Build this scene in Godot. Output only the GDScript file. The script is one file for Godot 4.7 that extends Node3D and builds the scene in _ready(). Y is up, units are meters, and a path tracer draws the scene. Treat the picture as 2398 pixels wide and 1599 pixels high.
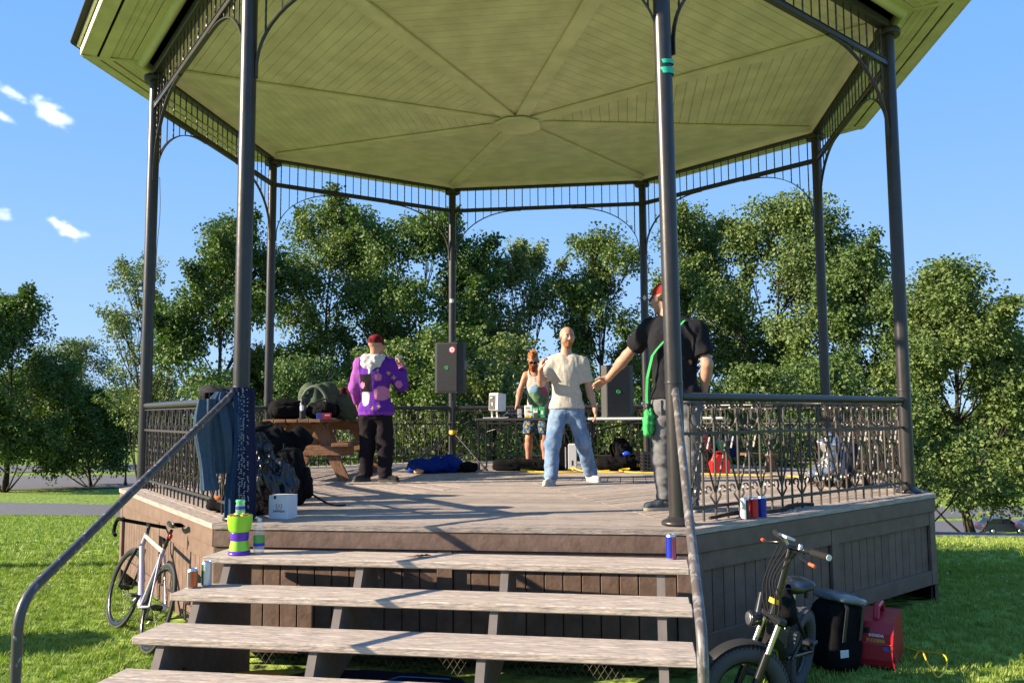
extends Node3D
# A bandstand in a park on a sunny evening: four people, their gear, two bicycles.
# y is up, metres; y = 0 is the lawn in front of the steps, the deck lies at y = 1.

const DK := 1.0
const COL := [Vector2(-1.62, 4.081), Vector2(1.62, 4.081), Vector2(3.973, 1.484), Vector2(3.973, -1.738), Vector2(1.62, -3.798), Vector2(-1.62, -3.798), Vector2(-3.973, -1.738), Vector2(-3.973, 1.484)]
const FWD := Vector2(-0.1323, -0.9912)
const LAT := Vector2(0.9912, -0.1323)
const EYE := Vector2(1.261, 10.11)

var rng := RandomNumberGenerator.new()
var M := {}
var taken := {}


# ---------------------------------------------------------------- mesh builder
class MB:
	var v := PackedVector3Array()
	var n := PackedVector3Array()
	var c := PackedColorArray()
	var t := PackedVector2Array()
	var ix := PackedInt32Array()
	var col := Color(1, 1, 1)

	func vert(p: Vector3, nn: Vector3, uv := Vector2.ZERO) -> int:
		v.append(p)
		n.append(nn)
		c.append(col)
		t.append(uv)
		return v.size() - 1

	# corners counter-clockwise as seen from outside
	func tri(a: Vector3, b: Vector3, d: Vector3) -> void:
		var nn := (b - a).cross(d - a).normalized()
		var i := vert(a, nn)
		vert(b, nn)
		vert(d, nn)
		ix.append_array([i, i + 2, i + 1])

	func quad(a: Vector3, b: Vector3, d: Vector3, e: Vector3, ua := Vector2.ZERO, ub := Vector2.ZERO, ud := Vector2.ZERO, ue := Vector2.ZERO) -> void:
		var nn := (b - a).cross(d - a)
		if nn.length_squared() < 1e-14:
			nn = (d - a).cross(e - a)
		nn = nn.normalized()
		var i := vert(a, nn, ua)
		vert(b, nn, ub)
		vert(d, nn, ud)
		vert(e, nn, ue)
		ix.append_array([i, i + 2, i + 1, i, i + 3, i + 2])

	# rows of points; smooth normals; row direction x column direction points outward
	func grid(rows: Array, wrap := false) -> void:
		var base := v.size()
		var w: int = rows[0].size()
		var h := rows.size()
		for j in h:
			for i in w:
				vert(rows[j][i], Vector3.ZERO, Vector2(float(i) / maxi(1, w - 1), float(j) / maxi(1, h - 1)))
		var cols := w if wrap else w - 1
		for j in h - 1:
			for i in cols:
				var a := base + j * w + i
				var b := base + j * w + (i + 1) % w
				var d := base + (j + 1) * w + (i + 1) % w
				var e := base + (j + 1) * w + i
				var n1 := (v[b] - v[a]).cross(v[e] - v[a])
				var n2 := (v[d] - v[b]).cross(v[e] - v[b])
				n[a] += n1
				n[b] += n1 + n2
				n[e] += n1 + n2
				n[d] += n2
				ix.append_array([a, e, b, b, e, d])
		for k in range(base, v.size()):
			n[k] = n[k].normalized() if n[k].length_squared() > 1e-20 else Vector3.UP

	func box(xf: Transform3D, s: Vector3, bev := 0.0, uo := Vector2.ZERO) -> void:
		var h := s * 0.5
		var b := minf(bev, minf(h.x, minf(h.y, h.z)) * 0.6)
		var base := v.size()
		for ax in 3:
			for sg in [-1.0, 1.0]:
				var u := (ax + 1) % 3
				var w := (ax + 2) % 3
				var pts := []
				for k in [[-1, -1], [1, -1], [1, 1], [-1, 1]]:
					var q := Vector3.ZERO
					q[ax] = sg * h[ax]
					q[u] = k[0] * (h[u] - b)
					q[w] = k[1] * (h[w] - b)
					pts.append(q)
				if sg < 0:
					pts.reverse()
				var uv := []
				for q in pts:
					uv.append(Vector2(q.x, (q.z if ax == 1 else q.y) if ax != 0 else q.y + q.z) + uo if ax != 0 else Vector2(q.z * 0.3, q.y) + uo)
				quad(pts[0], pts[1], pts[2], pts[3], uv[0], uv[1], uv[2], uv[3])
		if b > 0.0:
			for ax in 3:
				var u := (ax + 1) % 3
				var w := (ax + 2) % 3
				for su in [-1.0, 1.0]:
					for sw in [-1.0, 1.0]:
						var p := []
						for k in [[-1, 0], [1, 0], [1, 1], [-1, 1]]:
							var q := Vector3.ZERO
							q[ax] = k[0] * (h[ax] - b)
							q[u] = su * (h[u] if k[1] == 0 else h[u] - b)
							q[w] = sw * (h[w] - b if k[1] == 0 else h[w])
							p.append(q)
						if su * sw > 0:
							p.reverse()
						var uv := []
						for q in p:
							uv.append(Vector2(q.x, q.y + q.z) + uo)
						quad(p[0], p[1], p[2], p[3], uv[0], uv[1], uv[2], uv[3])
			for sx in [-1.0, 1.0]:
				for sy in [-1.0, 1.0]:
					for sz in [-1.0, 1.0]:
						var a := Vector3(sx * h.x, sy * (h.y - b), sz * (h.z - b))
						var d := Vector3(sx * (h.x - b), sy * h.y, sz * (h.z - b))
						var e := Vector3(sx * (h.x - b), sy * (h.y - b), sz * h.z)
						if sx * sy * sz > 0:
							tri(a, d, e)
						else:
							tri(a, e, d)
		for k in range(base, v.size()):
			v[k] = xf * v[k]
			n[k] = (xf.basis * n[k]).normalized()

	func bx(x: float, y: float, z: float, sx: float, sy: float, sz: float, bev := 0.0) -> void:
		box(Transform3D(Basis(), Vector3(x, y, z)), Vector3(sx, sy, sz), bev)

	# round bar along a path; r a number or an array of radii
	func tube(path: Array, r, sides := 8, caps := true, closed := false) -> void:
		var np := path.size()
		var rows := []
		var up := Vector3.UP
		var tan0: Vector3 = (path[1] - path[0]).normalized()
		if absf(tan0.dot(up)) > 0.9:
			up = Vector3.RIGHT
		var side := tan0.cross(up).normalized()
		for i in np:
			var a: Vector3 = path[maxi(i - 1, 0)]
			var b: Vector3 = path[mini(i + 1, np - 1)]
			if closed:
				a = path[(i - 1 + np) % np]
				b = path[(i + 1) % np]
			var tg := (b - a).normalized()
			side = (side - tg * side.dot(tg)).normalized()
			var oth := tg.cross(side)
			var rr: float = r[i] if r is Array else r
			var row := PackedVector3Array()
			for k in sides:
				var an := TAU * k / sides
				row.append(path[i] + (side * cos(an) + oth * sin(an)) * rr)
			rows.append(row)
		if closed:
			rows.append(rows[0])
		grid(rows, true)
		if caps and not closed:
			for e in [0, np - 1]:
				var tg: Vector3 = (path[0] - path[1]).normalized() if e == 0 else (path[np - 1] - path[np - 2]).normalized()
				var ci := vert(path[e], tg)
				var fi := v.size()
				for k in sides:
					vert(rows[e][k], tg)
				for k in sides:
					var a2 := fi + k
					var b2 := fi + (k + 1) % sides
					if e == 0:
						ix.append_array([ci, a2, b2])
					else:
						ix.append_array([ci, b2, a2])

	# flat bar: w across (along "flat"), th in the plane
	func bar(path: Array, flat: Vector3, w: float, th: float) -> void:
		var np := path.size()
		var f := flat.normalized() * w * 0.5
		var ra := []
		for i in np:
			var tg: Vector3 = (path[mini(i + 1, np - 1)] - path[maxi(i - 1, 0)]).normalized()
			var s := tg.cross(flat.normalized()).normalized() * th * 0.5
			ra.append([path[i] + s + f, path[i] + s - f, path[i] - s - f, path[i] - s + f])
		for i in np - 1:
			for k in 4:
				quad(ra[i][k], ra[i][(k + 1) % 4], ra[i + 1][(k + 1) % 4], ra[i + 1][k])
		quad(ra[0][3], ra[0][2], ra[0][1], ra[0][0])
		quad(ra[np - 1][0], ra[np - 1][1], ra[np - 1][2], ra[np - 1][3])

	# profile of (radius, height), turned round the y axis of xf
	func lathe(xf: Transform3D, prof: Array, sides := 16) -> void:
		var rows := []
		for q in prof:
			var row := PackedVector3Array()
			for k in sides:
				var an := -TAU * k / sides
				row.append(xf * Vector3(q.x * cos(an), q.y, q.x * sin(an)))
			rows.append(row)
		grid(rows, true)

	# flat polygon (x, y of xf), thickened by d along -z .. +z
	func prism(xf: Transform3D, poly: PackedVector2Array, d: float) -> void:
		if not Geometry2D.is_polygon_clockwise(poly):
			pass
		else:
			poly = poly.duplicate()
			poly.reverse()
		var base := v.size()
		var tr := Geometry2D.triangulate_polygon(poly)
		for sg in [1.0, -1.0]:
			var s := v.size()
			for q in poly:
				vert(Vector3(q.x, q.y, sg * d * 0.5), Vector3(0, 0, sg), q)
			for k in range(0, tr.size(), 3):
				var a := poly[tr[k]]
				var b := poly[tr[k + 1]]
				var e := poly[tr[k + 2]]
				var ccw := (b - a).cross(e - a) > 0.0
				if ccw == (sg > 0):
					ix.append_array([s + tr[k], s + tr[k + 2], s + tr[k + 1]])
				else:
					ix.append_array([s + tr[k], s + tr[k + 1], s + tr[k + 2]])
		var np := poly.size()
		for k in np:
			var a := poly[k]
			var b := poly[(k + 1) % np]
			quad(Vector3(a.x, a.y, d * 0.5), Vector3(a.x, a.y, -d * 0.5), Vector3(b.x, b.y, -d * 0.5), Vector3(b.x, b.y, d * 0.5))
		for k in range(base, v.size()):
			v[k] = xf * v[k]
			n[k] = (xf.basis * n[k]).normalized()

	# a rounded lump: superellipsoid of radii s, exponent e (2 = ball, 4 = pillow box), bumped by noise
	func lump(xf: Transform3D, s: Vector3, e := 2.6, bump := 0.0, seed_ := 1, seg := 16, freq := 3.0, stretch := Vector3.ONE) -> void:
		var nz := FastNoiseLite.new()
		nz.seed = seed_
		nz.frequency = freq
		var rows := []
		var half := seg / 2 + 2
		for j in half + 1:
			var la := -PI / 2 + PI * j / half
			var row := PackedVector3Array()
			for i in seg:
				var lo := -TAU * i / seg
				var d := Vector3(cos(la) * cos(lo), sin(la), cos(la) * sin(lo))
				var k := pow(pow(absf(d.x), e) + pow(absf(d.y), e) + pow(absf(d.z), e), -1.0 / e)
				var q := d * k * s
				if bump > 0.0:
					q += d * bump * nz.get_noise_3dv(q * stretch)
				row.append(xf * q)
			rows.append(row)
		grid(rows, true)

	func mesh() -> ArrayMesh:
		var a := []
		a.resize(Mesh.ARRAY_MAX)
		a[Mesh.ARRAY_VERTEX] = v
		a[Mesh.ARRAY_NORMAL] = n
		a[Mesh.ARRAY_COLOR] = c
		a[Mesh.ARRAY_TEX_UV] = t
		a[Mesh.ARRAY_INDEX] = ix
		var m := ArrayMesh.new()
		m.add_surface_from_arrays(Mesh.PRIMITIVE_TRIANGLES, a)
		return m


# ---------------------------------------------------------------- smooth bodies
class Sdf:
	var o: Vector3
	var h: float
	var nx: int
	var ny: int
	var nz: int
	var f := PackedFloat32Array()

	func _init(lo: Vector3, hi: Vector3, cell: float) -> void:
		o = lo
		h = cell
		nx = int((hi.x - lo.x) / cell) + 2
		ny = int((hi.y - lo.y) / cell) + 2
		nz = int((hi.z - lo.z) / cell) + 2
		f.resize(nx * ny * nz)
		f.fill(1000.0)

	func _range(lo: Vector3, hi: Vector3) -> Array:
		var a := ((lo - o) / h).floor()
		var b := ((hi - o) / h).ceil()
		return [clampi(int(a.x), 0, nx - 1), clampi(int(b.x), 0, nx - 1), clampi(int(a.y), 0, ny - 1), clampi(int(b.y), 0, ny - 1), clampi(int(a.z), 0, nz - 1), clampi(int(b.z), 0, nz - 1)]

	# tapered capsule, joined with a smooth minimum of reach k
	func cap(a: Vector3, b: Vector3, ra: float, rb: float, k := 0.03) -> void:
		var m := maxf(ra, rb) + maxf(k, 0.001) + h * 2.5
		var g := _range(Vector3(minf(a.x, b.x), minf(a.y, b.y), minf(a.z, b.z)) - Vector3.ONE * m, Vector3(maxf(a.x, b.x), maxf(a.y, b.y), maxf(a.z, b.z)) + Vector3.ONE * m)
		var ab := b - a
		var l2 := maxf(ab.length_squared(), 1e-9)
		for z in range(g[4], g[5] + 1):
			for y in range(g[2], g[3] + 1):
				var at := (z * ny + y) * nx
				for x in range(g[0], g[1] + 1):
					var p := o + Vector3(x, y, z) * h - a
					var t := clampf(p.dot(ab) / l2, 0.0, 1.0)
					var d := (p - ab * t).length() - ra - (rb - ra) * t
					var e := f[at + x]
					if e > 900.0:
						f[at + x] = d
					else:
						var q := maxf(k - absf(d - e), 0.0)
						f[at + x] = minf(d, e) - q * q / (4.0 * k)

	# ellipsoid with axes of bs, radii r; cut = true carves it out
	func ell(c: Vector3, r: Vector3, k := 0.03, bs := Basis(), cut := false) -> void:
		var m := maxf(r.x, maxf(r.y, r.z)) + k + h * 2.5
		var g := _range(c - Vector3.ONE * m, c + Vector3.ONE * m)
		var inv := bs.inverse()
		for z in range(g[4], g[5] + 1):
			for y in range(g[2], g[3] + 1):
				var at := (z * ny + y) * nx
				for x in range(g[0], g[1] + 1):
					var p := inv * (o + Vector3(x, y, z) * h - c)
					var a := p / r
					var k0 := a.length()
					var k1 := maxf((a / r).length(), 1e-6)
					var d := k0 * (k0 - 1.0) / k1
					var e := f[at + x]
					if cut:
						d = -d
						var q := maxf(k - absf(d - e), 0.0)
						f[at + x] = maxf(d, e) + q * q / (4.0 * k)
					elif e > 900.0:
						f[at + x] = d
					else:
						var q := maxf(k - absf(d - e), 0.0)
						f[at + x] = minf(d, e) - q * q / (4.0 * k)

	# keep only what lies on the side of the plane that its normal points away from
	func slice(at_: Vector3, nrm: Vector3) -> void:
		for z in nz:
			for y in ny:
				var at := (z * ny + y) * nx
				for x in nx:
					if f[at + x] < 900.0:
						f[at + x] = maxf(f[at + x], (o + Vector3(x, y, z) * h - at_).dot(nrm))

	# slice limited to a ball, for sleeves and legs
	func slice_near(at_: Vector3, nrm: Vector3, reach: float) -> void:
		var g := _range(at_ - Vector3.ONE * reach, at_ + Vector3.ONE * reach)
		for z in range(g[4], g[5] + 1):
			for y in range(g[2], g[3] + 1):
				var at := (z * ny + y) * nx
				for x in range(g[0], g[1] + 1):
					var p := o + Vector3(x, y, z) * h - at_
					if f[at + x] < 900.0 and p.length_squared() < reach * reach:
						f[at + x] = maxf(f[at + x], p.dot(nrm))

	# surface nets into mb; wrinkle = [amplitude, frequency, stretch] pushes the cloth in and out
	func into(mb: MB, wr := 0.0, freq := 8.0, stretch := Vector3.ONE, seed_ := 3) -> void:
		var noise := FastNoiseLite.new()
		noise.seed = seed_
		noise.frequency = freq
		noise.fractal_octaves = 2
		var id := {}
		var sy := nx
		var sz := nx * ny
		var first := mb.v.size()
		for z in nz - 1:
			for y in ny - 1:
				var at := (z * ny + y) * nx
				for x in nx - 1:
					var i := at + x
					var f0 := f[i]
					var lim := h * 3.0
					if f0 > lim or f0 < -lim:
						continue
					var f1 := f[i + 1]
					var f2 := f[i + sy]
					var f3 := f[i + sy + 1]
					var f4 := f[i + sz]
					var f5 := f[i + sz + 1]
					var f6 := f[i + sz + sy]
					var f7 := f[i + sz + sy + 1]
					var neg := int(f0 < 0) + int(f1 < 0) + int(f2 < 0) + int(f3 < 0) + int(f4 < 0) + int(f5 < 0) + int(f6 < 0) + int(f7 < 0)
					if neg == 0 or neg == 8:
						continue
					var s := Vector3.ZERO
					var cnt := 0.0
					var w: float
					if (f0 < 0) != (f1 < 0):
						s += Vector3(f0 / (f0 - f1), 0, 0); cnt += 1
					if (f2 < 0) != (f3 < 0):
						s += Vector3(f2 / (f2 - f3), 1, 0); cnt += 1
					if (f4 < 0) != (f5 < 0):
						s += Vector3(f4 / (f4 - f5), 0, 1); cnt += 1
					if (f6 < 0) != (f7 < 0):
						s += Vector3(f6 / (f6 - f7), 1, 1); cnt += 1
					if (f0 < 0) != (f2 < 0):
						s += Vector3(0, f0 / (f0 - f2), 0); cnt += 1
					if (f1 < 0) != (f3 < 0):
						s += Vector3(1, f1 / (f1 - f3), 0); cnt += 1
					if (f4 < 0) != (f6 < 0):
						s += Vector3(0, f4 / (f4 - f6), 1); cnt += 1
					if (f5 < 0) != (f7 < 0):
						s += Vector3(1, f5 / (f5 - f7), 1); cnt += 1
					if (f0 < 0) != (f4 < 0):
						s += Vector3(0, 0, f0 / (f0 - f4)); cnt += 1
					if (f1 < 0) != (f5 < 0):
						s += Vector3(1, 0, f1 / (f1 - f5)); cnt += 1
					if (f2 < 0) != (f6 < 0):
						s += Vector3(0, 1, f2 / (f2 - f6)); cnt += 1
					if (f3 < 0) != (f7 < 0):
						s += Vector3(1, 1, f3 / (f3 - f7)); cnt += 1
					s /= cnt
					var g := Vector3(f1 - f0 + f3 - f2 + f5 - f4 + f7 - f6, f2 - f0 + f3 - f1 + f6 - f4 + f7 - f5, f4 - f0 + f5 - f1 + f6 - f2 + f7 - f3).normalized()
					var p := o + (Vector3(x, y, z) + s) * h
					if wr > 0.0:
						p += g * wr * noise.get_noise_3dv(p * stretch)
					id[i] = mb.vert(p, Vector3.ZERO)
		for i in id:
			var f0 := f[i]
			# edges along x, y, z that start at this cell's corner
			for ax in 3:
				var step: int = [1, sy, sz][ax]
				var du: int = [sy, sz, 1][ax]
				var dv: int = [sz, 1, sy][ax]
				var f1 := f[i + step]
				if (f0 < 0) == (f1 < 0):
					continue
				if not (id.has(i - du) and id.has(i - dv) and id.has(i - du - dv)):
					continue
				var a: int = id[i]
				var b: int = id[i - du]
				var d: int = id[i - du - dv]
				var e: int = id[i - dv]
				var nn := (mb.v[d] - mb.v[a]).cross(mb.v[e] - mb.v[b])
				if f0 < 0:
					mb.ix.append_array([a, d, b, a, e, d])
					nn = (mb.v[b] - mb.v[a]).cross(mb.v[d] - mb.v[a])
				else:
					mb.ix.append_array([a, b, d, a, d, e])
					nn = -(mb.v[b] - mb.v[a]).cross(mb.v[d] - mb.v[a])
				mb.n[a] += nn
				mb.n[b] += nn
				mb.n[d] += nn
				mb.n[e] += nn
		for k in range(first, mb.v.size()):
			mb.n[k] = mb.n[k].normalized()


# ---------------------------------------------------------------- nodes, names, labels
func numbered(called: String) -> String:
	if not taken.has(called):
		taken[called] = 0
		return called
	taken[called] += 1
	return "%s_%03d" % [called, taken[called]]


func thing(called: String, label: String, category: String, at := Vector3.ZERO, turn := 0.0, group := "") -> Node3D:
	var o := Node3D.new()
	o.name = numbered(called)
	add_child(o)
	o.position = at
	o.rotation.y = turn
	o.set_meta("label", label)
	o.set_meta("category", category)
	if group:
		o.set_meta("group", group)
	return o


func part(called: String, mesh_: Mesh, m: Material, parent: Node3D, label := "") -> MeshInstance3D:
	var o := MeshInstance3D.new()
	o.name = called
	o.mesh = mesh_
	o.material_override = m
	parent.add_child(o, true)
	if label:
		o.set_meta("label", label)
	return o


func pb(called: String, mb: MB, m: Material, parent: Node3D, label := "") -> MeshInstance3D:
	return part(called, mb.mesh(), m, parent, label)


func single(called: String, mb: MB, m: Material, label: String, category: String, group := "") -> MeshInstance3D:
	var o := part(numbered(called), mb.mesh(), m, self)
	o.set_meta("label", label)
	o.set_meta("category", category)
	if group:
		o.set_meta("group", group)
	return o


func structure(called: String, mb: MB, m: Material) -> MeshInstance3D:
	var o := part(called, mb.mesh(), m, self)
	o.set_meta("kind", "structure")
	return o


func place(at: Vector3, turn := 0.0) -> Transform3D:
	return Transform3D(Basis(Vector3.UP, turn), at)


func along(a: Vector3, b: Vector3, up := Vector3.UP) -> Transform3D:
	# x axis from a to b, y near up, origin half-way
	var x := (b - a).normalized()
	var z := x.cross(up).normalized()
	return Transform3D(Basis(x, z.cross(x), z), (a + b) * 0.5)


# ---------------------------------------------------------------- materials
func lin(r: float, g: float, b: float) -> Color:
	return Color(r, g, b).linear_to_srgb()


func mat(key: String, col: Color, rough := 0.8, metal := 0.0, spec := 0.5) -> StandardMaterial3D:
	var m := StandardMaterial3D.new()
	m.resource_name = key
	m.albedo_color = col
	m.roughness = rough
	m.metallic = metal
	m.metallic_specular = spec
	m.vertex_color_use_as_albedo = true
	M[key] = m
	return m


func noise_tex(seed_: int, freq: float, lo: Color, hi: Color, size := 512, oct := 4, mid = null, w := 0) -> NoiseTexture2D:
	var nz := FastNoiseLite.new()
	nz.noise_type = FastNoiseLite.TYPE_SIMPLEX_SMOOTH
	nz.seed = seed_
	nz.frequency = freq
	nz.fractal_octaves = oct
	var t := NoiseTexture2D.new()
	t.width = w if w else size
	t.height = size
	t.seamless = true
	t.noise = nz
	var g := Gradient.new()
	g.set_color(0, lo)
	g.set_color(1, hi)
	if mid != null:
		g.add_point(0.5, mid)
	t.color_ramp = g
	return t


func bump_tex(seed_: int, freq: float, strength := 4.0, size := 512, oct := 3) -> NoiseTexture2D:
	var nz := FastNoiseLite.new()
	nz.seed = seed_
	nz.frequency = freq
	nz.fractal_octaves = oct
	var t := NoiseTexture2D.new()
	t.width = size
	t.height = size
	t.seamless = true
	t.noise = nz
	t.as_normal_map = true
	t.bump_strength = strength
	return t


func mottled(m: StandardMaterial3D, tex: Texture2D, scale_: Vector3, nrm: Texture2D = null, nscale := 1.0, world := true) -> StandardMaterial3D:
	m.albedo_texture = tex
	m.uv1_triplanar = true
	m.uv1_world_triplanar = world
	m.uv1_scale = scale_
	if nrm:
		m.normal_enabled = true
		m.normal_texture = nrm
		m.normal_scale = nscale
	return m


func _ready() -> void:
	rng.seed = 20240611
	var cam := Camera3D.new()
	cam.name = "camera"
	cam.position = Vector3(1.261, 1.770, 10.110)
	cam.rotation = Vector3(0.0876, 0.1327, -0.0058)
	cam.fov = 44.37
	cam.near = 0.05
	cam.far = 2000.0
	cam.current = true
	add_child(cam)
	make_sky()
	var sun := DirectionalLight3D.new()
	sun.name = "sun"
	sun.light_energy = 1.6
	sun.light_color = Color(1.0, 0.93, 0.82)
	sun.light_angular_distance = 0.5
	sun.shadow_enabled = true
	add_child(sun)
	sun.look_at_from_position(Vector3.ZERO, -SUN_TO, Vector3.UP)
	make_materials()
	make_ground()
	make_bandstand()
	make_steps()
	make_trees()
	make_road_things()
	make_objects()
	make_people()
	make_bicycles()


const SUN_TO := Vector3(-0.880, 0.399, 0.257)


func make_sky() -> void:
	var e := Environment.new()
	e.background_mode = Environment.BG_SKY
	e.tonemap_mode = Environment.TONE_MAPPER_LINEAR
	e.tonemap_exposure = 2.75
	e.sdfgi_enabled = true
	e.ssao_enabled = true
	e.ssil_enabled = true
	var s := ProceduralSkyMaterial.new()
	s.sky_top_color = Color(0.278, 0.447, 0.655)
	s.sky_horizon_color = Color(0.490, 0.585, 0.675)
	s.sky_curve = 0.15
	s.ground_bottom_color = Color(0.24, 0.30, 0.16)
	s.ground_horizon_color = Color(0.42, 0.50, 0.54)
	s.sky_energy_multiplier = 1.0
	s.sun_angle_max = 12.0
	s.sun_curve = 0.08
	s.sky_cover = clouds()
	var sky := Sky.new()
	sky.sky_material = s
	e.sky = sky
	var w := WorldEnvironment.new()
	w.name = "world_environment"
	w.environment = e
	add_child(w)


# small torn fair-weather clouds, thinly spread over the whole sky
func clouds() -> ImageTexture:
	var wd := 4096
	var im := Image.create(wd, wd / 2, false, Image.FORMAT_RGBA8)
	im.fill(Color(1, 1, 1, 0))
	var nz := FastNoiseLite.new()
	nz.seed = 11
	nz.frequency = 0.035
	nz.fractal_octaves = 5
	var list := [  # direction as azimuth (0 = -z, towards +x), height, half width, half height, tilt, strength
		[-37.0, 17.9, 1.6, 0.60, 0.75, 0.36], [-39.4, 18.9, 1.0, 0.26, 0.5, 0.26], [-36.2, 11.5, 1.7, 0.50, 0.55, 0.62], [-39.7, 17.5, 0.7, 0.28, 0.5, 0.3], [-39.4, 11.9, 0.5, 0.35, 0.2, 0.25]]
	var r2 := RandomNumberGenerator.new()
	r2.seed = 5
	for k in 16:
		list.append([r2.randf_range(40, 320), r2.randf_range(10, 45), r2.randf_range(1.5, 5), r2.randf_range(0.5, 1.6), r2.randf_range(-0.4, 0.6), r2.randf_range(0.3, 0.9)])
	var per := wd / 360.0
	for q in list:
		var cx: float = q[0] * per
		var cy: float = (90.0 - q[1]) * per
		var rw: float = q[2] * per
		var rh: float = q[3] * per
		var ct := cos(q[4])
		var st := sin(q[4])
		var R := int(maxf(rw, rh) * 1.5)
		for y in range(int(cy) - R, int(cy) + R):
			for x in range(int(cx) - R, int(cx) + R):
				var dx := x - cx
				var dy := y - cy
				var u := (dx * ct + dy * st) / rw
				var v := (-dx * st + dy * ct) / rh
				var d := u * u + v * v
				if d > 2.2:
					continue
				var n := nz.get_noise_2d(x * 1.0 + v * 10.0, y * 1.6)
				var n2 := nz.get_noise_2d(x * 3.1 + 500, y * 4.2)
				var a := clampf((1.0 - sqrt(d)) * 1.0 + n * 1.15 + n2 * 0.5, 0.0, 1.0)
				a = a * a * (3.0 - 2.0 * a) * q[5] * clampf(2.2 - d, 0.0, 1.0)
				if a > 0.003:
					im.set_pixel(posmod(x, wd), clampi(y, 0, wd / 2 - 1), Color(1.0, 0.94, 0.90, a))
	return ImageTexture.create_from_image(im)


func make_materials() -> void:
	var grain := noise_tex(3, 0.012, Color(0.70, 0.68, 0.665), Color(1, 1, 1), 512, 5, Color(0.90, 0.885, 0.87))
	var grain_n := bump_tex(4, 0.02, 5.0)
	for d in [["deck_wood", lin(0.47, 0.405, 0.355)], ["tread_wood", lin(0.52, 0.450, 0.390)], ["picnic_wood", lin(0.24, 0.13, 0.075)]]:
		var m := mat(d[0], d[1], 0.82, 0.0, 0.35)
		m.albedo_texture = grain
		m.normal_enabled = true
		m.normal_texture = grain_n
		m.normal_scale = 0.7
		m.uv1_scale = Vector3(0.55, 8.0, 1)
	var soft := noise_tex(7, 0.01, Color(0.86, 0.86, 0.85), Color(1, 1, 1), 512, 4)
	var soft_n := bump_tex(8, 0.03, 1.5)
	var m2 := mat("ceiling_paint", lin(0.78, 0.725, 0.55), 0.40, 0.0, 0.45)
	mottled(m2, soft, Vector3(0.4, 0.4, 0.4))
	mottled(mat("eave_paint", lin(0.66, 0.64, 0.43), 0.5, 0.0, 0.45), soft, Vector3(0.4, 0.4, 0.4))
	mottled(mat("brown_paint", lin(0.200, 0.130, 0.100), 0.6, 0.0, 0.4), noise_tex(9, 0.015, Color(0.78, 0.77, 0.76), Color(1, 1, 1), 512, 5), Vector3(0.8, 0.8, 0.8), soft_n, 0.5)
	var chips := noise_tex(21, 0.02, Color(0.72, 0.72, 0.74), Color(1, 1, 1), 512, 4)
	mottled(mat("iron", lin(0.036, 0.031, 0.030), 0.34, 0.0, 0.5), chips, Vector3(1.2, 0.4, 1.2), bump_tex(22, 0.05, 0.6), 0.25)
	mottled(mat("wrought_iron", lin(0.046, 0.036, 0.031), 0.42, 0.0, 0.5), chips, Vector3(3, 3, 3))
	var worn := noise_tex(25, 0.018, Color(0.16, 0.14, 0.14), Color(1, 1, 1), 512, 5)
	var gr := (worn.color_ramp as Gradient)
	gr.set_color(0, lin(0.070, 0.058, 0.055))
	gr.add_point(0.60, lin(0.095, 0.080, 0.076))
	gr.add_point(0.66, lin(0.25, 0.24, 0.235))
	gr.set_color(gr.get_point_count() - 1, lin(0.30, 0.29, 0.285))
	mottled(mat("worn_pipe", Color.WHITE, 0.4, 0.0, 0.5), worn, Vector3(1.6, 0.7, 1.6))
	var g2 := noise_tex(26, 0.018, Color.BLACK, Color.WHITE, 512, 5)
	gr = (g2.color_ramp as Gradient)
	gr.set_color(0, lin(0.050, 0.045, 0.046))
	gr.add_point(0.74, lin(0.062, 0.056, 0.058))
	gr.add_point(0.80, lin(0.30, 0.29, 0.29))
	gr.set_color(gr.get_point_count() - 1, lin(0.4, 0.39, 0.39))
	mottled(mat("pipe", Color.WHITE, 0.36, 0.0, 0.5), g2, Vector3(2.0, 1.0, 2.0))
	mottled(mat("shingle", lin(0.035, 0.035, 0.038), 0.95), soft, Vector3(2, 2, 2))
	mottled(mat("lawn", lin(0.285, 0.385, 0.100), 0.95, 0.0, 0.2), noise_tex(31, 0.008, Color(0.66, 0.70, 0.55), Color(1.0, 1.0, 0.92), 1024, 6), Vector3(0.12, 0.12, 0.12), bump_tex(33, 0.06, 6.0), 0.8)
	mottled(mat("asphalt", lin(0.135, 0.13, 0.135), 0.9), noise_tex(35, 0.03, Color(0.78, 0.78, 0.78), Color(1, 1, 1), 512, 4), Vector3(0.25, 0.25, 0.25))
	mottled(mat("bark", lin(0.075, 0.058, 0.042), 0.95), noise_tex(37, 0.03, Color(0.45, 0.44, 0.42), Color(1, 1, 1), 256, 4), Vector3(1.6, 0.5, 1.6), bump_tex(38, 0.04, 8.0, 256), 1.0)
	var lf := mat("leaf", lin(0.130, 0.180, 0.055), 0.6, 0.0, 0.4)
	lf.backlight_enabled = true
	lf.backlight = Color(0.62, 0.72, 0.26)
	var gb := mat("grass_blade", lin(0.285, 0.385, 0.100), 0.6, 0.0, 0.35)
	gb.backlight_enabled = true
	gb.backlight = Color(0.66, 0.76, 0.30)
	mottled(mat("fascia_paint", lin(0.70, 0.68, 0.52), 0.5, 0.0, 0.45), soft, Vector3(0.8, 0.8, 0.8))
	mottled(mat("stringer", lin(0.17, 0.145, 0.13), 0.8), soft, Vector3(2, 2, 2))
	mat("backing", lin(0.03, 0.025, 0.02), 0.9)
	mat("teal_tape", lin(0.02, 0.42, 0.30), 0.35)
	mat("sticker", lin(0.55, 0.56, 0.58), 0.5)
	# plain ones
	mat("black_plastic", lin(0.018, 0.018, 0.019), 0.5)
	mat("gloss_black", lin(0.012, 0.012, 0.013), 0.22)
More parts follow.
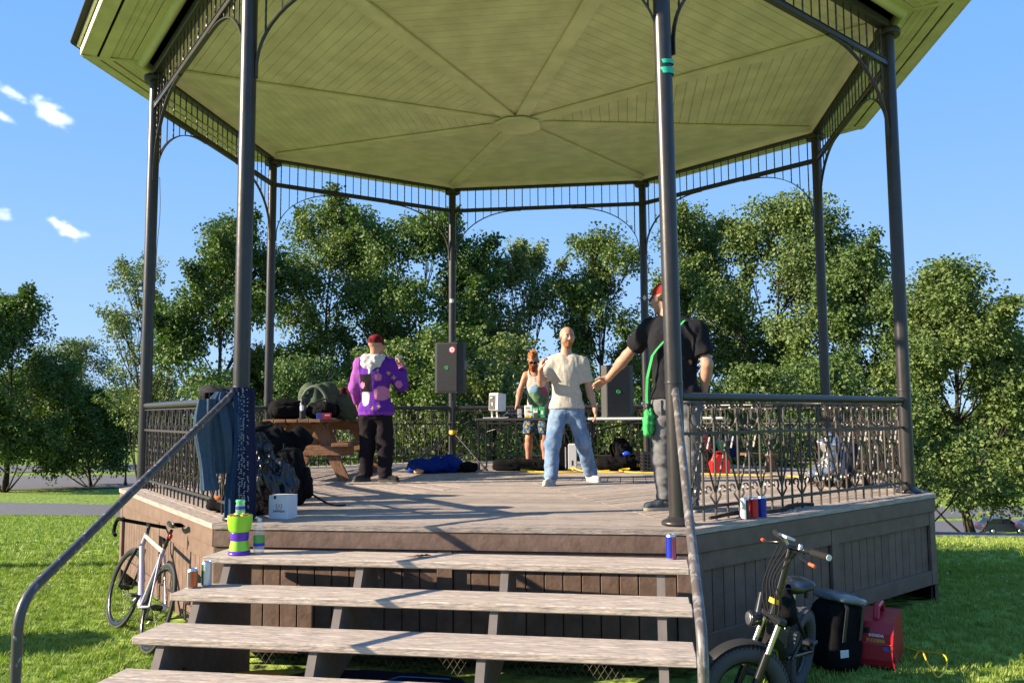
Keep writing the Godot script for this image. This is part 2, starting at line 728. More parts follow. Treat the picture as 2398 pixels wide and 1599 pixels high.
	mat("rubber", lin(0.016, 0.016, 0.016), 0.85, 0.0, 0.3)
	mat("steel", lin(0.55, 0.55, 0.56), 0.28, 1.0)
	mat("alu", lin(0.62, 0.63, 0.64), 0.35, 1.0)
	mat("white_paint", lin(0.62, 0.62, 0.62), 0.45)
	mat("cord_yellow", lin(0.75, 0.46, 0.02), 0.5)
	mat("any", Color.WHITE, 0.6)
	mat("any_gloss", Color.WHITE, 0.25)
	var fab_n := bump_tex(41, 0.09, 3.0, 256)
	mottled(mat("black_cloth", lin(0.0085, 0.0085, 0.0092), 0.9, 0.0, 0.2), soft, Vector3(3, 3, 3), fab_n, 0.6)
	mottled(mat("cloth", Color.WHITE, 0.9, 0.0, 0.25), soft, Vector3(4, 4, 4), fab_n, 0.5)
	mottled(mat("navy_cloth", lin(0.010, 0.016, 0.045), 0.8, 0.0, 0.3), soft, Vector3(3, 3, 3), fab_n, 0.5)
	mat("pink_sticker", lin(0.72, 0.10, 0.20), 0.5)
	mat("table_black", lin(0.035, 0.035, 0.037), 0.55)
	mat("bottle_dark", lin(0.022, 0.022, 0.028), 0.35, 0.3)
	mat("purple_plastic", lin(0.10, 0.025, 0.40), 0.25)
	mat("lime_plastic", lin(0.28, 0.62, 0.03), 0.3)
	mat("carton_white", lin(0.62, 0.62, 0.66), 0.55)
	mat("gold_print", lin(0.62, 0.36, 0.06), 0.45)
	var mg := mat("mint_glass", Color(0.55, 0.9, 0.65, 0.45), 0.08)
	mg.transparency = BaseMaterial3D.TRANSPARENCY_ALPHA
	mg.vertex_color_use_as_albedo = false
	var wt := mat("water", Color(0.9, 0.97, 1.0, 0.1), 0.02)
	wt.transparency = BaseMaterial3D.TRANSPARENCY_ALPHA
	wt.vertex_color_use_as_albedo = false
	var pim := Image.create(64, 64, false, Image.FORMAT_RGB8)
	for y in 64:
		for x in 64:
			var a := 1.0 if (x % 32) < 14 else 0.25
			var b := 1.0 if (y % 32) < 14 else 0.25
			pim.set_pixel(x, y, lin(0.010 + 0.10 * a * b, 0.008 + 0.004 * a * b, 0.010))
	mottled(mat("plaid", Color.WHITE, 0.85, 0.0, 0.3), ImageTexture.create_from_image(pim), Vector3(6, 6, 6), null, 1.0, false)
	mat("phone_pale", lin(0.50, 0.55, 0.60), 0.3)
	mat("green_cloth", lin(0.035, 0.34, 0.085), 0.85)
	mat("vinyl", lin(0.16, 0.18, 0.20), 0.2, 0.2)
	mat("pink_seam", lin(0.45, 0.06, 0.10), 0.4)
	mat("trash_bag", lin(0.006, 0.008, 0.013), 0.22, 0.0, 0.5)
	var gl := mat("clear_glass", Color(0.92, 0.97, 0.98, 0.12), 0.03)
	gl.transparency = BaseMaterial3D.TRANSPARENCY_ALPHA
	gl.vertex_color_use_as_albedo = false
	var dg := mat("car_glass", lin(0.010, 0.012, 0.016), 0.06, 0.0, 0.6)
	dg.vertex_color_use_as_albedo = false
	var sk := mat("skin", Color.WHITE, 0.48, 0.0, 0.4)
	sk.subsurf_scatter_enabled = true
	sk.subsurf_scatter_strength = 0.12


# ---------------------------------------------------------------- the lie of the land
const LEFT := [[-60, 0.0], [9, 0.0], [14, -0.12], [25, -1.06], [31, -1.30], [45, -2.5], [60, -3.62], [81, -3.72], [100, -3.65], [130, -3.2], [700, -2.0]]
const RIGHT := [[-60, 0.0], [8, 0.0], [12, -0.35], [20.4, -1.43], [27, -2.19], [50, -5.35], [84, -10.2], [96, -10.6], [116, -11.3], [150, -11.5], [700, -11.0]]


func profile(k: Array, d: float) -> float:
	for i in k.size() - 1:
		if d <= k[i + 1][0]:
			var t := clampf((d - k[i][0]) / (k[i + 1][0] - k[i][0]), 0.0, 1.0)
			return lerpf(k[i][1], k[i + 1][1], t)
	return k[k.size() - 1][1]


func land(x: float, z: float) -> float:
	var p := Vector2(x, z) - EYE
	var d := p.dot(FWD)
	var l := p.dot(LAT)
	var t := smoothstep(-22.0, 26.0, l)
	var y := lerpf(profile(LEFT, d), profile(RIGHT, d), t)
	if d > 14.0:
		y += 0.12 * sin(x * 0.21 + 1.3) * sin(z * 0.17) * clampf((d - 14.0) / 20.0, 0.0, 1.0) * (1.0 if d < 55.0 else 0.3)
	return y


func frame_pt(d: float, l: float, up := 0.0) -> Vector3:
	var q := EYE + FWD * d + LAT * l
	return Vector3(q.x, land(q.x, q.y) + up, q.y)


# a strip of surface laid on the land: near and far edge as functions of the lateral place
func strip(mb: MB, l0: float, l1: float, near: Callable, far: Callable, up: float, across := 5, step := 2.0) -> void:
	var rows := []
	var n := int((l1 - l0) / step)
	for j in across + 1:
		var row := PackedVector3Array()
		for i in n + 1:
			var l := lerpf(l0, l1, float(i) / n)
			row.append(frame_pt(lerpf(near.call(l), far.call(l), float(j) / across), l, up))
		rows.append(row)
	mb.grid(rows)


func make_ground() -> void:
	var mb := MB.new()
	var ds := []
	var d := -30.0
	while d < 600.0:
		ds.append(d)
		d += 0.5 if d > -2 and d < 30 else 2.0 if d < 130 else 25.0
	var ls := []
	var l := -400.0
	while l < 400.0:
		ls.append(l)
		l += 20.0 if absf(l + 5) > 120 else 3.0 if absf(l + 2) > 40 else 1.0
	var rows := []
	for dd in ds:
		var row := PackedVector3Array()
		for ll in ls:
			row.append(frame_pt(dd, ll))
		rows.append(row)
	mb.grid(rows)
	structure("ground", mb, M.lawn)
	# park path, near carriageway, far carriageway
	var pth := MB.new()
	strip(pth, -60, 60, func(x): return 22.6 - 0.11 * x + 0.001 * x * x, func(x): return 28.7 - 0.10 * x + 0.001 * x * x, 0.02, 6, 1.0)
	structure("path", pth, M.asphalt)
	var rd := MB.new()
	strip(rd, -140, 160, func(x): return 72.5 + 0.26 * x, func(x): return 88.0 + 0.19 * x, 0.05, 6, 3.0)
	structure("road", rd, M.asphalt)
	var r2 := MB.new()
	strip(r2, -140, 160, func(x): return 92.5 + 0.17 * x, func(x): return 107.0 + 0.20 * x, 0.05, 6, 3.0)
	structure("road_001", r2, M.asphalt)
	make_grass()
	make_dandelions()


func make_grass() -> void:
	# tufts of blades, thick where the lawn is near and thinning down the slope
	var kinds := []
	for k in 3:
		var mb := MB.new()
		for b in 9:
			var a := rng.randf() * TAU
			var r := rng.randf() * 0.035
			var p := Vector3(cos(a * 3.1) * r, 0, sin(a * 3.1) * r)
			var ln := Vector3(cos(a), 0, sin(a)) * rng.randf_range(0.008, 0.035)
			var hgt := rng.randf_range(0.018, 0.045)
			var sd := Vector3(-sin(a), 0, cos(a)) * rng.randf_range(0.0022, 0.0035)
			var t := rng.randf()
			mb.col = Color(0.75 + 0.5 * t, 0.8 + 0.3 * t, 0.6 + 0.5 * t)
			var m1 := p + ln * 0.4 + Vector3.UP * hgt * 0.6
			var tip := p + ln + Vector3.UP * hgt
			var nn := (Vector3.UP * 0.35 - ln.normalized()).normalized()
			var i0 := mb.vert(p - sd, nn)
			mb.vert(p + sd, nn)
			mb.vert(m1 + sd * 0.8, nn)
			mb.vert(m1 - sd * 0.8, nn)
			mb.vert(tip, nn)
			mb.ix.append_array([i0, i0 + 2, i0 + 1, i0, i0 + 3, i0 + 2, i0 + 3, i0 + 4, i0 + 2])
		kinds.append(mb.mesh())
	var spots := []
	for zone in [[-12.0, -1.2, 5.0, 11.0, 30000, 1.0], [-26.0, -2.0, 10.0, 24.0, 26000, 1.5], [1.6, 8.0, 5.0, 11.0, 16000, 1.0], [4.0, 22.0, 10.0, 24.0, 14000, 1.5], [-4.0, 4.0, 14.5, 22.0, 6000, 1.6]]:
		for k in zone[4]:
			var dd: float = zone[2] + (zone[3] - zone[2]) * pow(rng.randf(), 1.3)
			var ll := rng.randf_range(zone[0], zone[1])
			if absf(ll) > dd * 0.68:
				continue
			var q := EYE + FWD * dd + LAT * ll
			if inside_stand(q):
				continue
			var pn := 22.6 - 0.11 * ll + 0.001 * ll * ll
			if dd > pn - 0.05 and dd < pn + 6.2:
				continue
			spots.append([q, zone[5] * rng.randf_range(0.7, 1.35)])
	for k in 3:
		var mm := MultiMesh.new()
		mm.transform_format = MultiMesh.TRANSFORM_3D
		mm.use_colors = true
		mm.mesh = kinds[k]
		var mine := []
		for i in range(k, spots.size(), 3):
			mine.append(spots[i])
		mm.instance_count = mine.size()
		for i in mine.size():
			var q: Vector2 = mine[i][0]
			var b := Basis(Vector3.UP, rng.randf() * TAU).scaled(Vector3.ONE * mine[i][1])
			mm.set_instance_transform(i, Transform3D(b, Vector3(q.x, land(q.x, q.y) - 0.005, q.y)))
			var chance := rng.randf()
			mm.set_instance_color(i, Color(0.8 + 0.45 * chance, 0.85 + 0.25 * chance, 0.7 + 0.4 * chance))
		var o := MultiMeshInstance3D.new()
		o.name = "grass" if k == 0 else "grass_%03d" % k
		o.multimesh = mm
		o.material_override = M.grass_blade
		o.set_meta("kind", "stuff")
		o.set_meta("label", "short sunlit lawn grass growing around the bandstand")
		o.set_meta("category", "grass")
		add_child(o)


func make_dandelions() -> void:
	var mb := MB.new()
	mb.col = Color(0.62, 0.60, 0.55)
	mb.lump(place(Vector3(0, 0.05, 0)), Vector3(0.0085, 0.0085, 0.0085), 2.0, 0.004, 2, 12, 120.0)
	mb.col = Color(0.20, 0.26, 0.08)
	mb.tube([Vector3(0, 0, 0), Vector3(0.003, 0.045, 0.002)], 0.0015, 4, false)
	var mm := MultiMesh.new()
	mm.transform_format = MultiMesh.TRANSFORM_3D
	mm.mesh = mb.mesh()
	var at := []
	for k in 260:
		var d := rng.randf_range(7.5, 18.0)
		var l := rng.randf_range(-0.66, -0.14) * d if k % 4 else rng.randf_range(0.36, 0.62) * d
		var q := EYE + FWD * d + LAT * l
		if not inside_stand(q):
			at.append(Transform3D(Basis(Vector3.UP, rng.randf() * TAU).scaled(Vector3.ONE * rng.randf_range(0.7, 1.2)), Vector3(q.x, land(q.x, q.y), q.y)))
	mm.instance_count = at.size()
	for k in at.size():
		mm.set_instance_transform(k, at[k])
	var o := MultiMeshInstance3D.new()
	o.name = "dandelions"
	o.multimesh = mm
	o.material_override = M.cloth
	o.set_meta("kind", "stuff")
	o.set_meta("label", "white dandelion seed heads sprinkled over the lawn")
	o.set_meta("category", "dandelions")
	add_child(o)


func inside_stand(q: Vector2) -> bool:
	var poly := PackedVector2Array()
	for c in COL:
		poly.append(c * 1.045)
	if Geometry2D.is_point_in_polygon(q, poly):
		return true
	return absf(q.x) < 1.62 and q.y > 4.0 and q.y < 6.3


# ---------------------------------------------------------------- the bandstand
func c3(i: int, y: float, s := 1.0) -> Vector3:
	var c: Vector2 = COL[posmod(i, 8)] * s
	return Vector3(c.x, y, c.y)


# a board between two edges of a wedge: trapezium a0-a1 (outer), b0-b1 (inner), thick downwards (or upwards)
func wedge_board(mb: MB, a0: Vector3, a1: Vector3, b1: Vector3, b0: Vector3, th: float, down: bool) -> void:
	var d := Vector3.DOWN * th if down else Vector3.UP * th
	var uo := Vector2(rng.randf() * 3.0, rng.randf() * 3.0)
	var len := a0.distance_to(a1)
	var w := a0.distance_to(b0)
	var u0 := (b0 - a0).dot((a1 - a0).normalized())
	var q := [Vector2(0, 0) + uo, Vector2(len, 0) + uo, Vector2(len - u0, w) + uo, Vector2(u0, w) + uo]
	var lift := 0.004
	# visible face with small eased edges
	var c := (a0 + a1 + b0 + b1) * 0.25
	if down:
		mb.quad(a0, a1, b1, b0, q[0], q[1], q[2], q[3])
		mb.quad(a1, a0, a0 + d, a1 + d, q[1], q[0], q[0] + Vector2(0, -th), q[1] + Vector2(0, -th))
		mb.quad(b0, b1, b1 + d, b0 + d, q[3], q[2], q[2] + Vector2(0, th), q[3] + Vector2(0, th))
		mb.quad(a0, b0, b0 + d, a0 + d)
		mb.quad(b1, a1, a1 + d, b1 + d)
		mb.quad(b0 + d, b1 + d, a1 + d, a0 + d)
	else:
		mb.quad(b0, b1, a1, a0, q[3], q[2], q[1], q[0])
		mb.quad(a0, a1, a1 + d, a0 + d)
		mb.quad(b1, b0, b0 + d, b1 + d)
		mb.quad(b0, a0, a0 + d, b0 + d)
		mb.quad(a1, b1, b1 + d, a1 + d)
		mb.quad(a0 + d, a1 + d, b1 + d, b0 + d)


func spiral(c: Vector2, r0: float, r1: float, a0: float, a1: float, n: int) -> Array:
	var out := []
	for i in n + 1:
		var t := float(i) / n
		var a := lerpf(a0, a1, t)
		var r := lerpf(r0, r1, t)
		out.append(Vector3(c.x + r * cos(a), c.y + r * sin(a), 0))
	return out


func twisted(len: float, w := 0.013) -> MB:
	var mb := MB.new()
	var n := maxi(6, int(len / 0.028))
	var rows := []
	for j in n + 1:
		var a := j * 0.62
		var row := PackedVector3Array()
		for k in 4:
			var an := a - TAU * k / 4
			row.append(Vector3(cos(an) * w * 0.72, len * j / n, sin(an) * w * 0.72))
		rows.append(row)
	for j in n:
		for k in 4:
			mb.quad(rows[j][k], rows[j][(k + 1) % 4], rows[j + 1][(k + 1) % 4], rows[j + 1][k])
	return mb


func make_bandstand() -> void:
	var b := thing("bandstand", "octagonal bandstand with dark iron columns, cream ceiling and weathered plank deck", "bandstand")
	var mb: MB
	# --- deck: planks in eight wedges
	var deck := Node3D.new()
	deck.name = "deck"
	b.add_child(deck)
	for i in 8:
		var n := 28
		for k in n:
			var s0 := 1.057 * (1.0 - float(k) / n)
			var s1 := maxf(1.057 * (1.0 - float(k + 1) / n), 0.004)
			mb = MB.new()
			var t := rng.randf()
			mb.col = Color(0.76 + 0.28 * t, 0.76 + 0.27 * t, 0.78 + 0.25 * t)
			var y := DK + rng.randf_range(-0.0015, 0.0015)
			var a0 := c3(i, y, s0)
			var a1 := c3(i + 1, y, s0)
			var b0 := c3(i, y, s1)
			var b1 := c3(i + 1, y, s1)
			var inw := (b0 + b1 - a0 - a1).normalized() * 0.0042
			var e := (a1 - a0).normalized() * 0.004
			if k == n - 1:
				b0 = b0.lerp(b1, 0.35)
				b1 = b1.lerp(b0, 0.35)
			wedge_board(mb, a0 + inw + e, a1 + inw - e, b1 - inw - e, b0 - inw + e, 0.038, true)
			pb("plank", mb, M.deck_wood, deck)
	# --- skirt under the deck edge
	for i in 8:
		make_skirt(b, i)
	# --- columns
	for i in 8:
		var c := c3(i, 0)
		var top := 5.64
		var lean := Vector3(-0.045, 0, 0.0) if i == 1 else Vector3.ZERO
		mb = MB.new()
		var pts := []
		for k in 9:
			var yy := lerpf(DK + 0.02, top, k / 8.0)
			pts.append(Vector3(c.x, yy, c.z) + lean * (k / 8.0))
		mb.tube(pts, 0.062, 24)
		var col := pb("column", mb, M.iron, b)
		mb = MB.new()
		mb.lathe(place(Vector3(c.x, DK, c.z)), [Vector2(0.06, 0.0), Vector2(0.115, 0.0), Vector2(0.117, 0.02), Vector2(0.105, 0.032), Vector2(0.078, 0.045), Vector2(0.066, 0.06)], 24)
		pb("base_ring", mb, M.iron, col)
		mb = MB.new()
		mb.lathe(place(Vector3(c.x, top - 0.07, c.z) + lean), [Vector2(0.06, 0.0), Vector2(0.118, 0.0), Vector2(0.125, 0.012), Vector2(0.125, 0.05), Vector2(0.118, 0.065), Vector2(0.06, 0.066)], 24)
		pb("capital", mb, M.iron, col)
		mb = MB.new()
		mb.lathe(place(Vector3(c.x, DK + 0.98, c.z) + lean * 0.2), [Vector2(0.0622, 0.0), Vector2(0.0645, 0.002), Vector2(0.0645, 0.018), Vector2(0.0622, 0.02)], 24)
		pb("collar", mb, M.iron, col)
	# --- frieze and brackets between the columns
	for i in 8:
		make_frieze(b, i)
	# --- railings on the seven closed sides
	for i in range(1, 8):
		make_railing(b, i)
	make_ceiling(b)
	make_eaves(b)
	# --- bits stuck to the columns
	mb = MB.new()
	for q in [[4.05, 0.045], [4.125, 0.03]]:
		mb.lathe(Transform3D(Basis(Vector3.RIGHT, 0.10), Vector3(1.60, q[0] + 0.19, 4.081)), [Vector2(0.0628, 0.0), Vector2(0.0642, 0.001), Vector2(0.0642, q[1] - 0.001), Vector2(0.0628, q[1])], 24)
	single("tape_band", mb, M.teal_tape, "teal tape wound twice round a dark column", "tape")
	for q in [[5, 2.93 + 0.78, 0.055, 0.065, 0.6], [4, 2.90 + 0.78, 0.07, 0.10, 0.5]]:
		mb = MB.new()
		var cc := c3(q[0], q[1])
		var rows := []
		for j in 2:
			var row := PackedVector3Array()
			for k in 9:
				var a: float = lerpf(-q[4], q[4], k / 8.0) + 0.05
				row.append(cc + Vector3(sin(a) * 0.0635, (j - 0.5) * q[3] * (1.0 if q[0] == 5 else (1.0 - absf(k - 4.0) / 4.6)), cos(a) * 0.0635))
			rows.append(row)
		mb.grid(rows)
		mb.col = Color.WHITE
		single("sticker", mb, M.sticker, "white paper sticker on the column by the hanging loudspeaker" if q[0] == 5 else "pale diamond shaped sticker on a back column", "sticker")
	# thin cord hanging off the bracket
	mb = MB.new()
	var hp := c3(7, 4.47) + Vector3(0.072, 0, -0.03)
	var cord := []
	for k in 9:
		cord.append(hp + Vector3(0.01 * sin(k * 0.7), -0.135 * k, 0.008 * cos(k * 0.9)))
	mb.tube(cord, 0.0045, 5)
	single("hanging_cord", mb, M.white_paint, "thin pale cord hanging from a bracket end", "cord")


func make_skirt(b: Node3D, i: int) -> void:
	var root := Node3D.new()
	root.name = "skirt"
	b.add_child(root, true)
	var p0 := c3(i, 0, 1.0505)
	var p1 := c3(i + 1, 0, 1.0505)
	var u := (p1 - p0).normalized()
	var out := -u.cross(Vector3.UP).normalized()
	if out.dot(p0) < 0:
		out = -out
	var L := p0.distance_to(p1)
	var bs := Basis(u, Vector3.UP, u.cross(Vector3.UP))
	var low := 0.10 if i == 0 else 0.16 if i in [1, 7] else -0.45
	var mb: MB
	var put := func(called: String, x0: float, x1: float, y0: float, y1: float, off: float, th: float) -> void:
		var m := MB.new()
		var t := rng.randf()
		m.col = Color(0.9 + 0.15 * t, 0.9 + 0.15 * t, 0.9 + 0.15 * t)
		m.box(Transform3D(bs, p0 + u * (x0 + x1) * 0.5 + Vector3.UP * (y0 + y1) * 0.5 + out * off), Vector3(x1 - x0, y1 - y0, th), 0.003)
		pb(called, m, M.brown_paint, root)
	# fascia board right under the deck, then a frame with planks set back in it
	put.call("fascia_board", 0.0, L, DK - 0.165, DK - 0.041, 0.0, 0.03)
	var st := 0.11
	var mids := [0.0, L * 0.5 - st * 0.5, L - st]
	for x in mids:
		put.call("stile", x + (0.002 if x > 0 else 0.0), x + st, low, DK - 0.168, -0.012, 0.03)
	for h in 2:
		var xa: float = mids[h] + st
		var xb: float = mids[h + 1]
		put.call("frame_rail", xa + 0.002, xb - 0.002, DK - 0.29, DK - 0.168, -0.014, 0.026)
		put.call("frame_rail", xa + 0.002, xb - 0.002, low, low + 0.13, -0.014, 0.026)
		var n := int((xb - xa) / 0.125)
		for k in n:
			put.call("plank", lerpf(xa, xb, float(k) / n) + 0.004, lerpf(xa, xb, float(k + 1) / n) - 0.004, low + 0.10, DK - 0.26, -0.036, 0.018)
	mb = MB.new()
	mb.box(Transform3D(bs, p0 + u * L * 0.5 + Vector3.UP * (low + DK) * 0.5 - out * 0.055), Vector3(L, DK - low - 0.1, 0.014))
	pb("backing", mb, M.backing, root)


func make_frieze(b: Node3D, i: int) -> void:
	var root := Node3D.new()
	root.name = "frieze"
	b.add_child(root, true)
	var p0 := c3(i, 0)
	var p1 := c3(i + 1, 0)
	var L := p0.distance_to(p1)
	var u := (p1 - p0) / L
	var nrm := u.cross(Vector3.UP)
	var yt := 5.63
	var yb := 5.27
	var mb := MB.new()
	mb.box(along(p0 + Vector3.UP * (yt + 0.045) + u * 0.05, p1 + Vector3.UP * (yt + 0.045) - u * 0.05), Vector3(L - 0.1, 0.085, 0.10), 0.006)
	pb("top_beam", mb, M.iron, root)
	mb = MB.new()
	mb.box(along(p0 + Vector3.UP * yb + u * 0.055, p1 + Vector3.UP * yb - u * 0.055), Vector3(L - 0.11, 0.05, 0.05), 0.004)
	mb.box(along(p0 + Vector3.UP * (yb + 0.029) + u * 0.055, p1 + Vector3.UP * (yb + 0.029) - u * 0.055), Vector3(L - 0.11, 0.007, 0.066), 0.002)
	pb("lower_bar", mb, M.iron, root)
	var aw := 1.09
	var ah := 0.74
	for e in 2:
		mb = MB.new()
		var path := []
		path.append(Vector3(0.068, yb - ah - 0.12, 0))
		path.append(Vector3(0.068, yb - ah, 0))
		for k in range(1, 17):
			var a := PI - (PI / 2) * k / 16.0
			path.append(Vector3(aw + (aw - 0.068) * cos(a), yb - 0.03 - ah + ah * sin(a), 0))
		path.append(Vector3(aw + 0.10, yb - 0.03, 0))
		var g := []
		for q in path:
			g.append((p0 + u * q.x if e == 0 else p1 - u * q.x) + Vector3.UP * q.y)
		mb.bar(g, nrm, 0.034, 0.010)
		pb("bracket", mb, M.iron, root)
	var n := 24
	for k in range(1, n):
		var s := L * k / n
		var near := minf(s, L - s)
		var low := yb
		if near < aw - 0.05:
			var t := clampf((aw - near) / (aw - 0.068), 0.0, 1.0)
			low = yb - 0.03 - ah + ah * sqrt(1.0 - t * t)
		var o := Vector3(p0.x + u.x * s, low, p0.z + u.z * s)
		var len := yt - low + 0.01
		var key := "rod%d_%d_%d" % [k % 2, int(len * 200), 0]
		if not M.has(key):
			if k % 2:
				M[key] = twisted(len, 0.0125).mesh()
			else:
				var m := MB.new()
				m.bx(0, len / 2, 0, 0.010, len, 0.010)
				M[key] = m.mesh()
		var r := part("rod", M[key], M.wrought_iron, root)
		r.position = o
		r.rotation.y = -atan2(u.z, u.x)


func make_railing(b: Node3D, i: int) -> void:
	var root := Node3D.new()
	root.name = "railing"
	b.add_child(root, true)
	var p0 := c3(i, DK)
	var p1 := c3(i + 1, DK)
	var L := p0.distance_to(p1)
	var u := (p1 - p0) / L
	# local frame: x along the rail, y up, z across
	root.transform = Transform3D(Basis(u, Vector3.UP, u.cross(Vector3.UP)), p0)
	var mb := MB.new()
	mb.tube([Vector3(0.055, 0.893, 0), Vector3(L * 0.5, 0.893, 0), Vector3(L - 0.055, 0.893, 0)], 0.031, 16)
	pb("top_rail", mb, M.iron, root)
	for q in [[0.846, 0.012, 0.036, "flat_bar"], [0.63, 0.022, 0.03, "middle_bar"], [0.10, 0.022, 0.03, "bottom_bar"]]:
		mb = MB.new()
		mb.box(Transform3D(Basis(), Vector3(L * 0.5, q[0], 0)), Vector3(L - 0.12, q[1], q[2]), 0.002)
		pb(q[3], mb, M.wrought_iron, root)
	var n := 24
	var p := L / n
	var key := "rail%d" % int(L * 1000)
	if not M.has(key):
		var w := 0.014
		var t := 0.006
		var z := Vector3(0, 0, 1)
		# main picket and apex picket
		var main := MB.new()
		main.bx(0, 0.42, 0, 0.013, 0.84, 0.013)
		main.bx(0, 0.733, 0, 0.022, 0.02, 0.020, 0.003)
		var apex := MB.new()
		apex.bx(0, 0.315, 0, 0.013, 0.63, 0.013)
		apex.lathe(Transform3D(), [Vector2(0.007, 0.64), Vector2(0.012, 0.67), Vector2(0.006, 0.69), Vector2(0.013, 0.70), Vector2(0.005, 0.72), Vector2(0.009, 0.735), Vector2(0.001, 0.79)], 8)
		# scrolls round the apex picket, lower zone
		var low := MB.new()
		var up := MB.new()
		for s in [-1.0, 1.0]:
			var q := [Vector3(s * 0.008, 0.535, 0), Vector3(s * 0.018, 0.515, 0), Vector3(s * p * 0.35, 0.505, 0)]
			q = []
			for h in spiral(Vector2(0.046, 0.553), 0.016, 0.042, 0.6, 5.0, 12):
				q.append(Vector3(s * h.x, h.y, 0))
			q.append(Vector3(s * p * 0.62, 0.60, 0))
			low.bar(q, z, w, t)
			q = [Vector3(s * (p - 0.008), 0.115, 0), Vector3(s * p * 0.86, 0.128, 0), Vector3(s * p * 0.62, 0.165, 0)]
			for h in spiral(Vector2(p * 0.36, 0.212), p * 0.33, p * 0.12, -0.9, 4.2, 12):
				q.append(Vector3(s * h.x, h.y, 0))
			low.bar(q, z, w, t)
			# upper zone: arms that lean on the main pickets
			q = [Vector3(s * 0.012, 0.645, 0), Vector3(s * p * 0.45, 0.665, 0), Vector3(s * p * 0.8, 0.70, 0), Vector3(s * (p - 0.012), 0.737, 0), Vector3(s * p * 0.86, 0.775, 0)]
			for h in spiral(Vector2(p * 0.56, 0.803), p * 0.30, p * 0.13, 0.2, 4.4, 11):
				q.append(Vector3(s * h.x, h.y, 0))
			up.bar(q, z, w, t)
			q = []
			for h in spiral(Vector2(0.03, 0.672), 0.021, 0.010, -1.2, 3.6, 8):
				q.append(Vector3(s * h.x, h.y, 0))
			up.bar(q, z, w * 0.8, t)
		var hgt := 0.545 - 0.20
		var len := sqrt(hgt * hgt + p * p)
		M[key] = [main.mesh(), apex.mesh(), low.mesh(), up.mesh(), twisted(len, 0.012).mesh()]
	for k in range(1, n):
		var o := part("picket", M[key][0 if k % 2 else 1], M.wrought_iron, root)
		o.position.x = k * p
		if k % 2 == 0:
			for h in [2, 3]:
				o = part("scroll", M[key][h], M.wrought_iron, root)
				o.position.x = k * p
			for s in [-1.0, 1.0]:
				o = part("twisted_brace", M[key][4], M.wrought_iron, root)
				o.position = Vector3(k * p + s * (p - 0.006), 0.20, 0)
				o.rotation.z = s * atan2(p - 0.008, 0.345)


func make_ceiling(b: Node3D) -> void:
	var root := Node3D.new()
	root.name = "ceiling"
	b.add_child(root)
	var ye := 5.735
	var yc := 5.42
	var n := 35
	for i in 8:
		for k in n:
			var s0 := 1.0 - float(k) / n
			var s1 := maxf(1.0 - float(k + 1) / n, 0.01)
			if s1 < 0.035:
				continue
			var y0 := lerpf(yc, ye, s0)
			var y1 := lerpf(yc, ye, s1)
			var a0 := c3(i, y0, s0)
			var a1 := c3(i + 1, y0, s0)
			var b0 := c3(i, y1, s1)
			var b1 := c3(i + 1, y1, s1)
			var inw := (b0 + b1 - a0 - a1).normalized() * 0.0022
			var mb := MB.new()
			var t := rng.randf()
			mb.col = Color(0.96 + 0.06 * t, 0.96 + 0.06 * t, 0.95 + 0.07 * t)
			wedge_board(mb, a0 + inw, a1 + inw, b1 - inw, b0 - inw, 0.016, false)
			pb("board", mb, M.ceiling_paint, root)
	var mb2 := MB.new()
	# backing above the boards keeps the joints dark
	for i in 8:
		mb2.tri(c3(i + 1, ye + 0.03), c3(i, ye + 0.03), Vector3(0, yc + 0.03, 0))
	pb("backing", mb2, M.backing, root)
	for i in 8:
		var e := c3(i, ye - 0.02)
		var m := Vector3(0, yc - 0.02, 0)
		mb2 = MB.new()
		var xf := along(e, m.lerp(e, 0.02))
		mb2.box(xf, Vector3(e.distance_to(m) * 0.98, 0.03, 0.17), 0.003)
		pb("rib", mb2, M.ceiling_paint, root)
		# cove along the wall beam
		var a := c3(i, ye, 0.985)
		var d := c3(i + 1, ye, 0.985)
		mb2 = MB.new()
		var inw := -(a + d)
		inw.y = 0
		inw = inw.normalized()
		var rows := []
		for k in 7:
			var an := PI * 0.5 * k / 6.0
			var q := inw * (0.10 * (1.0 - cos(an))) + Vector3.UP * (-0.075 + 0.07 * sin(an))
			var tr := u_of(a, d) * (0.045 * (1.0 - cos(an)))
			rows.append(PackedVector3Array([a + q + tr, d + q - tr]))
		mb2.grid(rows)
		pb("cove", mb2, M.ceiling_paint, root)
	mb2 = MB.new()
	var poly := PackedVector2Array()
	for k in 8:
		poly.append(Vector2(cos(TAU * (k + 0.5) / 8), sin(TAU * (k + 0.5) / 8)) * 0.30)
	mb2.prism(Transform3D(Basis(Vector3.RIGHT, PI / 2), Vector3(0, yc - 0.05, 0)), poly, 0.03)
	pb("centre_plate", mb2, M.ceiling_paint, root)


func u_of(a: Vector3, b: Vector3) -> Vector3:
	return (b - a).normalized()


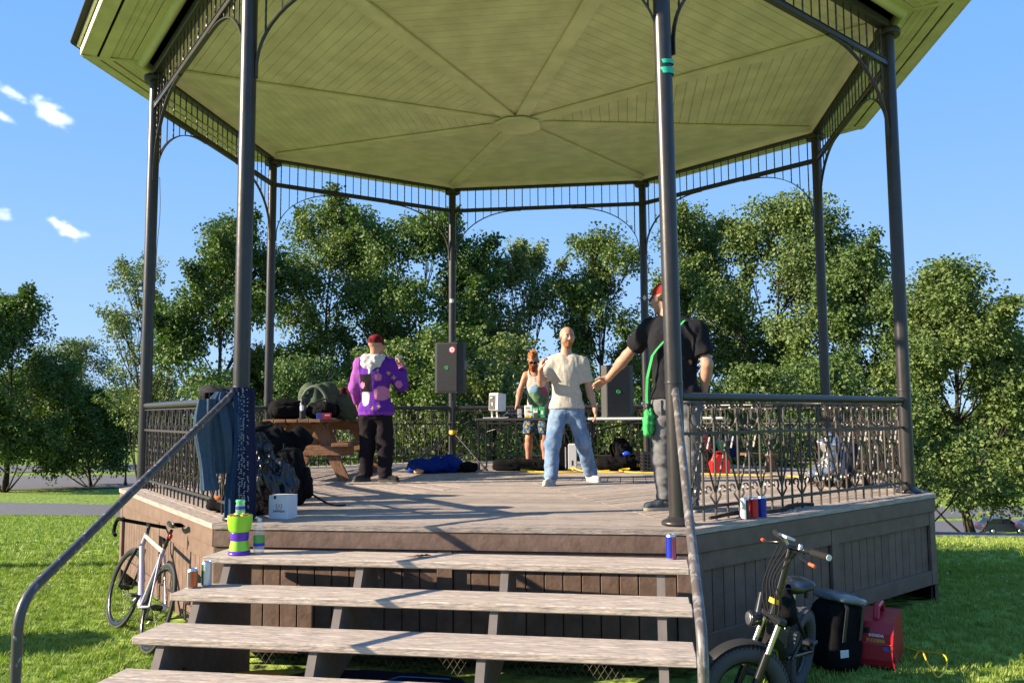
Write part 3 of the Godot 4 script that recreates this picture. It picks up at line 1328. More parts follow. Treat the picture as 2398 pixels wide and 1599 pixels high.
func make_eaves(b: Node3D) -> void:
	var so := Node3D.new()
	so.name = "soffit"
	b.add_child(so)
	var mb: MB
	# board strips from the beam outwards: inner scale, outer scale, height inside, height outside
	var strips := [[1.034, 1.062, 5.79, 5.80], [1.064, 1.080, 5.80, 5.80], [1.081, 1.097, 5.80, 5.805], [1.098, 1.114, 5.805, 5.81], [1.116, 1.143, 5.795, 5.80], [1.150, 1.185, 5.80, 5.815]]
	for i in 8:
		for s in strips:
			mb = MB.new()
			wedge_board(mb, c3(i, s[3], s[1]), c3(i + 1, s[3], s[1]), c3(i + 1, s[2], s[0]), c3(i, s[2], s[0]), 0.02, false)
			pb("board", mb, M.eave_paint, so)
		# half-round moulding against the beam
		mb = MB.new()
		var rows := []
		for k in 9:
			var an := PI * k / 8.0
			var s := 1.020 + 0.0135 * (1.0 - cos(an))
			rows.append(PackedVector3Array([c3(i, 5.80 - 0.075 * sin(an), s), c3(i + 1, 5.80 - 0.075 * sin(an), s)]))
		rows.reverse()
		mb.grid(rows)
		pb("moulding", mb, M.eave_paint, so)
		# hip trim across the boards
		mb = MB.new()
		mb.box(along(c3(i, 5.793, 1.035), c3(i, 5.80, 1.182)), Vector3((1.182 - 1.035) * c3(i, 0).length(), 0.012, 0.07), 0.002)
		pb("hip_trim", mb, M.eave_paint, so)
		# fascia, gutter bead and drip edge
		for q in [[1.186, 0.10, 5.81, 0.022], [1.194, 0.035, 5.915, 0.03]]:
			mb = MB.new()
			var a := c3(i, q[2] + q[1] * 0.5, q[0])
			var d := c3(i + 1, q[2] + q[1] * 0.5, q[0])
			mb.box(along(a, d), Vector3(a.distance_to(d), q[1], q[3]), 0.003)
			pb("fascia", mb, M.fascia_paint, b)
		mb = MB.new()
		var e0 := c3(i, 5.955, 1.205)
		var e1 := c3(i + 1, 5.955, 1.205)
		mb.box(along(e0, e1), Vector3(e0.distance_to(e1), 0.02, 0.08), 0.003)
		pb("drip_edge", mb, M.shingle, b)
	mb = MB.new()
	for i in 8:
		var e0 := c3(i, 5.968, 1.21)
		var e1 := c3(i + 1, 5.968, 1.21)
		mb.tri(e0, e1, Vector3(0, 8.1, 0))
		mb.quad(e1 - Vector3.UP * 0.02, e0 - Vector3.UP * 0.02, c3(i, 5.86, 1.02), c3(i + 1, 5.86, 1.02))
	pb("roof", mb, M.shingle, b)


# ---------------------------------------------------------------- steps and handrails
func make_steps() -> void:
	var s := thing("wooden_steps", "wide weathered wooden steps with open risers leading up to the deck", "steps", Vector3(1.6, 0, 4.45), -0.030)
	var x0 := -3.16
	var x1 := 0.045
	for k in range(1, 6):
		var y := DK - 0.165 * k
		var zf := 4.81 + 0.38 * (k - 1) - 4.45
		var tr := Node3D.new()
		tr.name = "tread"
		s.add_child(tr, true)
		for h in 2:
			var mb := MB.new()
			var t := rng.randf()
			mb.col = Color(0.90 + 0.15 * t, 0.90 + 0.14 * t, 0.92 + 0.12 * t)
			mb.box(Transform3D(Basis(Vector3.RIGHT, rng.randf_range(-0.004, 0.004)), Vector3((x0 + x1) * 0.5 + rng.randf_range(-0.006, 0.006), y - 0.0225, zf - 0.086 - 0.174 * h)), Vector3(x1 - x0, 0.045, 0.170), 0.006, Vector2(rng.randf() * 4, rng.randf() * 4))
			pb("plank", mb, M.tread_wood, tr)
	for x in [-2.99, -2.06, -1.10, -0.125]:
		var mb := MB.new()
		var poly := PackedVector2Array()
		for k in range(1, 6):
			var y := DK - 0.165 * k - 0.046
			var zf := 4.81 + 0.38 * (k - 1) - 4.45
			poly.append(Vector2(zf - 0.33, y))
			poly.append(Vector2(zf - 0.03, y))
		poly.append(Vector2(1.86, 0.0))
		poly.append(Vector2(1.45 if x > -2.9 else 0.03, 0.0))
		if x > -2.9:
			poly.append(Vector2(0.03, 0.42))
		mb.prism(Transform3D(Basis(Vector3(0, 0, 1), Vector3.UP, Vector3(-1, 0, 0)), Vector3(x, 0, 0)), poly, 0.05)
		pb("stringer", mb, M.stringer, s)
	# handrails of bent pipe, fixed to the front columns
	for q in [[Vector3(-1.62, 1.965, 4.17), Vector3(-1.60, 0.90, 6.40), "pipe", "dark bent pipe handrail under the draped jacket"], [Vector3(1.615, 1.93, 4.17), Vector3(1.572, 0.82, 6.40), "worn_pipe", "bent pipe handrail with badly chipped pale paint"]]:
		var a: Vector3 = q[0]
		var e: Vector3 = q[1]
		var dir := (e - a).normalized()
		var pts := [a]
		for k in range(1, 6):
			pts.append(a.lerp(e, k / 6.0))
		for k in 7:
			var t := k / 6.0
			var p := e - dir * 0.14
			var r := e + Vector3.DOWN * 0.14
			pts.append(p.lerp(e, t).lerp(e.lerp(r, t), t))
		pts.append(Vector3(e.x, 0.35, e.z))
		pts.append(Vector3(e.x, -0.03, e.z))
		var mb := MB.new()
		mb.tube(pts, 0.0245, 16)
		var h := thing("handrail", q[3], "handrail", Vector3.ZERO, 0.0, "")
		pb("pipe", mb, M[q[2]], h)
		mb = MB.new()
		mb.tube([a + Vector3(0, -0.02, -0.05), a + Vector3(0, 0.0, 0.012)], 0.028, 12)
		pb("wall_clip", mb, M[q[2]], h)
		mb = MB.new()
		mb.lathe(place(Vector3(e.x, 0.0, e.z)), [Vector2(0.02, 0.0), Vector2(0.055, 0.0), Vector2(0.055, 0.008), Vector2(0.026, 0.012)], 14)
		pb("foot_plate", mb, M[q[2]], h)


# ---------------------------------------------------------------- trees
var sprigs := []


func make_sprigs() -> void:
	for k in 4:
		var mb := MB.new()
		for j in 12:
			var d := Vector3(rng.randf_range(-1, 1), rng.randf_range(-0.8, 0.8), rng.randf_range(-1, 1))
			var p := d * 0.21
			var ax := (d.normalized() + Vector3(rng.randf_range(-0.7, 0.7), rng.randf_range(-0.9, 0.3), rng.randf_range(-0.7, 0.7))).normalized()
			var sd := ax.cross(Vector3(rng.randf_range(-1, 1), rng.randf_range(-1, 1), rng.randf_range(-1, 1))).normalized()
			var nn := sd.cross(ax).normalized()
			if nn.y < 0:
				nn = -nn
				sd = -sd
			var l := rng.randf_range(0.12, 0.19)
			var w := l * 0.40
			var chance := rng.randf()  # no two leaves quite alike
			mb.col = Color(0.80 + 0.40 * chance, 0.86 + 0.28 * chance, 0.75 + 0.4 * chance)
			# a leaf: folded along its rib, pointed, widest below the middle
			var q := [p, p + ax * l * 0.42 + sd * w + nn * 0.02, p + ax * l + nn * -0.012, p + ax * l * 0.42 - sd * w + nn * 0.02]
			var nr := (nn + sd * 0.25).normalized()
			var nl := (nn - sd * 0.25).normalized()
			var i := mb.vert(q[0], nr)
			mb.vert(q[1], nr)
			mb.vert(q[2], nr)
			mb.ix.append_array([i, i + 2, i + 1])
			i = mb.vert(q[0], nl)
			mb.vert(q[2], nl)
			mb.vert(q[3], nl)
			mb.ix.append_array([i, i + 2, i + 1])
		sprigs.append(mb.mesh())


func make_tree(called: String, label: String, category: String, base: Vector3, top: float, R: float, low: float, count: int, ls: float, tint: Color, seed_: int, group: String, open := 1.0) -> void:
	var r := RandomNumberGenerator.new()
	r.seed = seed_
	var root := thing(called, label, category, base, 0.0, group)
	var H := top - base.y
	var bush := called == "leafy_bush"
	var mb := MB.new()
	var tr := 0.012 * H + 0.05
	var bend := Vector3(r.randf_range(-1, 1), 0, r.randf_range(-1, 1)) * H * 0.04
	var spine := []
	var rad := []
	for k in 9:
		var t := k / 8.0
		spine.append(Vector3(0, -0.2 + t * H * 0.86, 0) + bend * sin(t * 3.0) + Vector3(sin(t * 9.0 + seed_), 0, cos(t * 7.0 + seed_)) * H * 0.006)
		rad.append(lerpf(tr, 0.02, pow(t, 0.8)) * (1.35 if k == 0 else 1.0))
	mb.tube(spine, rad, 9)
	var pts := []
	var n_c := 34 if not bush else 18
	var lobe := []
	for k in 9:
		lobe.append(r.randf_range(0.72, 1.15))
	var centres := []
	for k in n_c:
		var t := low + (1.0 - low) * pow((k + r.randf()) / n_c, 0.92)
		var f := (t - low) / (1.0 - low)
		var prof := sqrt(maxf(0.0, 1.0 - pow((f - 0.36) / 0.68, 2.0)))
		var an := r.randf() * TAU
		var li := int(an / TAU * 9.0) % 9
		var rr: float = R * prof * lobe[li] * (0.45 + 0.58 * sqrt(r.randf()))
		var c := Vector3(cos(an) * rr, t * H * 0.965, sin(an) * rr)
		centres.append(c)
		# limb from the trunk to this cluster
		var ti := clampf(t - r.randf_range(0.14, 0.30), 0.10, 0.8)
		var s0: Vector3 = spine[int(clampf(ti / 0.86 * 8.0, 0, 8))]
		var midp := s0.lerp(c, 0.5) + Vector3(0, -0.04 * H, 0) + Vector3(r.randf_range(-1, 1), r.randf_range(-0.5, 0.5), r.randf_range(-1, 1)) * R * 0.10
		var br := []
		var rb := []
		for j in 6:
			var u := j / 5.0
			br.append(s0.lerp(midp, u).lerp(midp.lerp(c, u), u))
			rb.append(lerpf(tr * (0.42 - 0.25 * t), 0.012, u))
		mb.tube(br, rb, 6, false)
		for j in 3:
			var e := c + Vector3(r.randf_range(-1, 1), r.randf_range(-0.3, 0.9), r.randf_range(-1, 1)) * R * 0.30
			mb.tube([br[3], br[4].lerp(e, 0.4) + Vector3(0, 0.02 * H, 0), e], [0.02, 0.013, 0.006], 5, false)
	# leader at the top
	centres.append(Vector3(spine[8].x, H * 0.97, spine[8].z))
	var shoots := []
	for k in (13 if not bush else 5):
		var src: Vector3 = centres[r.randi() % n_c]
		var dir := Vector3(src.x, 0, src.z).normalized() * r.randf_range(0.5, 1.0) + Vector3(r.randf_range(-0.3, 0.3), r.randf_range(0.3, 1.1), r.randf_range(-0.3, 0.3))
		var tip := src + dir.normalized() * R * r.randf_range(0.45, 0.75)
		tip.y = minf(tip.y, H * 1.04)
		shoots.append([src, tip])
		mb.tube([src, src.lerp(tip, 0.5) + Vector3(0, -0.03 * R, 0), tip], [0.025, 0.016, 0.006], 5, false)
	pb("stems" if bush else "trunk", mb, M.bark, root)
	var rc := R * 0.30 if not bush else R * 0.36
	for k in count:
		var c: Vector3 = centres[k % centres.size()]
		var g := Vector3(r.randfn(), r.randfn() * 0.80, r.randfn()) * 0.50 * open
		if g.length() > 1.25:
			g *= 0.6
		var p := c + g * rc * 1.25
		if p.y > H * 1.02:
			p.y = H * (1.02 - 0.1 * r.randf())
		pts.append(p)
	for sh in shoots:
		for k in int(count * 0.014):
			var u := r.randf()
			pts.append(sh[0].lerp(sh[1], 0.25 + 0.8 * u) + Vector3(r.randfn(), r.randfn(), r.randfn()) * R * 0.055 * (1.3 - u))
	for v in 2:
		var mm := MultiMesh.new()
		mm.transform_format = MultiMesh.TRANSFORM_3D
		mm.use_colors = true
		mm.mesh = sprigs[(seed_ + v) % 4]
		var mine := []
		for i in range(v, pts.size(), 2):
			mine.append(pts[i])
		mm.instance_count = mine.size()
		for i in mine.size():
			var bs := Basis.from_euler(Vector3(r.randf_range(-0.5, 0.5), r.randf() * TAU, r.randf_range(-0.5, 0.5))).scaled(Vector3.ONE * ls * r.randf_range(0.75, 1.3))
			mm.set_instance_transform(i, Transform3D(bs, mine[i]))
			var chance := r.randf()
			mm.set_instance_color(i, Color(tint.r * (0.8 + 0.4 * chance), tint.g * (0.85 + 0.3 * chance), tint.b * (0.8 + 0.4 * chance)))
		var o := MultiMeshInstance3D.new()
		o.name = "crown"
		o.multimesh = mm
		o.material_override = M.leaf
		o.set_meta("kind", "stuff")
		root.add_child(o, true)


func make_trees() -> void:
	make_sprigs()
	var dark := Color(0.72, 0.82, 0.74)
	var mid := Color(1.0, 1.0, 1.0)
	var pale := Color(1.25, 1.12, 1.35)
	var deep := Color(0.45, 0.52, 0.45)
	var g1 := "trees standing behind the bandstand"
	var g2 := "trees along the road in the valley"
	var list := [
		["a", -43.48, 10.43, -45.94, 4.6, dark, 0.20, 3800, 1.35, 1.0, "big dark tree by the road with drooping side branches", g2],
		["b", -58.81, 10.06, -74.31, 4.55, pale, 0.2, 1700, 1.3, 1.1, "pale feathery tree rising behind the darker roadside trees", g2],
		["c", -40.21, 3.60, -51.03, 3.3, dark, 0.22, 2400, 1.1, 1.0, "low dark roadside tree beside the lamp post", g2],
		["d", -30.16, 12.21, -41.49, 2.5, pale, 0.25, 800, 1.0, 1.25, "thin sparse tree with bare twigs and a forked stem", g1],
		["e", -21.18, 12.83, -34.53, 3.6, dark, 0.08, 4300, 1.15, 1.0, "dense dark green tree with ragged upswept top behind the picnic table", g1],
		["f", -17.15, 14.90, -40.96, 4.4, mid, 0.08, 4600, 1.15, 1.0, "tall bright green tree with a broad rounded top", g1],
		["g", -10.13, 13.40, -37.98, 4.0, dark, 0.08, 4500, 1.15, 1.0, "dark leafy tree with heavy limbs behind the hanging loudspeaker", g1],
		["h", -5.11, 12.30, -40.77, 2.7, pale, 0.08, 2200, 1.1, 1.05, "slender pale tree with a pointed thin top", g1],
		["i", 0.43, 12.64, -39.45, 3.0, mid, 0.15, 2500, 1.1, 1.05, "open green tree with a long bent bough over the table loudspeaker", g1],
		["j", 5.48, 15.38, -46.97, 3.9, mid, 0.08, 3800, 1.15, 1.0, "bright green tree peeping past the taped column", g1],
		["k", 11.01, 14.79, -42.70, 4.9, mid, 0.06, 5600, 1.2, 1.0, "very broad bright tree, tallest beyond the scrolled railing", g1],
		["l", 14.58, 10.50, -37.48, 3.3, dark, 0.08, 3400, 1.1, 1.0, "darker round tree between two broad bright ones", g1],
		["m", 16.37, 8.33, -29.81, 3.2, mid, 0.17, 4600, 1.0, 1.0, "broad bright tree sweeping low over the road beyond the bandstand corner", g1],
		["n", 29.67, 6.94, -53.99, 3.2, deep, 0.26, 2400, 1.2, 1.0, "nearly black tree overhanging the road with the parked cars", g2],
	]
	var sd := 100
	for t in list:
		sd += 7
		var y := land(t[1], t[3])
		make_tree("maple_tree", t[10], "tree", Vector3(t[1], y, t[3]), t[2], t[4], t[6], t[7], t[8], t[5], sd, t[11], t[9])
	var bushes := [[-10.22, 3.73, -18.57, 1.7, dark], [-5.32, 3.69, -13.15, 1.3, mid], [-3.74, 3.96, -12.32, 1.4, mid], [-2.23, 3.80, -13.55, 1.5, pale], [-0.51, 3.04, -13.85, 1.3, dark], [1.10, 2.38, -13.11, 1.2, mid], [2.83, 2.65, -14.33, 1.4, dark], [4.81, 2.89, -14.57, 1.5, mid], [7.03, 3.18, -15.85, 1.5, dark], [-13.49, 2.81, -18.21, 1.4, dark], [-7.46, 2.55, -14.6, 1.3, mid], [9.2, 2.2, -15.0, 1.4, mid]]
	var where := ["behind the gap between the picnic table and corner column", "just behind the speaker tripod, touching the railing", "under the hanging loudspeaker behind the railing", "behind the black table beside the speaker", "behind the bent music player", "behind the dancer in the cream shirt", "behind the loudspeaker on the white table", "behind the white table, near the red fuel can", "behind the railing near the foil blanket", "beyond the sparse tree, lower than its neighbours", "behind the purple hoodie at the back railing", "past the corner of the back railing"]
	for i in bushes.size():
		var t = bushes[i]
		sd += 7
		make_tree("leafy_bush", "bushy green shrub " + where[i], "bush", Vector3(t[0], land(t[0], t[2]), t[2]), t[1] + 0.1, t[3], 0.06, 900, 0.62, t[4], sd, "shrubs behind the back railing")
	# far trees across the valley
	var r := RandomNumberGenerator.new()
	r.seed = 77
	for k in 26:
		var l := lerpf(-120.0, 125.0, (k + r.randf_range(-0.3, 0.3)) / 25.0)
		var p := frame_pt(r.randf_range(128, 165), l)
		sd += 7
		make_tree("distant_tree", "small far tree in the row across the valley", "tree", p, p.y + r.randf_range(8.5, 14.0), r.randf_range(3.5, 5.5), 0.08, 420, 2.6, [dark, mid, dark][k % 3], sd, "row of far trees across the valley")


# ---------------------------------------------------------------- lamp posts, cars, far buildings
func lamp_post(at: Vector3, label: String, tall := 5.2, fat := 1.0) -> void:
	var t := thing("lamp_post", label, "lamp post", at, 0.0, "")
	var mb := MB.new()
	mb.lathe(Transform3D(), [Vector2(0.14, -0.1), Vector2(0.15, 0.25), Vector2(0.10, 0.35), Vector2(0.075 * fat, 0.7), Vector2(0.055 * fat, tall - 0.5), Vector2(0.09, tall - 0.45), Vector2(0.05, tall - 0.4)], 12)
	pb("post", mb, M.gloss_black, t)
	mb = MB.new()
	mb.lathe(Transform3D(), [Vector2(0.06, tall - 0.4), Vector2(0.17, tall - 0.05), Vector2(0.16, tall), Vector2(0.0, tall)], 12)
	pb("lantern", mb, M.white_paint, t)
	mb = MB.new()
	mb.lathe(Transform3D(), [Vector2(0.20, tall), Vector2(0.20, tall + 0.03), Vector2(0.05, tall + 0.16), Vector2(0.0, tall + 0.2)], 12)
	pb("cap", mb, M.gloss_black, t)


func make_car(at: Vector3, turn: float, label: String, body: Material) -> void:
	var t := thing("parked_car", label, "car", at, turn, "cars on the far road")
	var mb := MB.new()
	# side outline, extruded, then a narrower cabin
	var lower := PackedVector2Array([Vector2(-2.1, 0.35), Vector2(-2.15, 0.75), Vector2(-2.0, 0.92), Vector2(-1.1, 0.98), Vector2(1.9, 1.0), Vector2(2.1, 0.9), Vector2(2.15, 0.55), Vector2(2.05, 0.33), Vector2(1.75, 0.30), Vector2(1.62, 0.55), Vector2(1.3, 0.66), Vector2(0.98, 0.55), Vector2(0.86, 0.28), Vector2(-0.9, 0.28), Vector2(-1.02, 0.55), Vector2(-1.34, 0.66), Vector2(-1.66, 0.55), Vector2(-1.78, 0.30)])
	mb.prism(Transform3D(), lower, 1.74)
	pb("body", mb, body, t)
	mb = MB.new()
	mb.prism(Transform3D(), PackedVector2Array([Vector2(-1.1, 0.985), Vector2(-0.42, 1.43), Vector2(1.25, 1.46), Vector2(1.85, 1.0)]), 1.45)
	var cab := pb("cabin", mb, M.car_glass, t)
	mb = MB.new()
	mb.prism(Transform3D(), PackedVector2Array([Vector2(-0.45, 1.42), Vector2(-0.40, 1.50), Vector2(1.22, 1.52), Vector2(1.30, 1.43)]), 1.50)
	for x in [0.42]:
		for s in [-1, 1]:
			mb.bx(x, 1.22, s * 0.73, 0.09, 0.46, 0.02)
	pb("roof", mb, body, cab)
	for x in [-1.34, 1.30]:
		for s in [-1.0, 1.0]:
			mb = MB.new()
			mb.lathe(Transform3D(Basis(Vector3.RIGHT, PI / 2), Vector3(x, 0.32, s * 0.78 - 0.1)), [Vector2(0.0, 0.0), Vector2(0.30, 0.0), Vector2(0.32, 0.03), Vector2(0.32, 0.17), Vector2(0.30, 0.2), Vector2(0.0, 0.2)], 18)
			var w := pb("wheel", mb, M.rubber, t)
			mb = MB.new()
			mb.lathe(Transform3D(Basis(Vector3.RIGHT, PI / 2), Vector3(x, 0.32, s * 0.78 - 0.105)), [Vector2(0.0, 0.0), Vector2(0.2, 0.0), Vector2(0.2, 0.21), Vector2(0.0, 0.21)], 14)
			pb("rim", mb, M.alu, w)
	for s in [-1.0, 1.0]:
		mb = MB.new()
		mb.col = Color(0.35, 0.01, 0.01)
		mb.bx(2.10, 0.82, s * 0.62, 0.08, 0.12, 0.34, 0.01)
		pb("tail_light", mb, M.any_gloss, t)
		mb = MB.new()
		mb.bx(-2.08, 0.72, s * 0.6, 0.1, 0.12, 0.35, 0.01)
		pb("headlight", mb, M.white_paint, t)


func make_building(at: Vector3, turn: float, size: Vector3, cols: int, rows: int, wall: Color, label: String) -> void:
	var t := thing("apartment_building", label, "building", at, turn, "")
	var mb := MB.new()
	mb.col = wall
	mb.bx(0, size.y / 2 - 2.0, 0, size.x, size.y + 4.0, size.z)
	pb("wall", mb, M.cloth, t)
	mb = MB.new()
	mb.col = wall * 0.6
	mb.bx(0, size.y + 0.25, 0, size.x + 0.6, 0.5, size.z + 0.6)
	pb("roof", mb, M.cloth, t)
	for j in rows:
		for i in cols:
			mb = MB.new()
			mb.bx((i + 0.5 - cols * 0.5) * size.x / cols, (j + 0.55) * size.y / rows, size.z / 2 + 0.02, size.x / cols * 0.5, size.y / rows * 0.5, 0.12)
			pb("window", mb, M.car_glass, t)


func make_road_things() -> void:
	lamp_post(Vector3(-37.9, land(-37.9, -52.0), -52.0), "slim black park lamp post at the edge of the road", 5.0)
	lamp_post(Vector3(-13.6, 0.0, 2.55), "unseen stout post added to cast a shadow band on the lawn", 4.6, 2.6)  # out of view, added and thickened for its shadow across the grass
	var bin := thing("added_shadow_bin", "unseen bin added to cast a broad shadow over the lawn", "bin", Vector3(-5.5, 0.0, 4.55))  # bin shape outside the frame, put in only for the shadow it throws
	var mb := MB.new()
	mb.lathe(Transform3D(), [Vector2(0.0, 0.0), Vector2(0.26, 0.0), Vector2(0.30, 0.05), Vector2(0.32, 0.95), Vector2(0.30, 0.97), Vector2(0.26, 0.9), Vector2(0.0, 0.88)], 20)
	pb("drum", mb, M.iron, bin)
	mb = MB.new()
	mb.lathe(place(Vector3(0, 1.04, 0)), [Vector2(0.33, 0.0), Vector2(0.33, 0.04), Vector2(0.18, 0.12), Vector2(0.0, 0.14)], 20)
	mb.tube([Vector3(0.27, 0.9, 0), Vector3(0.27, 1.06, 0)], 0.015, 6)
	mb.tube([Vector3(-0.27, 0.9, 0), Vector3(-0.27, 1.06, 0)], 0.015, 6)
	pb("hood", mb, M.iron, bin)
	mat("car_navy", lin(0.010, 0.018, 0.05), 0.25, 0.3).clearcoat_enabled = true
	var p := frame_pt(83.5, 48.0, 0.06)
	make_car(p, atan2(-LAT.y, LAT.x) + PI, "dark blue hatchback driving on the road below the park", M.car_navy)
	p = frame_pt(81.5, 50.8, 0.06)
	make_car(p, atan2(-LAT.y, LAT.x) + PI, "dark blue car cut off beside the hatchback on the road", M.car_navy)
	make_building(Vector3(-44.5, -3.0, -104.8), 0.3, Vector3(13, 11.0, 10), 5, 4, Color(0.16, 0.17, 0.19), "grey apartment block half hidden behind the trees")
	make_building(Vector3(74.0, -11.0, -165.0), -0.3, Vector3(16, 11.5, 10), 6, 4, Color(0.40, 0.16, 0.12), "red brick building far beyond the road")


# ---------------------------------------------------------------- things on and around the bandstand
func tint(mb: MB, r: float, g: float, b: float) -> MB:
	mb.col = Color(r, g, b)
	return mb


func words(parent: Node3D, s: String, height: float, xf: Transform3D, m: Material, called := "lettering", bold := true) -> void:
	var f := SystemFont.new()
	f.font_names = PackedStringArray(["Droid Sans"])
	f.font_weight = 700 if bold else 400
	var t := TextMesh.new()
	t.text = s
	t.font = f
	t.font_size = 48
	t.pixel_size = height / 36.0
	t.depth = 0.001
	t.curve_step = 2.0
	var o := part(called, t, m, parent)
	o.transform = xf


# a hanging or slumped bundle of cloth: closed wavy rings along a spine
func bundle(mb: MB, spine: Array, ra: Array, rb: Array, folds: int, amp: float, seed_: int, turn := 0.0) -> void:
	var rows := []
	var r := RandomNumberGenerator.new()
	r.seed = seed_
	var ph := r.randf() * 6.0
	var seg := 72
	for j in spine.size():
		var row := PackedVector3Array()
		for k in seg:
			var a := -TAU * k / seg
			var w := 1.0 + amp * (sin(folds * a + ph + j * 0.16) + 0.5 * sin((folds * 2 + 1) * a - ph * 2.0 + j * 0.3))
			var p := Vector3(cos(a) * ra[j] * w, 0, sin(a) * rb[j] * w)
			row.append(spine[j] + Basis(Vector3.UP, turn) * p)
		rows.append(row)
	if spine[0].y > spine[spine.size() - 1].y:
		rows.reverse()
	mb.grid(rows, true)
	# close both ends
	for e in [0, rows.size() - 1]:
		var c := Vector3.ZERO
		for q in rows[e]:
			c += q
		c /= seg
		var lid := []
		lid.append(rows[e])
		var inner := PackedVector3Array()
		for q in rows[e]:
			inner.append(c.lerp(q, 0.02))
		lid.append(inner)
		if e == 0:
			lid.reverse()
		mb.grid(lid, true)


func can(at: Vector3, tall: float, cols: Array, turn: float, label: String, print_: String) -> void:
	var t := thing("beverage_can", label, "can", at, turn, "")
	var r := 0.033
	var mb := MB.new()
	# printed wall in vertical panels of colour
	var n := 24
	for k in n:
		var a0 := TAU * k / n
		var a1 := TAU * (k + 1) / n
		var ci: Color = cols[int(float(k) / n * cols.size())]
		mb.col = ci
		var p0 := Vector3(sin(a0), 0, cos(a0)) * r
		var p1 := Vector3(sin(a1), 0, cos(a1)) * r
		var i := mb.vert(p0 + Vector3.UP * 0.008, p0.normalized())
		mb.vert(p1 + Vector3.UP * 0.008, p1.normalized())
		mb.vert(p1 + Vector3.UP * (tall - 0.014), p1.normalized())
		mb.vert(p0 + Vector3.UP * (tall - 0.014), p0.normalized())
		mb.ix.append_array([i, i + 2, i + 1, i, i + 3, i + 2])
	pb("wall", mb, M.can_print, t)
	mb = MB.new()
	mb.lathe(Transform3D(), [Vector2(0.0, 0.006), Vector2(0.024, 0.004), Vector2(0.026, 0.0), Vector2(r, 0.0082)], 24)
	mb.lathe(Transform3D(), [Vector2(r, tall - 0.0142), Vector2(0.0275, tall - 0.003), Vector2(0.0278, tall), Vector2(0.025, tall), Vector2(0.0245, tall - 0.006), Vector2(0.0, tall - 0.006)], 24)
	pb("rim", mb, M.alu, t)
	mb = MB.new()
	mb.box(Transform3D(Basis(Vector3.RIGHT, -0.15), Vector3(0, tall - 0.002, 0.004)), Vector3(0.014, 0.0015, 0.024), 0.0005)
	pb("pull_tab", mb, M.alu, t)
	if print_:
		words(t, print_, 0.014, Transform3D(Basis(Vector3.UP, 0.5) * Basis(Vector3(0, 0, 1), PI / 2), Vector3(sin(0.5), 0, cos(0.5)) * (r + 0.0008) + Vector3.UP * tall * 0.5), M.print_dark)


func backpack(at: Vector3, turn: float, s: Vector3, m: Material, label: String, sd: int, tilt := 0.0) -> Node3D:
	var t := thing("backpack", label, "backpack", at, turn, "")
	var b := Basis(Vector3.RIGHT, tilt)
	var mb := MB.new()
	mb.lump(Transform3D(b, b * Vector3(0, s.y * 0.5, 0)), s * 0.5, 3.2, 0.035, sd, 40, 7.0)
	pb("body", mb, m, t)
	mb = MB.new()
	mb.lump(Transform3D(b, b * Vector3(0, s.y * 0.36, s.z * 0.48)), Vector3(s.x * 0.40, s.y * 0.27, s.z * 0.22), 3.4, 0.03, sd + 1, 32, 12.0)
	pb("front_pocket", mb, m, t)
	mb = MB.new()
	var hd := []
	for k in 7:
		var a := PI * k / 6.0
		hd.append(b * Vector3(cos(a) * 0.045, s.y * 0.985 + sin(a) * 0.05, -s.z * 0.2))
	mb.tube(hd, 0.009, 6)
	pb("grab_loop", mb, m, t)
	for sx in [-1.0, 1.0]:
		mb = MB.new()
		var st := []
		for k in 9:
			var a := lerpf(-1.35, 1.35, k / 8.0)
			st.append(b * Vector3(sx * s.x * (0.30 + 0.06 * cos(a)), s.y * (0.5 + 0.42 * sin(a)), -s.z * (0.42 + 0.30 * cos(a))))
		mb.bar(st, b * Vector3(1, 0, 0), 0.05, 0.012)
		pb("strap", mb, m, t)
	return t


func duffel(called: String, at: Vector3, turn: float, s: Vector3, m: Material, label: String, sd: int, e := 3.6, col := Color.WHITE) -> Node3D:
	var t := thing(called, label, "bag", at, turn, "")
	var mb := MB.new()
	mb.col = col
	mb.lump(place(Vector3(0, s.y * 0.5, 0)), s * 0.5, e, 0.035, sd, 44, 8.0)
	pb("body", mb, m, t)
	for x in [-0.22, 0.22]:
		mb = MB.new()
		var st := []
		for k in 9:
			var a := PI * k / 8.0
			st.append(Vector3(x * s.x, s.y * (0.55 + 0.50 * sin(a)), cos(a) * s.z * 0.53))
		mb.bar(st, Vector3(1, 0, 0), 0.03, 0.005)
		pb("strap", mb, M.black_cloth, t)
	return t


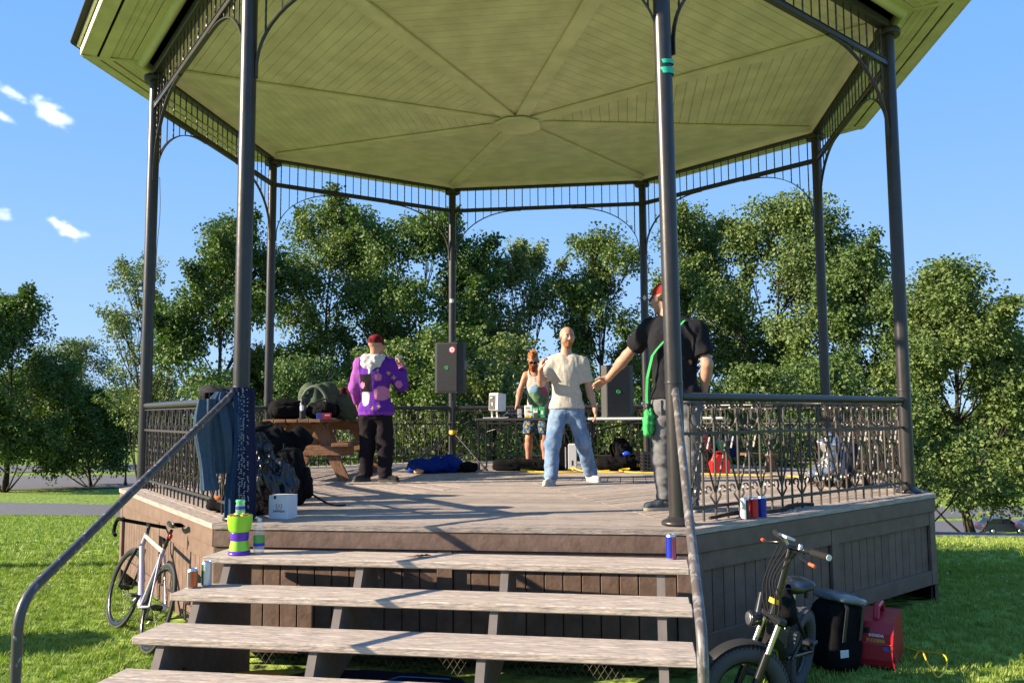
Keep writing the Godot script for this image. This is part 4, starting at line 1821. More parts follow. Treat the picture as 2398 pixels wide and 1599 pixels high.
func loudspeaker(at: Vector3, turn: float, s: Vector3, label: String, badge_y: float) -> Node3D:
	var t := thing("loudspeaker", label, "speaker", at, turn, "")
	var poly := PackedVector2Array([Vector2(-s.x * 0.5, s.z * 0.30), Vector2(-s.x * 0.36, s.z * 0.5), Vector2(s.x * 0.36, s.z * 0.5), Vector2(s.x * 0.5, s.z * 0.30), Vector2(s.x * 0.36, -s.z * 0.5), Vector2(-s.x * 0.36, -s.z * 0.5)])
	var mb := MB.new()
	mb.prism(Transform3D(Basis(Vector3(1, 0, 0), Vector3(0, 0, 1), Vector3(0, -1, 0)), Vector3(0, s.y * 0.5, 0)), poly, s.y)
	pb("cabinet", mb, M.cabinet, t)
	# metal grille with a rounded frame
	mb = MB.new()
	mb.box(place(Vector3(0, s.y * 0.5, s.z * 0.5 + 0.006)), Vector3(s.x * 0.70, s.y * 0.95, 0.012), 0.004)
	var g := pb("grille", mb, M.grille, t)
	mb = MB.new()
	for k in 24:
		var y := s.y * (0.06 + 0.88 * k / 23.0)
		mb.bx(0, y, s.z * 0.5 + 0.0128, s.x * 0.66, 0.0045, 0.003)
	pb("slots", mb, M.gloss_black, g).set_meta("kind", "stuff")
	mb = MB.new()
	var ring := []
	for k in 20:
		ring.append(Vector3(cos(TAU * k / 20) * 0.024, badge_y + sin(TAU * k / 20) * 0.024, s.z * 0.5 + 0.016))
	mb.tube(ring, 0.0035, 6, false, true)
	mb.bx(0, badge_y, s.z * 0.5 + 0.016, 0.006, 0.026, 0.004)
	mb.bx(0.007, badge_y + 0.004, s.z * 0.5 + 0.016, 0.016, 0.006, 0.004)
	pb("badge", mb, M.badge_green, t)
	for sx in [-1.0, 1.0]:
		mb = MB.new()
		mb.box(Transform3D(Basis(Vector3.UP, sx * -0.12), Vector3(sx * s.x * 0.425, s.y * 0.55, -s.z * 0.12)), Vector3(0.03, s.y * 0.18, s.z * 0.24), 0.006)
		pb("handle", mb, M.gloss_black, t)
	return t


func folding_table(at: Vector3, ln: float, dp: float, h: float, top: Material, leg: Material, label: String) -> void:
	var t := thing("folding_table", label, "table", at, 0.0, "")
	var mb := MB.new()
	mb.box(place(Vector3(0, h - 0.02, 0)), Vector3(ln, 0.038, dp), 0.012)
	pb("table_top", mb, top, t)
	for sx in [-1.0, 1.0]:
		for sz in [-1.0, 1.0]:
			mb = MB.new()
			mb.tube([Vector3(sx * (ln * 0.5 - 0.04), h - 0.04, sz * (dp * 0.5 - 0.05)), Vector3(sx * (ln * 0.5 - 0.05), 0.05, sz * (dp * 0.5 - 0.06)), Vector3(sx * (ln * 0.5 - 0.05), 0.0, sz * (dp * 0.5 - 0.06))], 0.0125, 10)
			pb("leg", mb, leg, t)
		mb = MB.new()
		mb.tube([Vector3(sx * (ln * 0.5 - 0.05), 0.52, dp * 0.5 - 0.06), Vector3(sx * ln * 0.12, h - 0.05, 0.02)], 0.009, 8)
		mb.tube([Vector3(sx * (ln * 0.5 - 0.05), 0.52, -dp * 0.5 + 0.06), Vector3(sx * ln * 0.12, h - 0.05, -0.02)], 0.009, 8)
		pb("brace", mb, leg, t)
		mb = MB.new()
		mb.tube([Vector3(sx * (ln * 0.5 - 0.05), 0.52, dp * 0.5 - 0.06), Vector3(sx * (ln * 0.5 - 0.05), 0.52, -dp * 0.5 + 0.06)], 0.009, 8)
		pb("stretcher", mb, leg, t)


func make_objects() -> void:
	mat("cabinet", lin(0.016, 0.016, 0.017), 0.55)
	mat("grille", lin(0.015, 0.0155, 0.016), 0.5, 0.2)
	mat("badge_green", lin(0.04, 0.45, 0.12), 0.4)
	mat("can_print", Color.WHITE, 0.28, 0.35)
	mat("print_dark", lin(0.02, 0.02, 0.03), 0.5)
	mat("print_white", lin(0.75, 0.75, 0.75), 0.5)
	mat("red_plastic", lin(0.55, 0.018, 0.015), 0.35)
	mat("pink_cloth", lin(0.6, 0.12, 0.16), 0.8)
	mat("foil", lin(0.55, 0.53, 0.55), 0.22, 0.85)
	picnic()
	gear()
	front_things()
	clutter()


func picnic() -> void:
	var t := thing("picnic_table", "brown wooden picnic table with attached benches, loaded with bags", "picnic table", Vector3(-2.63, DK, -0.30), 0.04)
	var mb: MB
	var L := 2.1
	var bz := Basis(Vector3(0, 0, 1), Vector3.UP, Vector3(-1, 0, 0))
	for k in 5:
		mb = MB.new()
		mb.box(Transform3D(bz, Vector3(-0.28 + 0.14 * k, 0.715, rng.randf_range(-0.008, 0.008))), Vector3(L, 0.038, 0.132), 0.005, Vector2(rng.randf() * 3, rng.randf() * 3))
		pb("top_plank", mb, M.picnic_wood, t)
	for s in [-1.0, 1.0]:
		mb = MB.new()
		mb.box(Transform3D(bz, Vector3(s * 0.58, 0.435, 0)), Vector3(L, 0.038, 0.20), 0.005, Vector2(rng.randf() * 3, rng.randf() * 3))
		pb("bench_plank", mb, M.picnic_wood, t)
	for s in [-1.0, 1.0]:
		var z: float = s * (L * 0.5 - 0.30)
		for d in [-1.0, 1.0]:
			mb = MB.new()
			var a := Vector3(d * 0.20, 0.695, z)
			var b := Vector3(d * 0.56, 0.0, z)
			mb.box(Transform3D(Basis((b - a).normalized(), (b - a).normalized().cross(Vector3(0, 0, 1)) * -1.0, Vector3(0, 0, 1)), (a + b) * 0.5), Vector3(a.distance_to(b), 0.13, 0.038), 0.004, Vector2(rng.randf(), rng.randf()))
			pb("leg", mb, M.picnic_wood, t)
		for q in [[0.635, 0.66, 0.11, 0.04], [0.365, 1.34, 0.12, -0.04]]:
			mb = MB.new()
			mb.box(place(Vector3(0, q[0], z - s * q[3])), Vector3(q[1], q[2], 0.036), 0.004, Vector2(rng.randf(), rng.randf()))
			pb("cross_beam", mb, M.picnic_wood, t)
		mb = MB.new()
		var a := Vector3(0, 0.36, z - s * 0.06)
		var b := Vector3(0, 0.68, z - s * 0.52)
		mb.box(along(a, b), Vector3(a.distance_to(b), 0.09, 0.036), 0.004)
		pb("brace", mb, M.picnic_wood, t)
	# load on the table (top at y = 1.735)
	var top := DK + 0.735
	var bp := backpack(Vector3(-2.84, top, 0.33), 0.5, Vector3(0.40, 0.24, 0.34), M.black_cloth, "slumped black backpack lying at the end of the picnic table", 4, 0.0)
	backpack(Vector3(-2.42, top, 0.22), -0.3, Vector3(0.34, 0.20, 0.24), M.black_cloth, "small black pouch bag lying behind the metal bottle", 9, 0.0)
	# green hooded jacket thrown over the bags
	mb = MB.new()
	mb.col = Color(0.075, 0.10, 0.065)
	mb.lump(Transform3D(Basis(Vector3(0, 0, 1), -0.25), Vector3(-2.56, top + 0.255, -0.12)), Vector3(0.27, 0.19, 0.22), 2.2, 0.10, 6, 34, 4.5)
	mb.lump(Transform3D(Basis(Vector3(0, 0, 1), -0.35), Vector3(-2.30, top + 0.15, -0.22)), Vector3(0.24, 0.14, 0.2), 2.4, 0.08, 12, 30, 5.5)
	var gj := single("hooded_jacket", mb, M.cloth, "dull green hooded jacket heaped on top of the black bags", "jacket")
	mb = MB.new()
	mb.col = Color(0.16, 0.19, 0.14)
	var arc := []
	for k in 13:
		var a := PI * (0.02 + 0.96 * k / 12.0)
		arc.append(Vector3(-2.57 + cos(a) * 0.17, top + 0.16 + sin(a) * 0.24, 0.08))
	mb.tube(arc, 0.022, 8)
	pb("hood_hem", mb, M.cloth, gj)
	# metal drinking bottle with a handle lid
	var t2 := thing("drinking_bottle", "black metal drinking bottle with white patch and loop lid", "bottle", Vector3(-2.505, top, 0.62))
	mb = MB.new()
	mb.lathe(Transform3D(), [Vector2(0.0, 0.0), Vector2(0.035, 0.0), Vector2(0.037, 0.008), Vector2(0.037, 0.17), Vector2(0.032, 0.19), Vector2(0.022, 0.20), Vector2(0.022, 0.21)], 24)
	pb("flask", mb, M.bottle_dark, t2)
	mb = MB.new()
	mb.lathe(Transform3D(), [Vector2(0.026, 0.205), Vector2(0.026, 0.235), Vector2(0.02, 0.24), Vector2(0.0, 0.24)], 18)
	var lp := []
	for k in 9:
		var a := PI * k / 8.0
		lp.append(Vector3(0.018 * cos(a), 0.238 + 0.035 * sin(a), 0))
	mb.tube(lp, 0.006, 6)
	pb("lid", mb, M.black_plastic, t2)
	mb = MB.new()
	var rows := []
	for j in 7:
		var row := PackedVector3Array()
		var hw := 0.75 * sqrt(maxf(0.05, 1.0 - pow((j - 3) / 3.2, 2.0)))
		for k in 9:
			var a := lerpf(-hw, hw, k / 8.0) + 0.1
			row.append(Vector3(sin(a) * 0.0376, 0.118 + 0.012 * (j - 3) + 0.016, cos(a) * 0.0376))
		rows.append(row)
	mb.grid(rows)
	pb("patch", mb, M.white_paint, t2)
	# snack box and the checked rucksack
	var bx := thing("snack_box", "small red and blue cardboard box on the picnic table", "box", Vector3(-2.31, top, 0.40), 0.25)
	mb = MB.new()
	mb.col = Color(0.55, 0.03, 0.05)
	mb.box(place(Vector3(0.02, 0.035, 0)), Vector3(0.11, 0.07, 0.06), 0.002)
	pb("carton", mb, M.any, bx)
	mb = MB.new()
	mb.col = Color(0.03, 0.10, 0.42)
	mb.box(place(Vector3(-0.066, 0.035, 0)), Vector3(0.06, 0.07, 0.0605), 0.002)
	pb("blue_end", mb, M.any, bx)
	mb = MB.new()
	mb.col = Color(0.65, 0.66, 0.7)
	mb.bx(0.03, 0.045, 0.0305, 0.06, 0.018, 0.001)
	pb("print_block", mb, M.any, bx)
	var pl := backpack(Vector3(-2.40, top, -0.62), 0.15, Vector3(0.36, 0.40, 0.24), M.plaid, "dark rucksack in black and red check beside the purple hoodie", 15)
	# metal kettle-like flask glinting under the table
	single("steel_flask", lathe_mb(Vector3(-2.86, DK, 0.95), [Vector2(0, 0), Vector2(0.035, 0), Vector2(0.036, 0.2), Vector2(0.02, 0.22), Vector2(0.02, 0.25), Vector2(0, 0.25)]), M.steel, "small steel flask standing by the picnic table legs", "flask")


func lathe_mb(at: Vector3, prof: Array, sides := 20, col := Color.WHITE) -> MB:
	var mb := MB.new()
	mb.col = col
	mb.lathe(place(at), prof, sides)
	return mb


func cable(pts: Array, r := 0.006) -> MB:
	var mb := MB.new()
	var c := Curve3D.new()
	for i in pts.size():
		var a: Vector3 = pts[maxi(i - 1, 0)]
		var b: Vector3 = pts[mini(i + 1, pts.size() - 1)]
		var tg := (b - a) * 0.22
		c.add_point(pts[i], -tg, tg)
	c.bake_interval = 0.03
	var out := []
	for p in c.get_baked_points():
		out.append(p)
	mb.tube(out, r, 6)
	return mb


func gear() -> void:
	var mb: MB
	# loudspeaker on a tripod
	var st := thing("speaker_stand", "black tripod speaker stand with a yellow collar", "stand", Vector3(-1.215, DK, -1.9))
	mb = MB.new()
	mb.tube([Vector3(0, 0.06, 0), Vector3(0, 1.14, 0)], 0.0175, 12)
	pb("pole", mb, M.gloss_black, st)
	mb = MB.new()
	mb.tube([Vector3(0, 0.10, 0), Vector3(0, 0.62, 0)], 0.024, 12)
	pb("sleeve", mb, M.gloss_black, st)
	mb = MB.new()
	mb.lathe(place(Vector3(0, 0.49, 0)), [Vector2(0.03, 0.0), Vector2(0.062, 0.004), Vector2(0.058, 0.06), Vector2(0.03, 0.064)], 6)
	pb("collar", mb, M.cord_yellow, st)
	for a in [0.62, 2.72, 4.85]:
		var d := Vector3(cos(a), 0, sin(a))
		mb = MB.new()
		mb.tube([Vector3(0, 0.50, 0) + d * 0.045, d * 0.66 + Vector3(0, 0.03, 0), d * 0.68 + Vector3(0, 0.012, 0)], 0.0135, 8)
		var lg := pb("leg", mb, M.gloss_black, st)
		mb = MB.new()
		mb.tube([d * 0.645 + Vector3(0, 0.045, 0), d * 0.695 + Vector3(0, 0.0, 0)], 0.02, 8)
		pb("rubber_foot", mb, M.rubber, lg)
		mb = MB.new()
		mb.tube([Vector3(0, 0.14, 0) + d * 0.025, d * 0.40 + Vector3(0, 0.225, 0)], 0.008, 6)
		pb("strut", mb, M.gloss_black, lg)
	mb = MB.new()
	mb.tube([Vector3(-0.05, 0.66, 0.0), Vector3(0.05, 0.66, 0.0)], 0.012, 8)
	pb("knob", mb, M.black_plastic, st)
	var sp := loudspeaker(Vector3(-1.235, DK + 1.095, -1.9), -0.16, Vector3(0.44, 0.725, 0.38), "black loudspeaker with a round pink sticker on a tripod", 0.36)
	mb = MB.new()
	mb.lathe(Transform3D(Basis(Vector3.RIGHT, PI / 2), Vector3(0.085, 0.615, 0.203)), [Vector2(0.0, 0.0), Vector2(0.045, 0.0), Vector2(0.045, 0.003), Vector2(0.0, 0.0031)], 24)
	pb("pink_sticker", mb, M.pink_sticker, sp)
	mb = MB.new()
	mb.lathe(Transform3D(Basis(Vector3.RIGHT, PI / 2), Vector3(0.085, 0.615, 0.2065)), [Vector2(0.018, 0.0), Vector2(0.03, 0.0), Vector2(0.03, 0.001), Vector2(0.018, 0.0011)], 20)
	pb("sticker_ring", mb, M.print_white, sp)
	single("speaker_cable", cable([Vector3(-1.0, 2.13, -2.0), Vector3(-0.92, 2.0, -2.0), Vector3(-0.95, 1.55, -1.98), Vector3(-1.02, 1.2, -2.1), Vector3(-0.98, 1.02, -2.2)]), M.black_plastic, "black cable drooping from the tripod loudspeaker", "cable")
	# tables
	folding_table(Vector3(-0.055, DK, -1.96), 1.56, 0.76, 0.725, M.table_black, M.gloss_black, "black folding table carrying the music gear")
	folding_table(Vector3(1.675, DK, -2.03), 1.85, 0.76, 0.728, M.white_paint, M.black_plastic, "white folding table carrying a loudspeaker")
	loudspeaker(Vector3(1.145, DK + 0.729, -2.02), 0.17, Vector3(0.46, 0.735, 0.40), "black loudspeaker standing on the white folding table", 0.36)
	# small white monitor on a tilted stand, seen from behind
	var tb := DK + 0.725
	var mo := thing("studio_monitor", "small white speaker seen from behind on a metal stand", "speaker", Vector3(-0.545, tb, -1.80), -0.42)
	mb = MB.new()
	mb.box(Transform3D(Basis(Vector3.RIGHT, -0.06), Vector3(0, 0.23, 0)), Vector3(0.165, 0.25, 0.21), 0.01)
	pb("cabinet", mb, M.white_paint, mo)
	mb = MB.new()
	mb.box(Transform3D(Basis(Vector3.RIGHT, -0.06), Vector3(-0.018, 0.225, 0.1065)), Vector3(0.105, 0.20, 0.004), 0.001)
	var rp := pb("rear_panel", mb, M.black_plastic, mo)
	for q in [[-0.03, 0.29, 0.04, 0.022], [-0.02, 0.215, 0.034, 0.018], [-0.015, 0.19, 0.018, 0.03]]:
		mb = MB.new()
		mb.bx(q[0], q[1], 0.112, q[2], q[3], 0.008, 0.002)
		pb("socket", mb, M.white_paint, rp)
	for x in [-0.055, 0.03]:
		mb = MB.new()
		mb.box(Transform3D(Basis(Vector3.RIGHT, 0.12), Vector3(x, 0.055, 0.06)), Vector3(0.03, 0.11, 0.012), 0.002)
		pb("stand_arm", mb, M.alu, mo)
	mb = MB.new()
	mb.bx(0, 0.006, 0.03, 0.30, 0.010, 0.16, 0.002)
	pb("stand_base", mb, M.white_paint, mo)
	# carton of cans, torn open
	var cr := thing("drinks_carton", "torn green and white cardboard carton of drink cans", "carton", Vector3(-0.06, tb, -1.72), -0.08)
	for q in [[-0.155, 0.13, 0.05, Color(0.30, 0.30, 0.31), 0.10], [-0.02, 0.18, 0.115, Color(0.62, 0.68, 0.64), 0.14], [0.085, 0.15, 0.09, Color(0.02, 0.28, 0.10), 0.13], [0.175, 0.155, 0.08, Color(0.03, 0.32, 0.12), 0.12]]:
		mb = MB.new()
		mb.col = q[3]
		mb.box(Transform3D(Basis(Vector3.UP, 0.1) * Basis(Vector3(0, 0, 1), 0.03), Vector3(q[0], q[1] * 0.5, 0)), Vector3(q[2], q[1], q[4]), 0.008)
		pb("panel", mb, M.any, cr)
	for q in [[-0.01, 0.095, 0.035, 0.02, Color(0.6, 0.02, 0.02)], [-0.04, 0.025, 0.03, 0.03, Color(0.7, 0.40, 0.02)], [0.005, 0.025, 0.03, 0.035, Color(0.7, 0.42, 0.02)], [-0.045, 0.145, 0.012, 0.01, Color(0.02, 0.1, 0.05)], [-0.02, 0.145, 0.012, 0.012, Color(0.02, 0.25, 0.1)], [0.085, 0.10, 0.06, 0.05, Color(0.65, 0.62, 0.6)], [0.09, 0.11, 0.03, 0.02, Color(0.6, 0.05, 0.03)], [0.09, 0.035, 0.06, 0.05, Color(0.05, 0.02, 0.03)], [0.18, 0.08, 0.03, 0.05, Color(0.62, 0.55, 0.55)]]:
		mb = MB.new()
		mb.col = q[4]
		mb.bx(q[0], q[1], 0.0745, q[2], q[3], 0.003)
		pb("print_patch", mb, M.any, cr)
	# mixer and knobs in the dark between
	var mx := thing("music_mixer", "low black mixer with cables on the black table", "mixer", Vector3(-0.30, tb, -2.0), 0.1)
	mb = MB.new()
	mb.box(Transform3D(Basis(Vector3.RIGHT, 0.12), Vector3(0, 0.04, 0)), Vector3(0.34, 0.06, 0.26), 0.008)
	pb("case", mb, M.black_plastic, mx)
	for k in 6:
		mb = MB.new()
		mb.lathe(place(Vector3(-0.13 + 0.052 * k, 0.068, 0.05 - 0.04 * (k % 2))), [Vector2(0.011, 0.0), Vector2(0.009, 0.025), Vector2(0.0, 0.026)], 10)
		pb("knob", mb, M.alu if k % 3 == 0 else M.gloss_black, mx)
	single("gear_cable", cable([Vector3(-0.45, tb + 0.03, -1.66), Vector3(-0.36, tb + 0.07, -1.64), Vector3(-0.28, tb + 0.015, -1.63), Vector3(-0.20, tb + 0.06, -1.65), Vector3(-0.17, tb + 0.01, -1.62)], 0.005), M.black_plastic, "loop of black cable beside the drinks carton", "cable")
	single("gear_cable", cable([Vector3(-0.72, tb + 0.006, -1.60), Vector3(-0.60, tb + 0.008, -1.595), Vector3(-0.45, tb + 0.006, -1.60), Vector3(-0.36, tb + 0.012, -1.61)], 0.006), M.white_paint, "white cable lying along the edge of the black table", "cable")
	# cases and bags on the deck behind
	duffel("long_case", Vector3(-0.17, DK, -1.55), 0.03, Vector3(0.78, 0.155, 0.26), M.black_cloth, "long flat black case lying under the black table", 21, 6.0)
	duffel("soft_case", Vector3(-0.93, DK, -1.22), -0.15, Vector3(0.36, 0.13, 0.24), M.black_cloth, "short black case beside the blue jacket", 22, 4.0)
	mb = MB.new()
	mb.col = Color(0.008, 0.035, 0.22)
	mb.lump(Transform3D(Basis(Vector3.UP, 0.1), Vector3(-1.36, DK + 0.085, -1.05)), Vector3(0.30, 0.11, 0.20), 2.2, 0.10, 31, 34, 5.0)
	mb.lump(Transform3D(Basis(), Vector3(-1.12, DK + 0.10, -1.12)), Vector3(0.16, 0.12, 0.15), 2.2, 0.08, 32, 28, 6.0)
	single("blue_jacket", mb, M.cloth, "shiny royal blue jacket dropped on the deck", "jacket")
	mb = MB.new()
	mb.col = Color(0.55, 0.36, 0.22)
	mb.lump(Transform3D(Basis(Vector3.UP, -0.3), Vector3(-1.47, DK + 0.035, -0.86)), Vector3(0.07, 0.035, 0.04), 2.0, 0.03, 33, 20, 12.0)
	single("tan_glove", mb, M.cloth, "small tan soft toy lying by the blue jacket", "toy")
	# black and white carrier bag
	var cb := thing("carrier_bag", "black and white carrier bag standing under the table edge", "bag", Vector3(0.45, DK, -1.70), 0.1)
	mb = MB.new()
	mb.box(place(Vector3(-0.07, 0.19, 0)), Vector3(0.16, 0.38, 0.10), 0.012)
	pb("black_side", mb, M.black_cloth, cb)
	mb = MB.new()
	mb.box(place(Vector3(0.075, 0.185, 0)), Vector3(0.13, 0.36, 0.098), 0.012)
	pb("white_side", mb, M.white_paint, cb)
	mb = MB.new()
	mb.bx(-0.02, 0.17, 0.051, 0.014, 0.30, 0.002)
	pb("stripe", mb, M.sticker, cb)
	mb = MB.new()
	mb.bx(0.075, 0.10, 0.050, 0.022, 0.07, 0.002)
	pb("print_mark", mb, M.print_dark, cb)
	duffel("duffel_bag", Vector3(1.13, DK, -1.60), 0.04, Vector3(0.56, 0.19, 0.30), M.black_cloth, "puffy black duffel bag on the deck under the white table", 41, 3.0)
	duffel("duffel_bag", Vector3(1.46, DK, -1.72), -0.2, Vector3(0.30, 0.24, 0.30), M.black_cloth, "dark bag with yellow lettering beside the milk crate", 42, 3.0)
	var yl := get_node("duffel_bag_001") as Node3D
	words(yl, "MER", 0.05, place(Vector3(0.02, 0.075, 0.158)), M.cord_yellow)
	backpack(Vector3(1.26, DK + 0.15, -1.78), 0.7, Vector3(0.26, 0.30, 0.16), M.black_cloth, "open black rucksack leaning up behind the duffel bag", 43, -0.5)
	mb = MB.new()
	mb.col = Color(0.02, 0.07, 0.55)
	mb.lump(place(Vector3(1.28, DK + 0.23, -1.60)), Vector3(0.06, 0.03, 0.03), 2.4, 0.02, 3, 16, 9.0)
	single("blue_pouch", mb, M.any_gloss, "bright blue pouch poking out of the rucksack", "pouch")
	milk_crate(Vector3(1.63, DK, -1.32), 0.1, "black plastic milk crate beside the grey trouser leg")
	milk_crate(Vector3(2.18, DK, -1.25), 0.0, "black plastic crate under pink bundles behind the railing")
	mb = MB.new()
	mb.col = Color(0.50, 0.10, 0.13)
	mb.lump(place(Vector3(2.19, DK + 0.36, -1.22)), Vector3(0.17, 0.10, 0.14), 2.2, 0.07, 51, 26, 7.0)
	mb.lump(place(Vector3(2.27, DK + 0.47, -1.25)), Vector3(0.08, 0.09, 0.09), 2.2, 0.05, 52, 22, 9.0)
	single("pink_bundle", mb, M.cloth, "pink and white bundle of cloth piled on a crate", "cloth")
	# red fuel can
	var fc := thing("fuel_can", "bright red plastic fuel can seen through the railing", "fuel can", Vector3(2.46, DK, -1.03), 0.2)
	mb = MB.new()
	mb.prism(Transform3D(), PackedVector2Array([Vector2(-0.115, 0.0), Vector2(0.115, 0.0), Vector2(0.115, 0.16), Vector2(0.07, 0.24), Vector2(-0.03, 0.25), Vector2(-0.115, 0.14)]), 0.16)
	pb("tank", mb, M.red_plastic, fc)
	mb = MB.new()
	mb.tube([Vector3(-0.09, 0.165, 0), Vector3(-0.06, 0.27, 0), Vector3(0.03, 0.285, 0), Vector3(0.075, 0.235, 0)], 0.014, 8)
	pb("handle", mb, M.red_plastic, fc)
	mb = MB.new()
	mb.tube([Vector3(0.085, 0.215, 0), Vector3(0.12, 0.28, 0)], 0.022, 10)
	pb("spout", mb, M.black_plastic, fc)
	duffel("cooler_bag", Vector3(2.62, DK + 0.20, -1.42), 0.1, Vector3(0.30, 0.24, 0.22), M.cloth, "navy cooler bag with a green flap behind the fuel can", 54, 5.0, Color(0.012, 0.022, 0.09))
	mb = MB.new()
	mb.col = Color(0.02, 0.35, 0.12)
	mb.lump(Transform3D(Basis(Vector3(0, 0, 1), 0.3), Vector3(2.53, DK + 0.33, -1.29)), Vector3(0.06, 0.09, 0.02), 3.0, 0.01, 3, 16)
	single("green_flap", mb, M.any, "green plastic flap hanging on the navy cooler bag", "flap")
	var bench := thing("low_bench", "low dark bench by the back railing", "bench", Vector3(2.9, DK, -1.75), -0.72)
	mb = MB.new()
	mb.bx(0, 0.22, 0, 0.9, 0.03, 0.2, 0.004)
	pb("seat", mb, M.picnic_wood, bench)
	for x in [-0.38, 0.38]:
		mb = MB.new()
		mb.bx(x, 0.104, 0, 0.04, 0.206, 0.18, 0.003)
		pb("leg", mb, M.picnic_wood, bench)
	# foil blanket and dark wheeled bag by the far corner
	mb = MB.new()
	mb.lump(Transform3D(Basis(Vector3(0, 0, 1), 0.12), Vector3(3.46, DK + 0.25, 0.62)), Vector3(0.10, 0.27, 0.10), 2.0, 0.14, 61, 36, 7.0)
	mb.lump(Transform3D(Basis(Vector3.UP, 0.5), Vector3(3.36, DK + 0.09, 0.72)), Vector3(0.2, 0.10, 0.14), 2.2, 0.10, 62, 30, 8.0)
	single("foil_blanket", mb, M.foil, "crumpled silver foil blanket behind the scrolled railing", "blanket")
	var ck := thing("folded_pushchair", "folded dark pushchair with small wheels by the corner column", "pushchair", Vector3(3.58, DK, 1.0), 0.5)
	mb = MB.new()
	mb.tube([Vector3(-0.16, 0.09, 0.08), Vector3(0.0, 0.55, 0), Vector3(0.08, 0.62, -0.05)], 0.012, 8)
	mb.tube([Vector3(-0.16, 0.09, -0.08), Vector3(0.0, 0.55, -0.12), Vector3(0.08, 0.62, -0.12)], 0.012, 8)
	pb("frame", mb, M.gloss_black, ck)
	mb = MB.new()
	mb.lump(Transform3D(Basis(Vector3(0, 0, 1), -0.3), Vector3(0.0, 0.28, -0.05)), Vector3(0.08, 0.22, 0.09), 2.6, 0.05, 65, 24, 6.0)
	pb("seat", mb, M.navy_cloth, ck)
	for q in [Vector3(-0.17, 0.075, 0.10), Vector3(-0.17, 0.075, -0.14), Vector3(0.13, 0.075, 0.08)]:
		mb = MB.new()
		mb.lathe(Transform3D(Basis(Vector3.RIGHT, PI / 2), q), [Vector2(0.0, -0.012), Vector2(0.07, -0.014), Vector2(0.075, 0.0), Vector2(0.07, 0.014), Vector2(0.0, 0.012)], 18)
		pb("wheel", mb, M.rubber, ck)
	# yellow extension lead across the deck
	single("extension_lead", cable([Vector3(0.05, DK + 0.008, -1.36), Vector3(-0.15, DK + 0.03, -1.28), Vector3(0.0, DK + 0.008, -1.18), Vector3(0.35, DK + 0.008, -1.20), Vector3(0.55, DK + 0.012, -1.34), Vector3(0.52, DK + 0.05, -1.48), Vector3(0.70, DK + 0.008, -1.36), Vector3(0.95, DK + 0.008, -1.24), Vector3(1.20, DK + 0.008, -1.22), Vector3(1.32, DK + 0.04, -1.40), Vector3(1.18, DK + 0.02, -1.38), Vector3(1.35, DK + 0.008, -1.16), Vector3(1.7, DK + 0.008, -1.08), Vector3(2.3, DK + 0.008, -0.90), Vector3(2.8, DK + 0.008, -0.70), Vector3(3.3, DK + 0.008, -0.5), Vector3(3.55, DK + 0.008, -0.2)], 0.009), M.cord_yellow, "yellow extension lead snaking across the deck behind the dancer", "cord")
	single("extension_lead", cable([Vector3(0.05, DK + 0.01, -1.22), Vector3(0.3, DK + 0.01, -1.10), Vector3(0.62, DK + 0.01, -1.14), Vector3(0.85, DK + 0.01, -1.30), Vector3(1.05, DK + 0.02, -1.34)], 0.009), M.cord_yellow, "short second loop of yellow lead near the white shoes", "cord")


func milk_crate(at: Vector3, turn: float, label: String) -> void:
	var t := thing("milk_crate", label, "crate", at, turn, "")
	var w := 0.30
	var h := 0.27
	var mb: MB
	for k in 4:
		var d := Vector3(cos(k * PI / 2), 0, sin(k * PI / 2))
		var s := Vector3(-d.z, 0, d.x)
		mb = MB.new()
		for j in 6:
			var y := 0.02 + (h - 0.04) * j / 5.0
			mb.box(along(d * w * 0.5 - s * w * 0.5 + Vector3.UP * y, d * w * 0.5 + s * w * 0.5 + Vector3.UP * y), Vector3(w, 0.014 if j % 5 else 0.03, 0.008))
		for j in 7:
			mb.box(place(d * w * 0.5 + s * (w - 0.012) * (j / 6.0 - 0.5) + Vector3.UP * h * 0.5, -atan2(s.z, s.x)), Vector3(0.012, h, 0.0085))
		pb("lattice_side", mb, M.black_plastic, t)
	mb = MB.new()
	mb.bx(0, 0.01, 0, w, 0.015, w)
	pb("floor", mb, M.black_plastic, t)


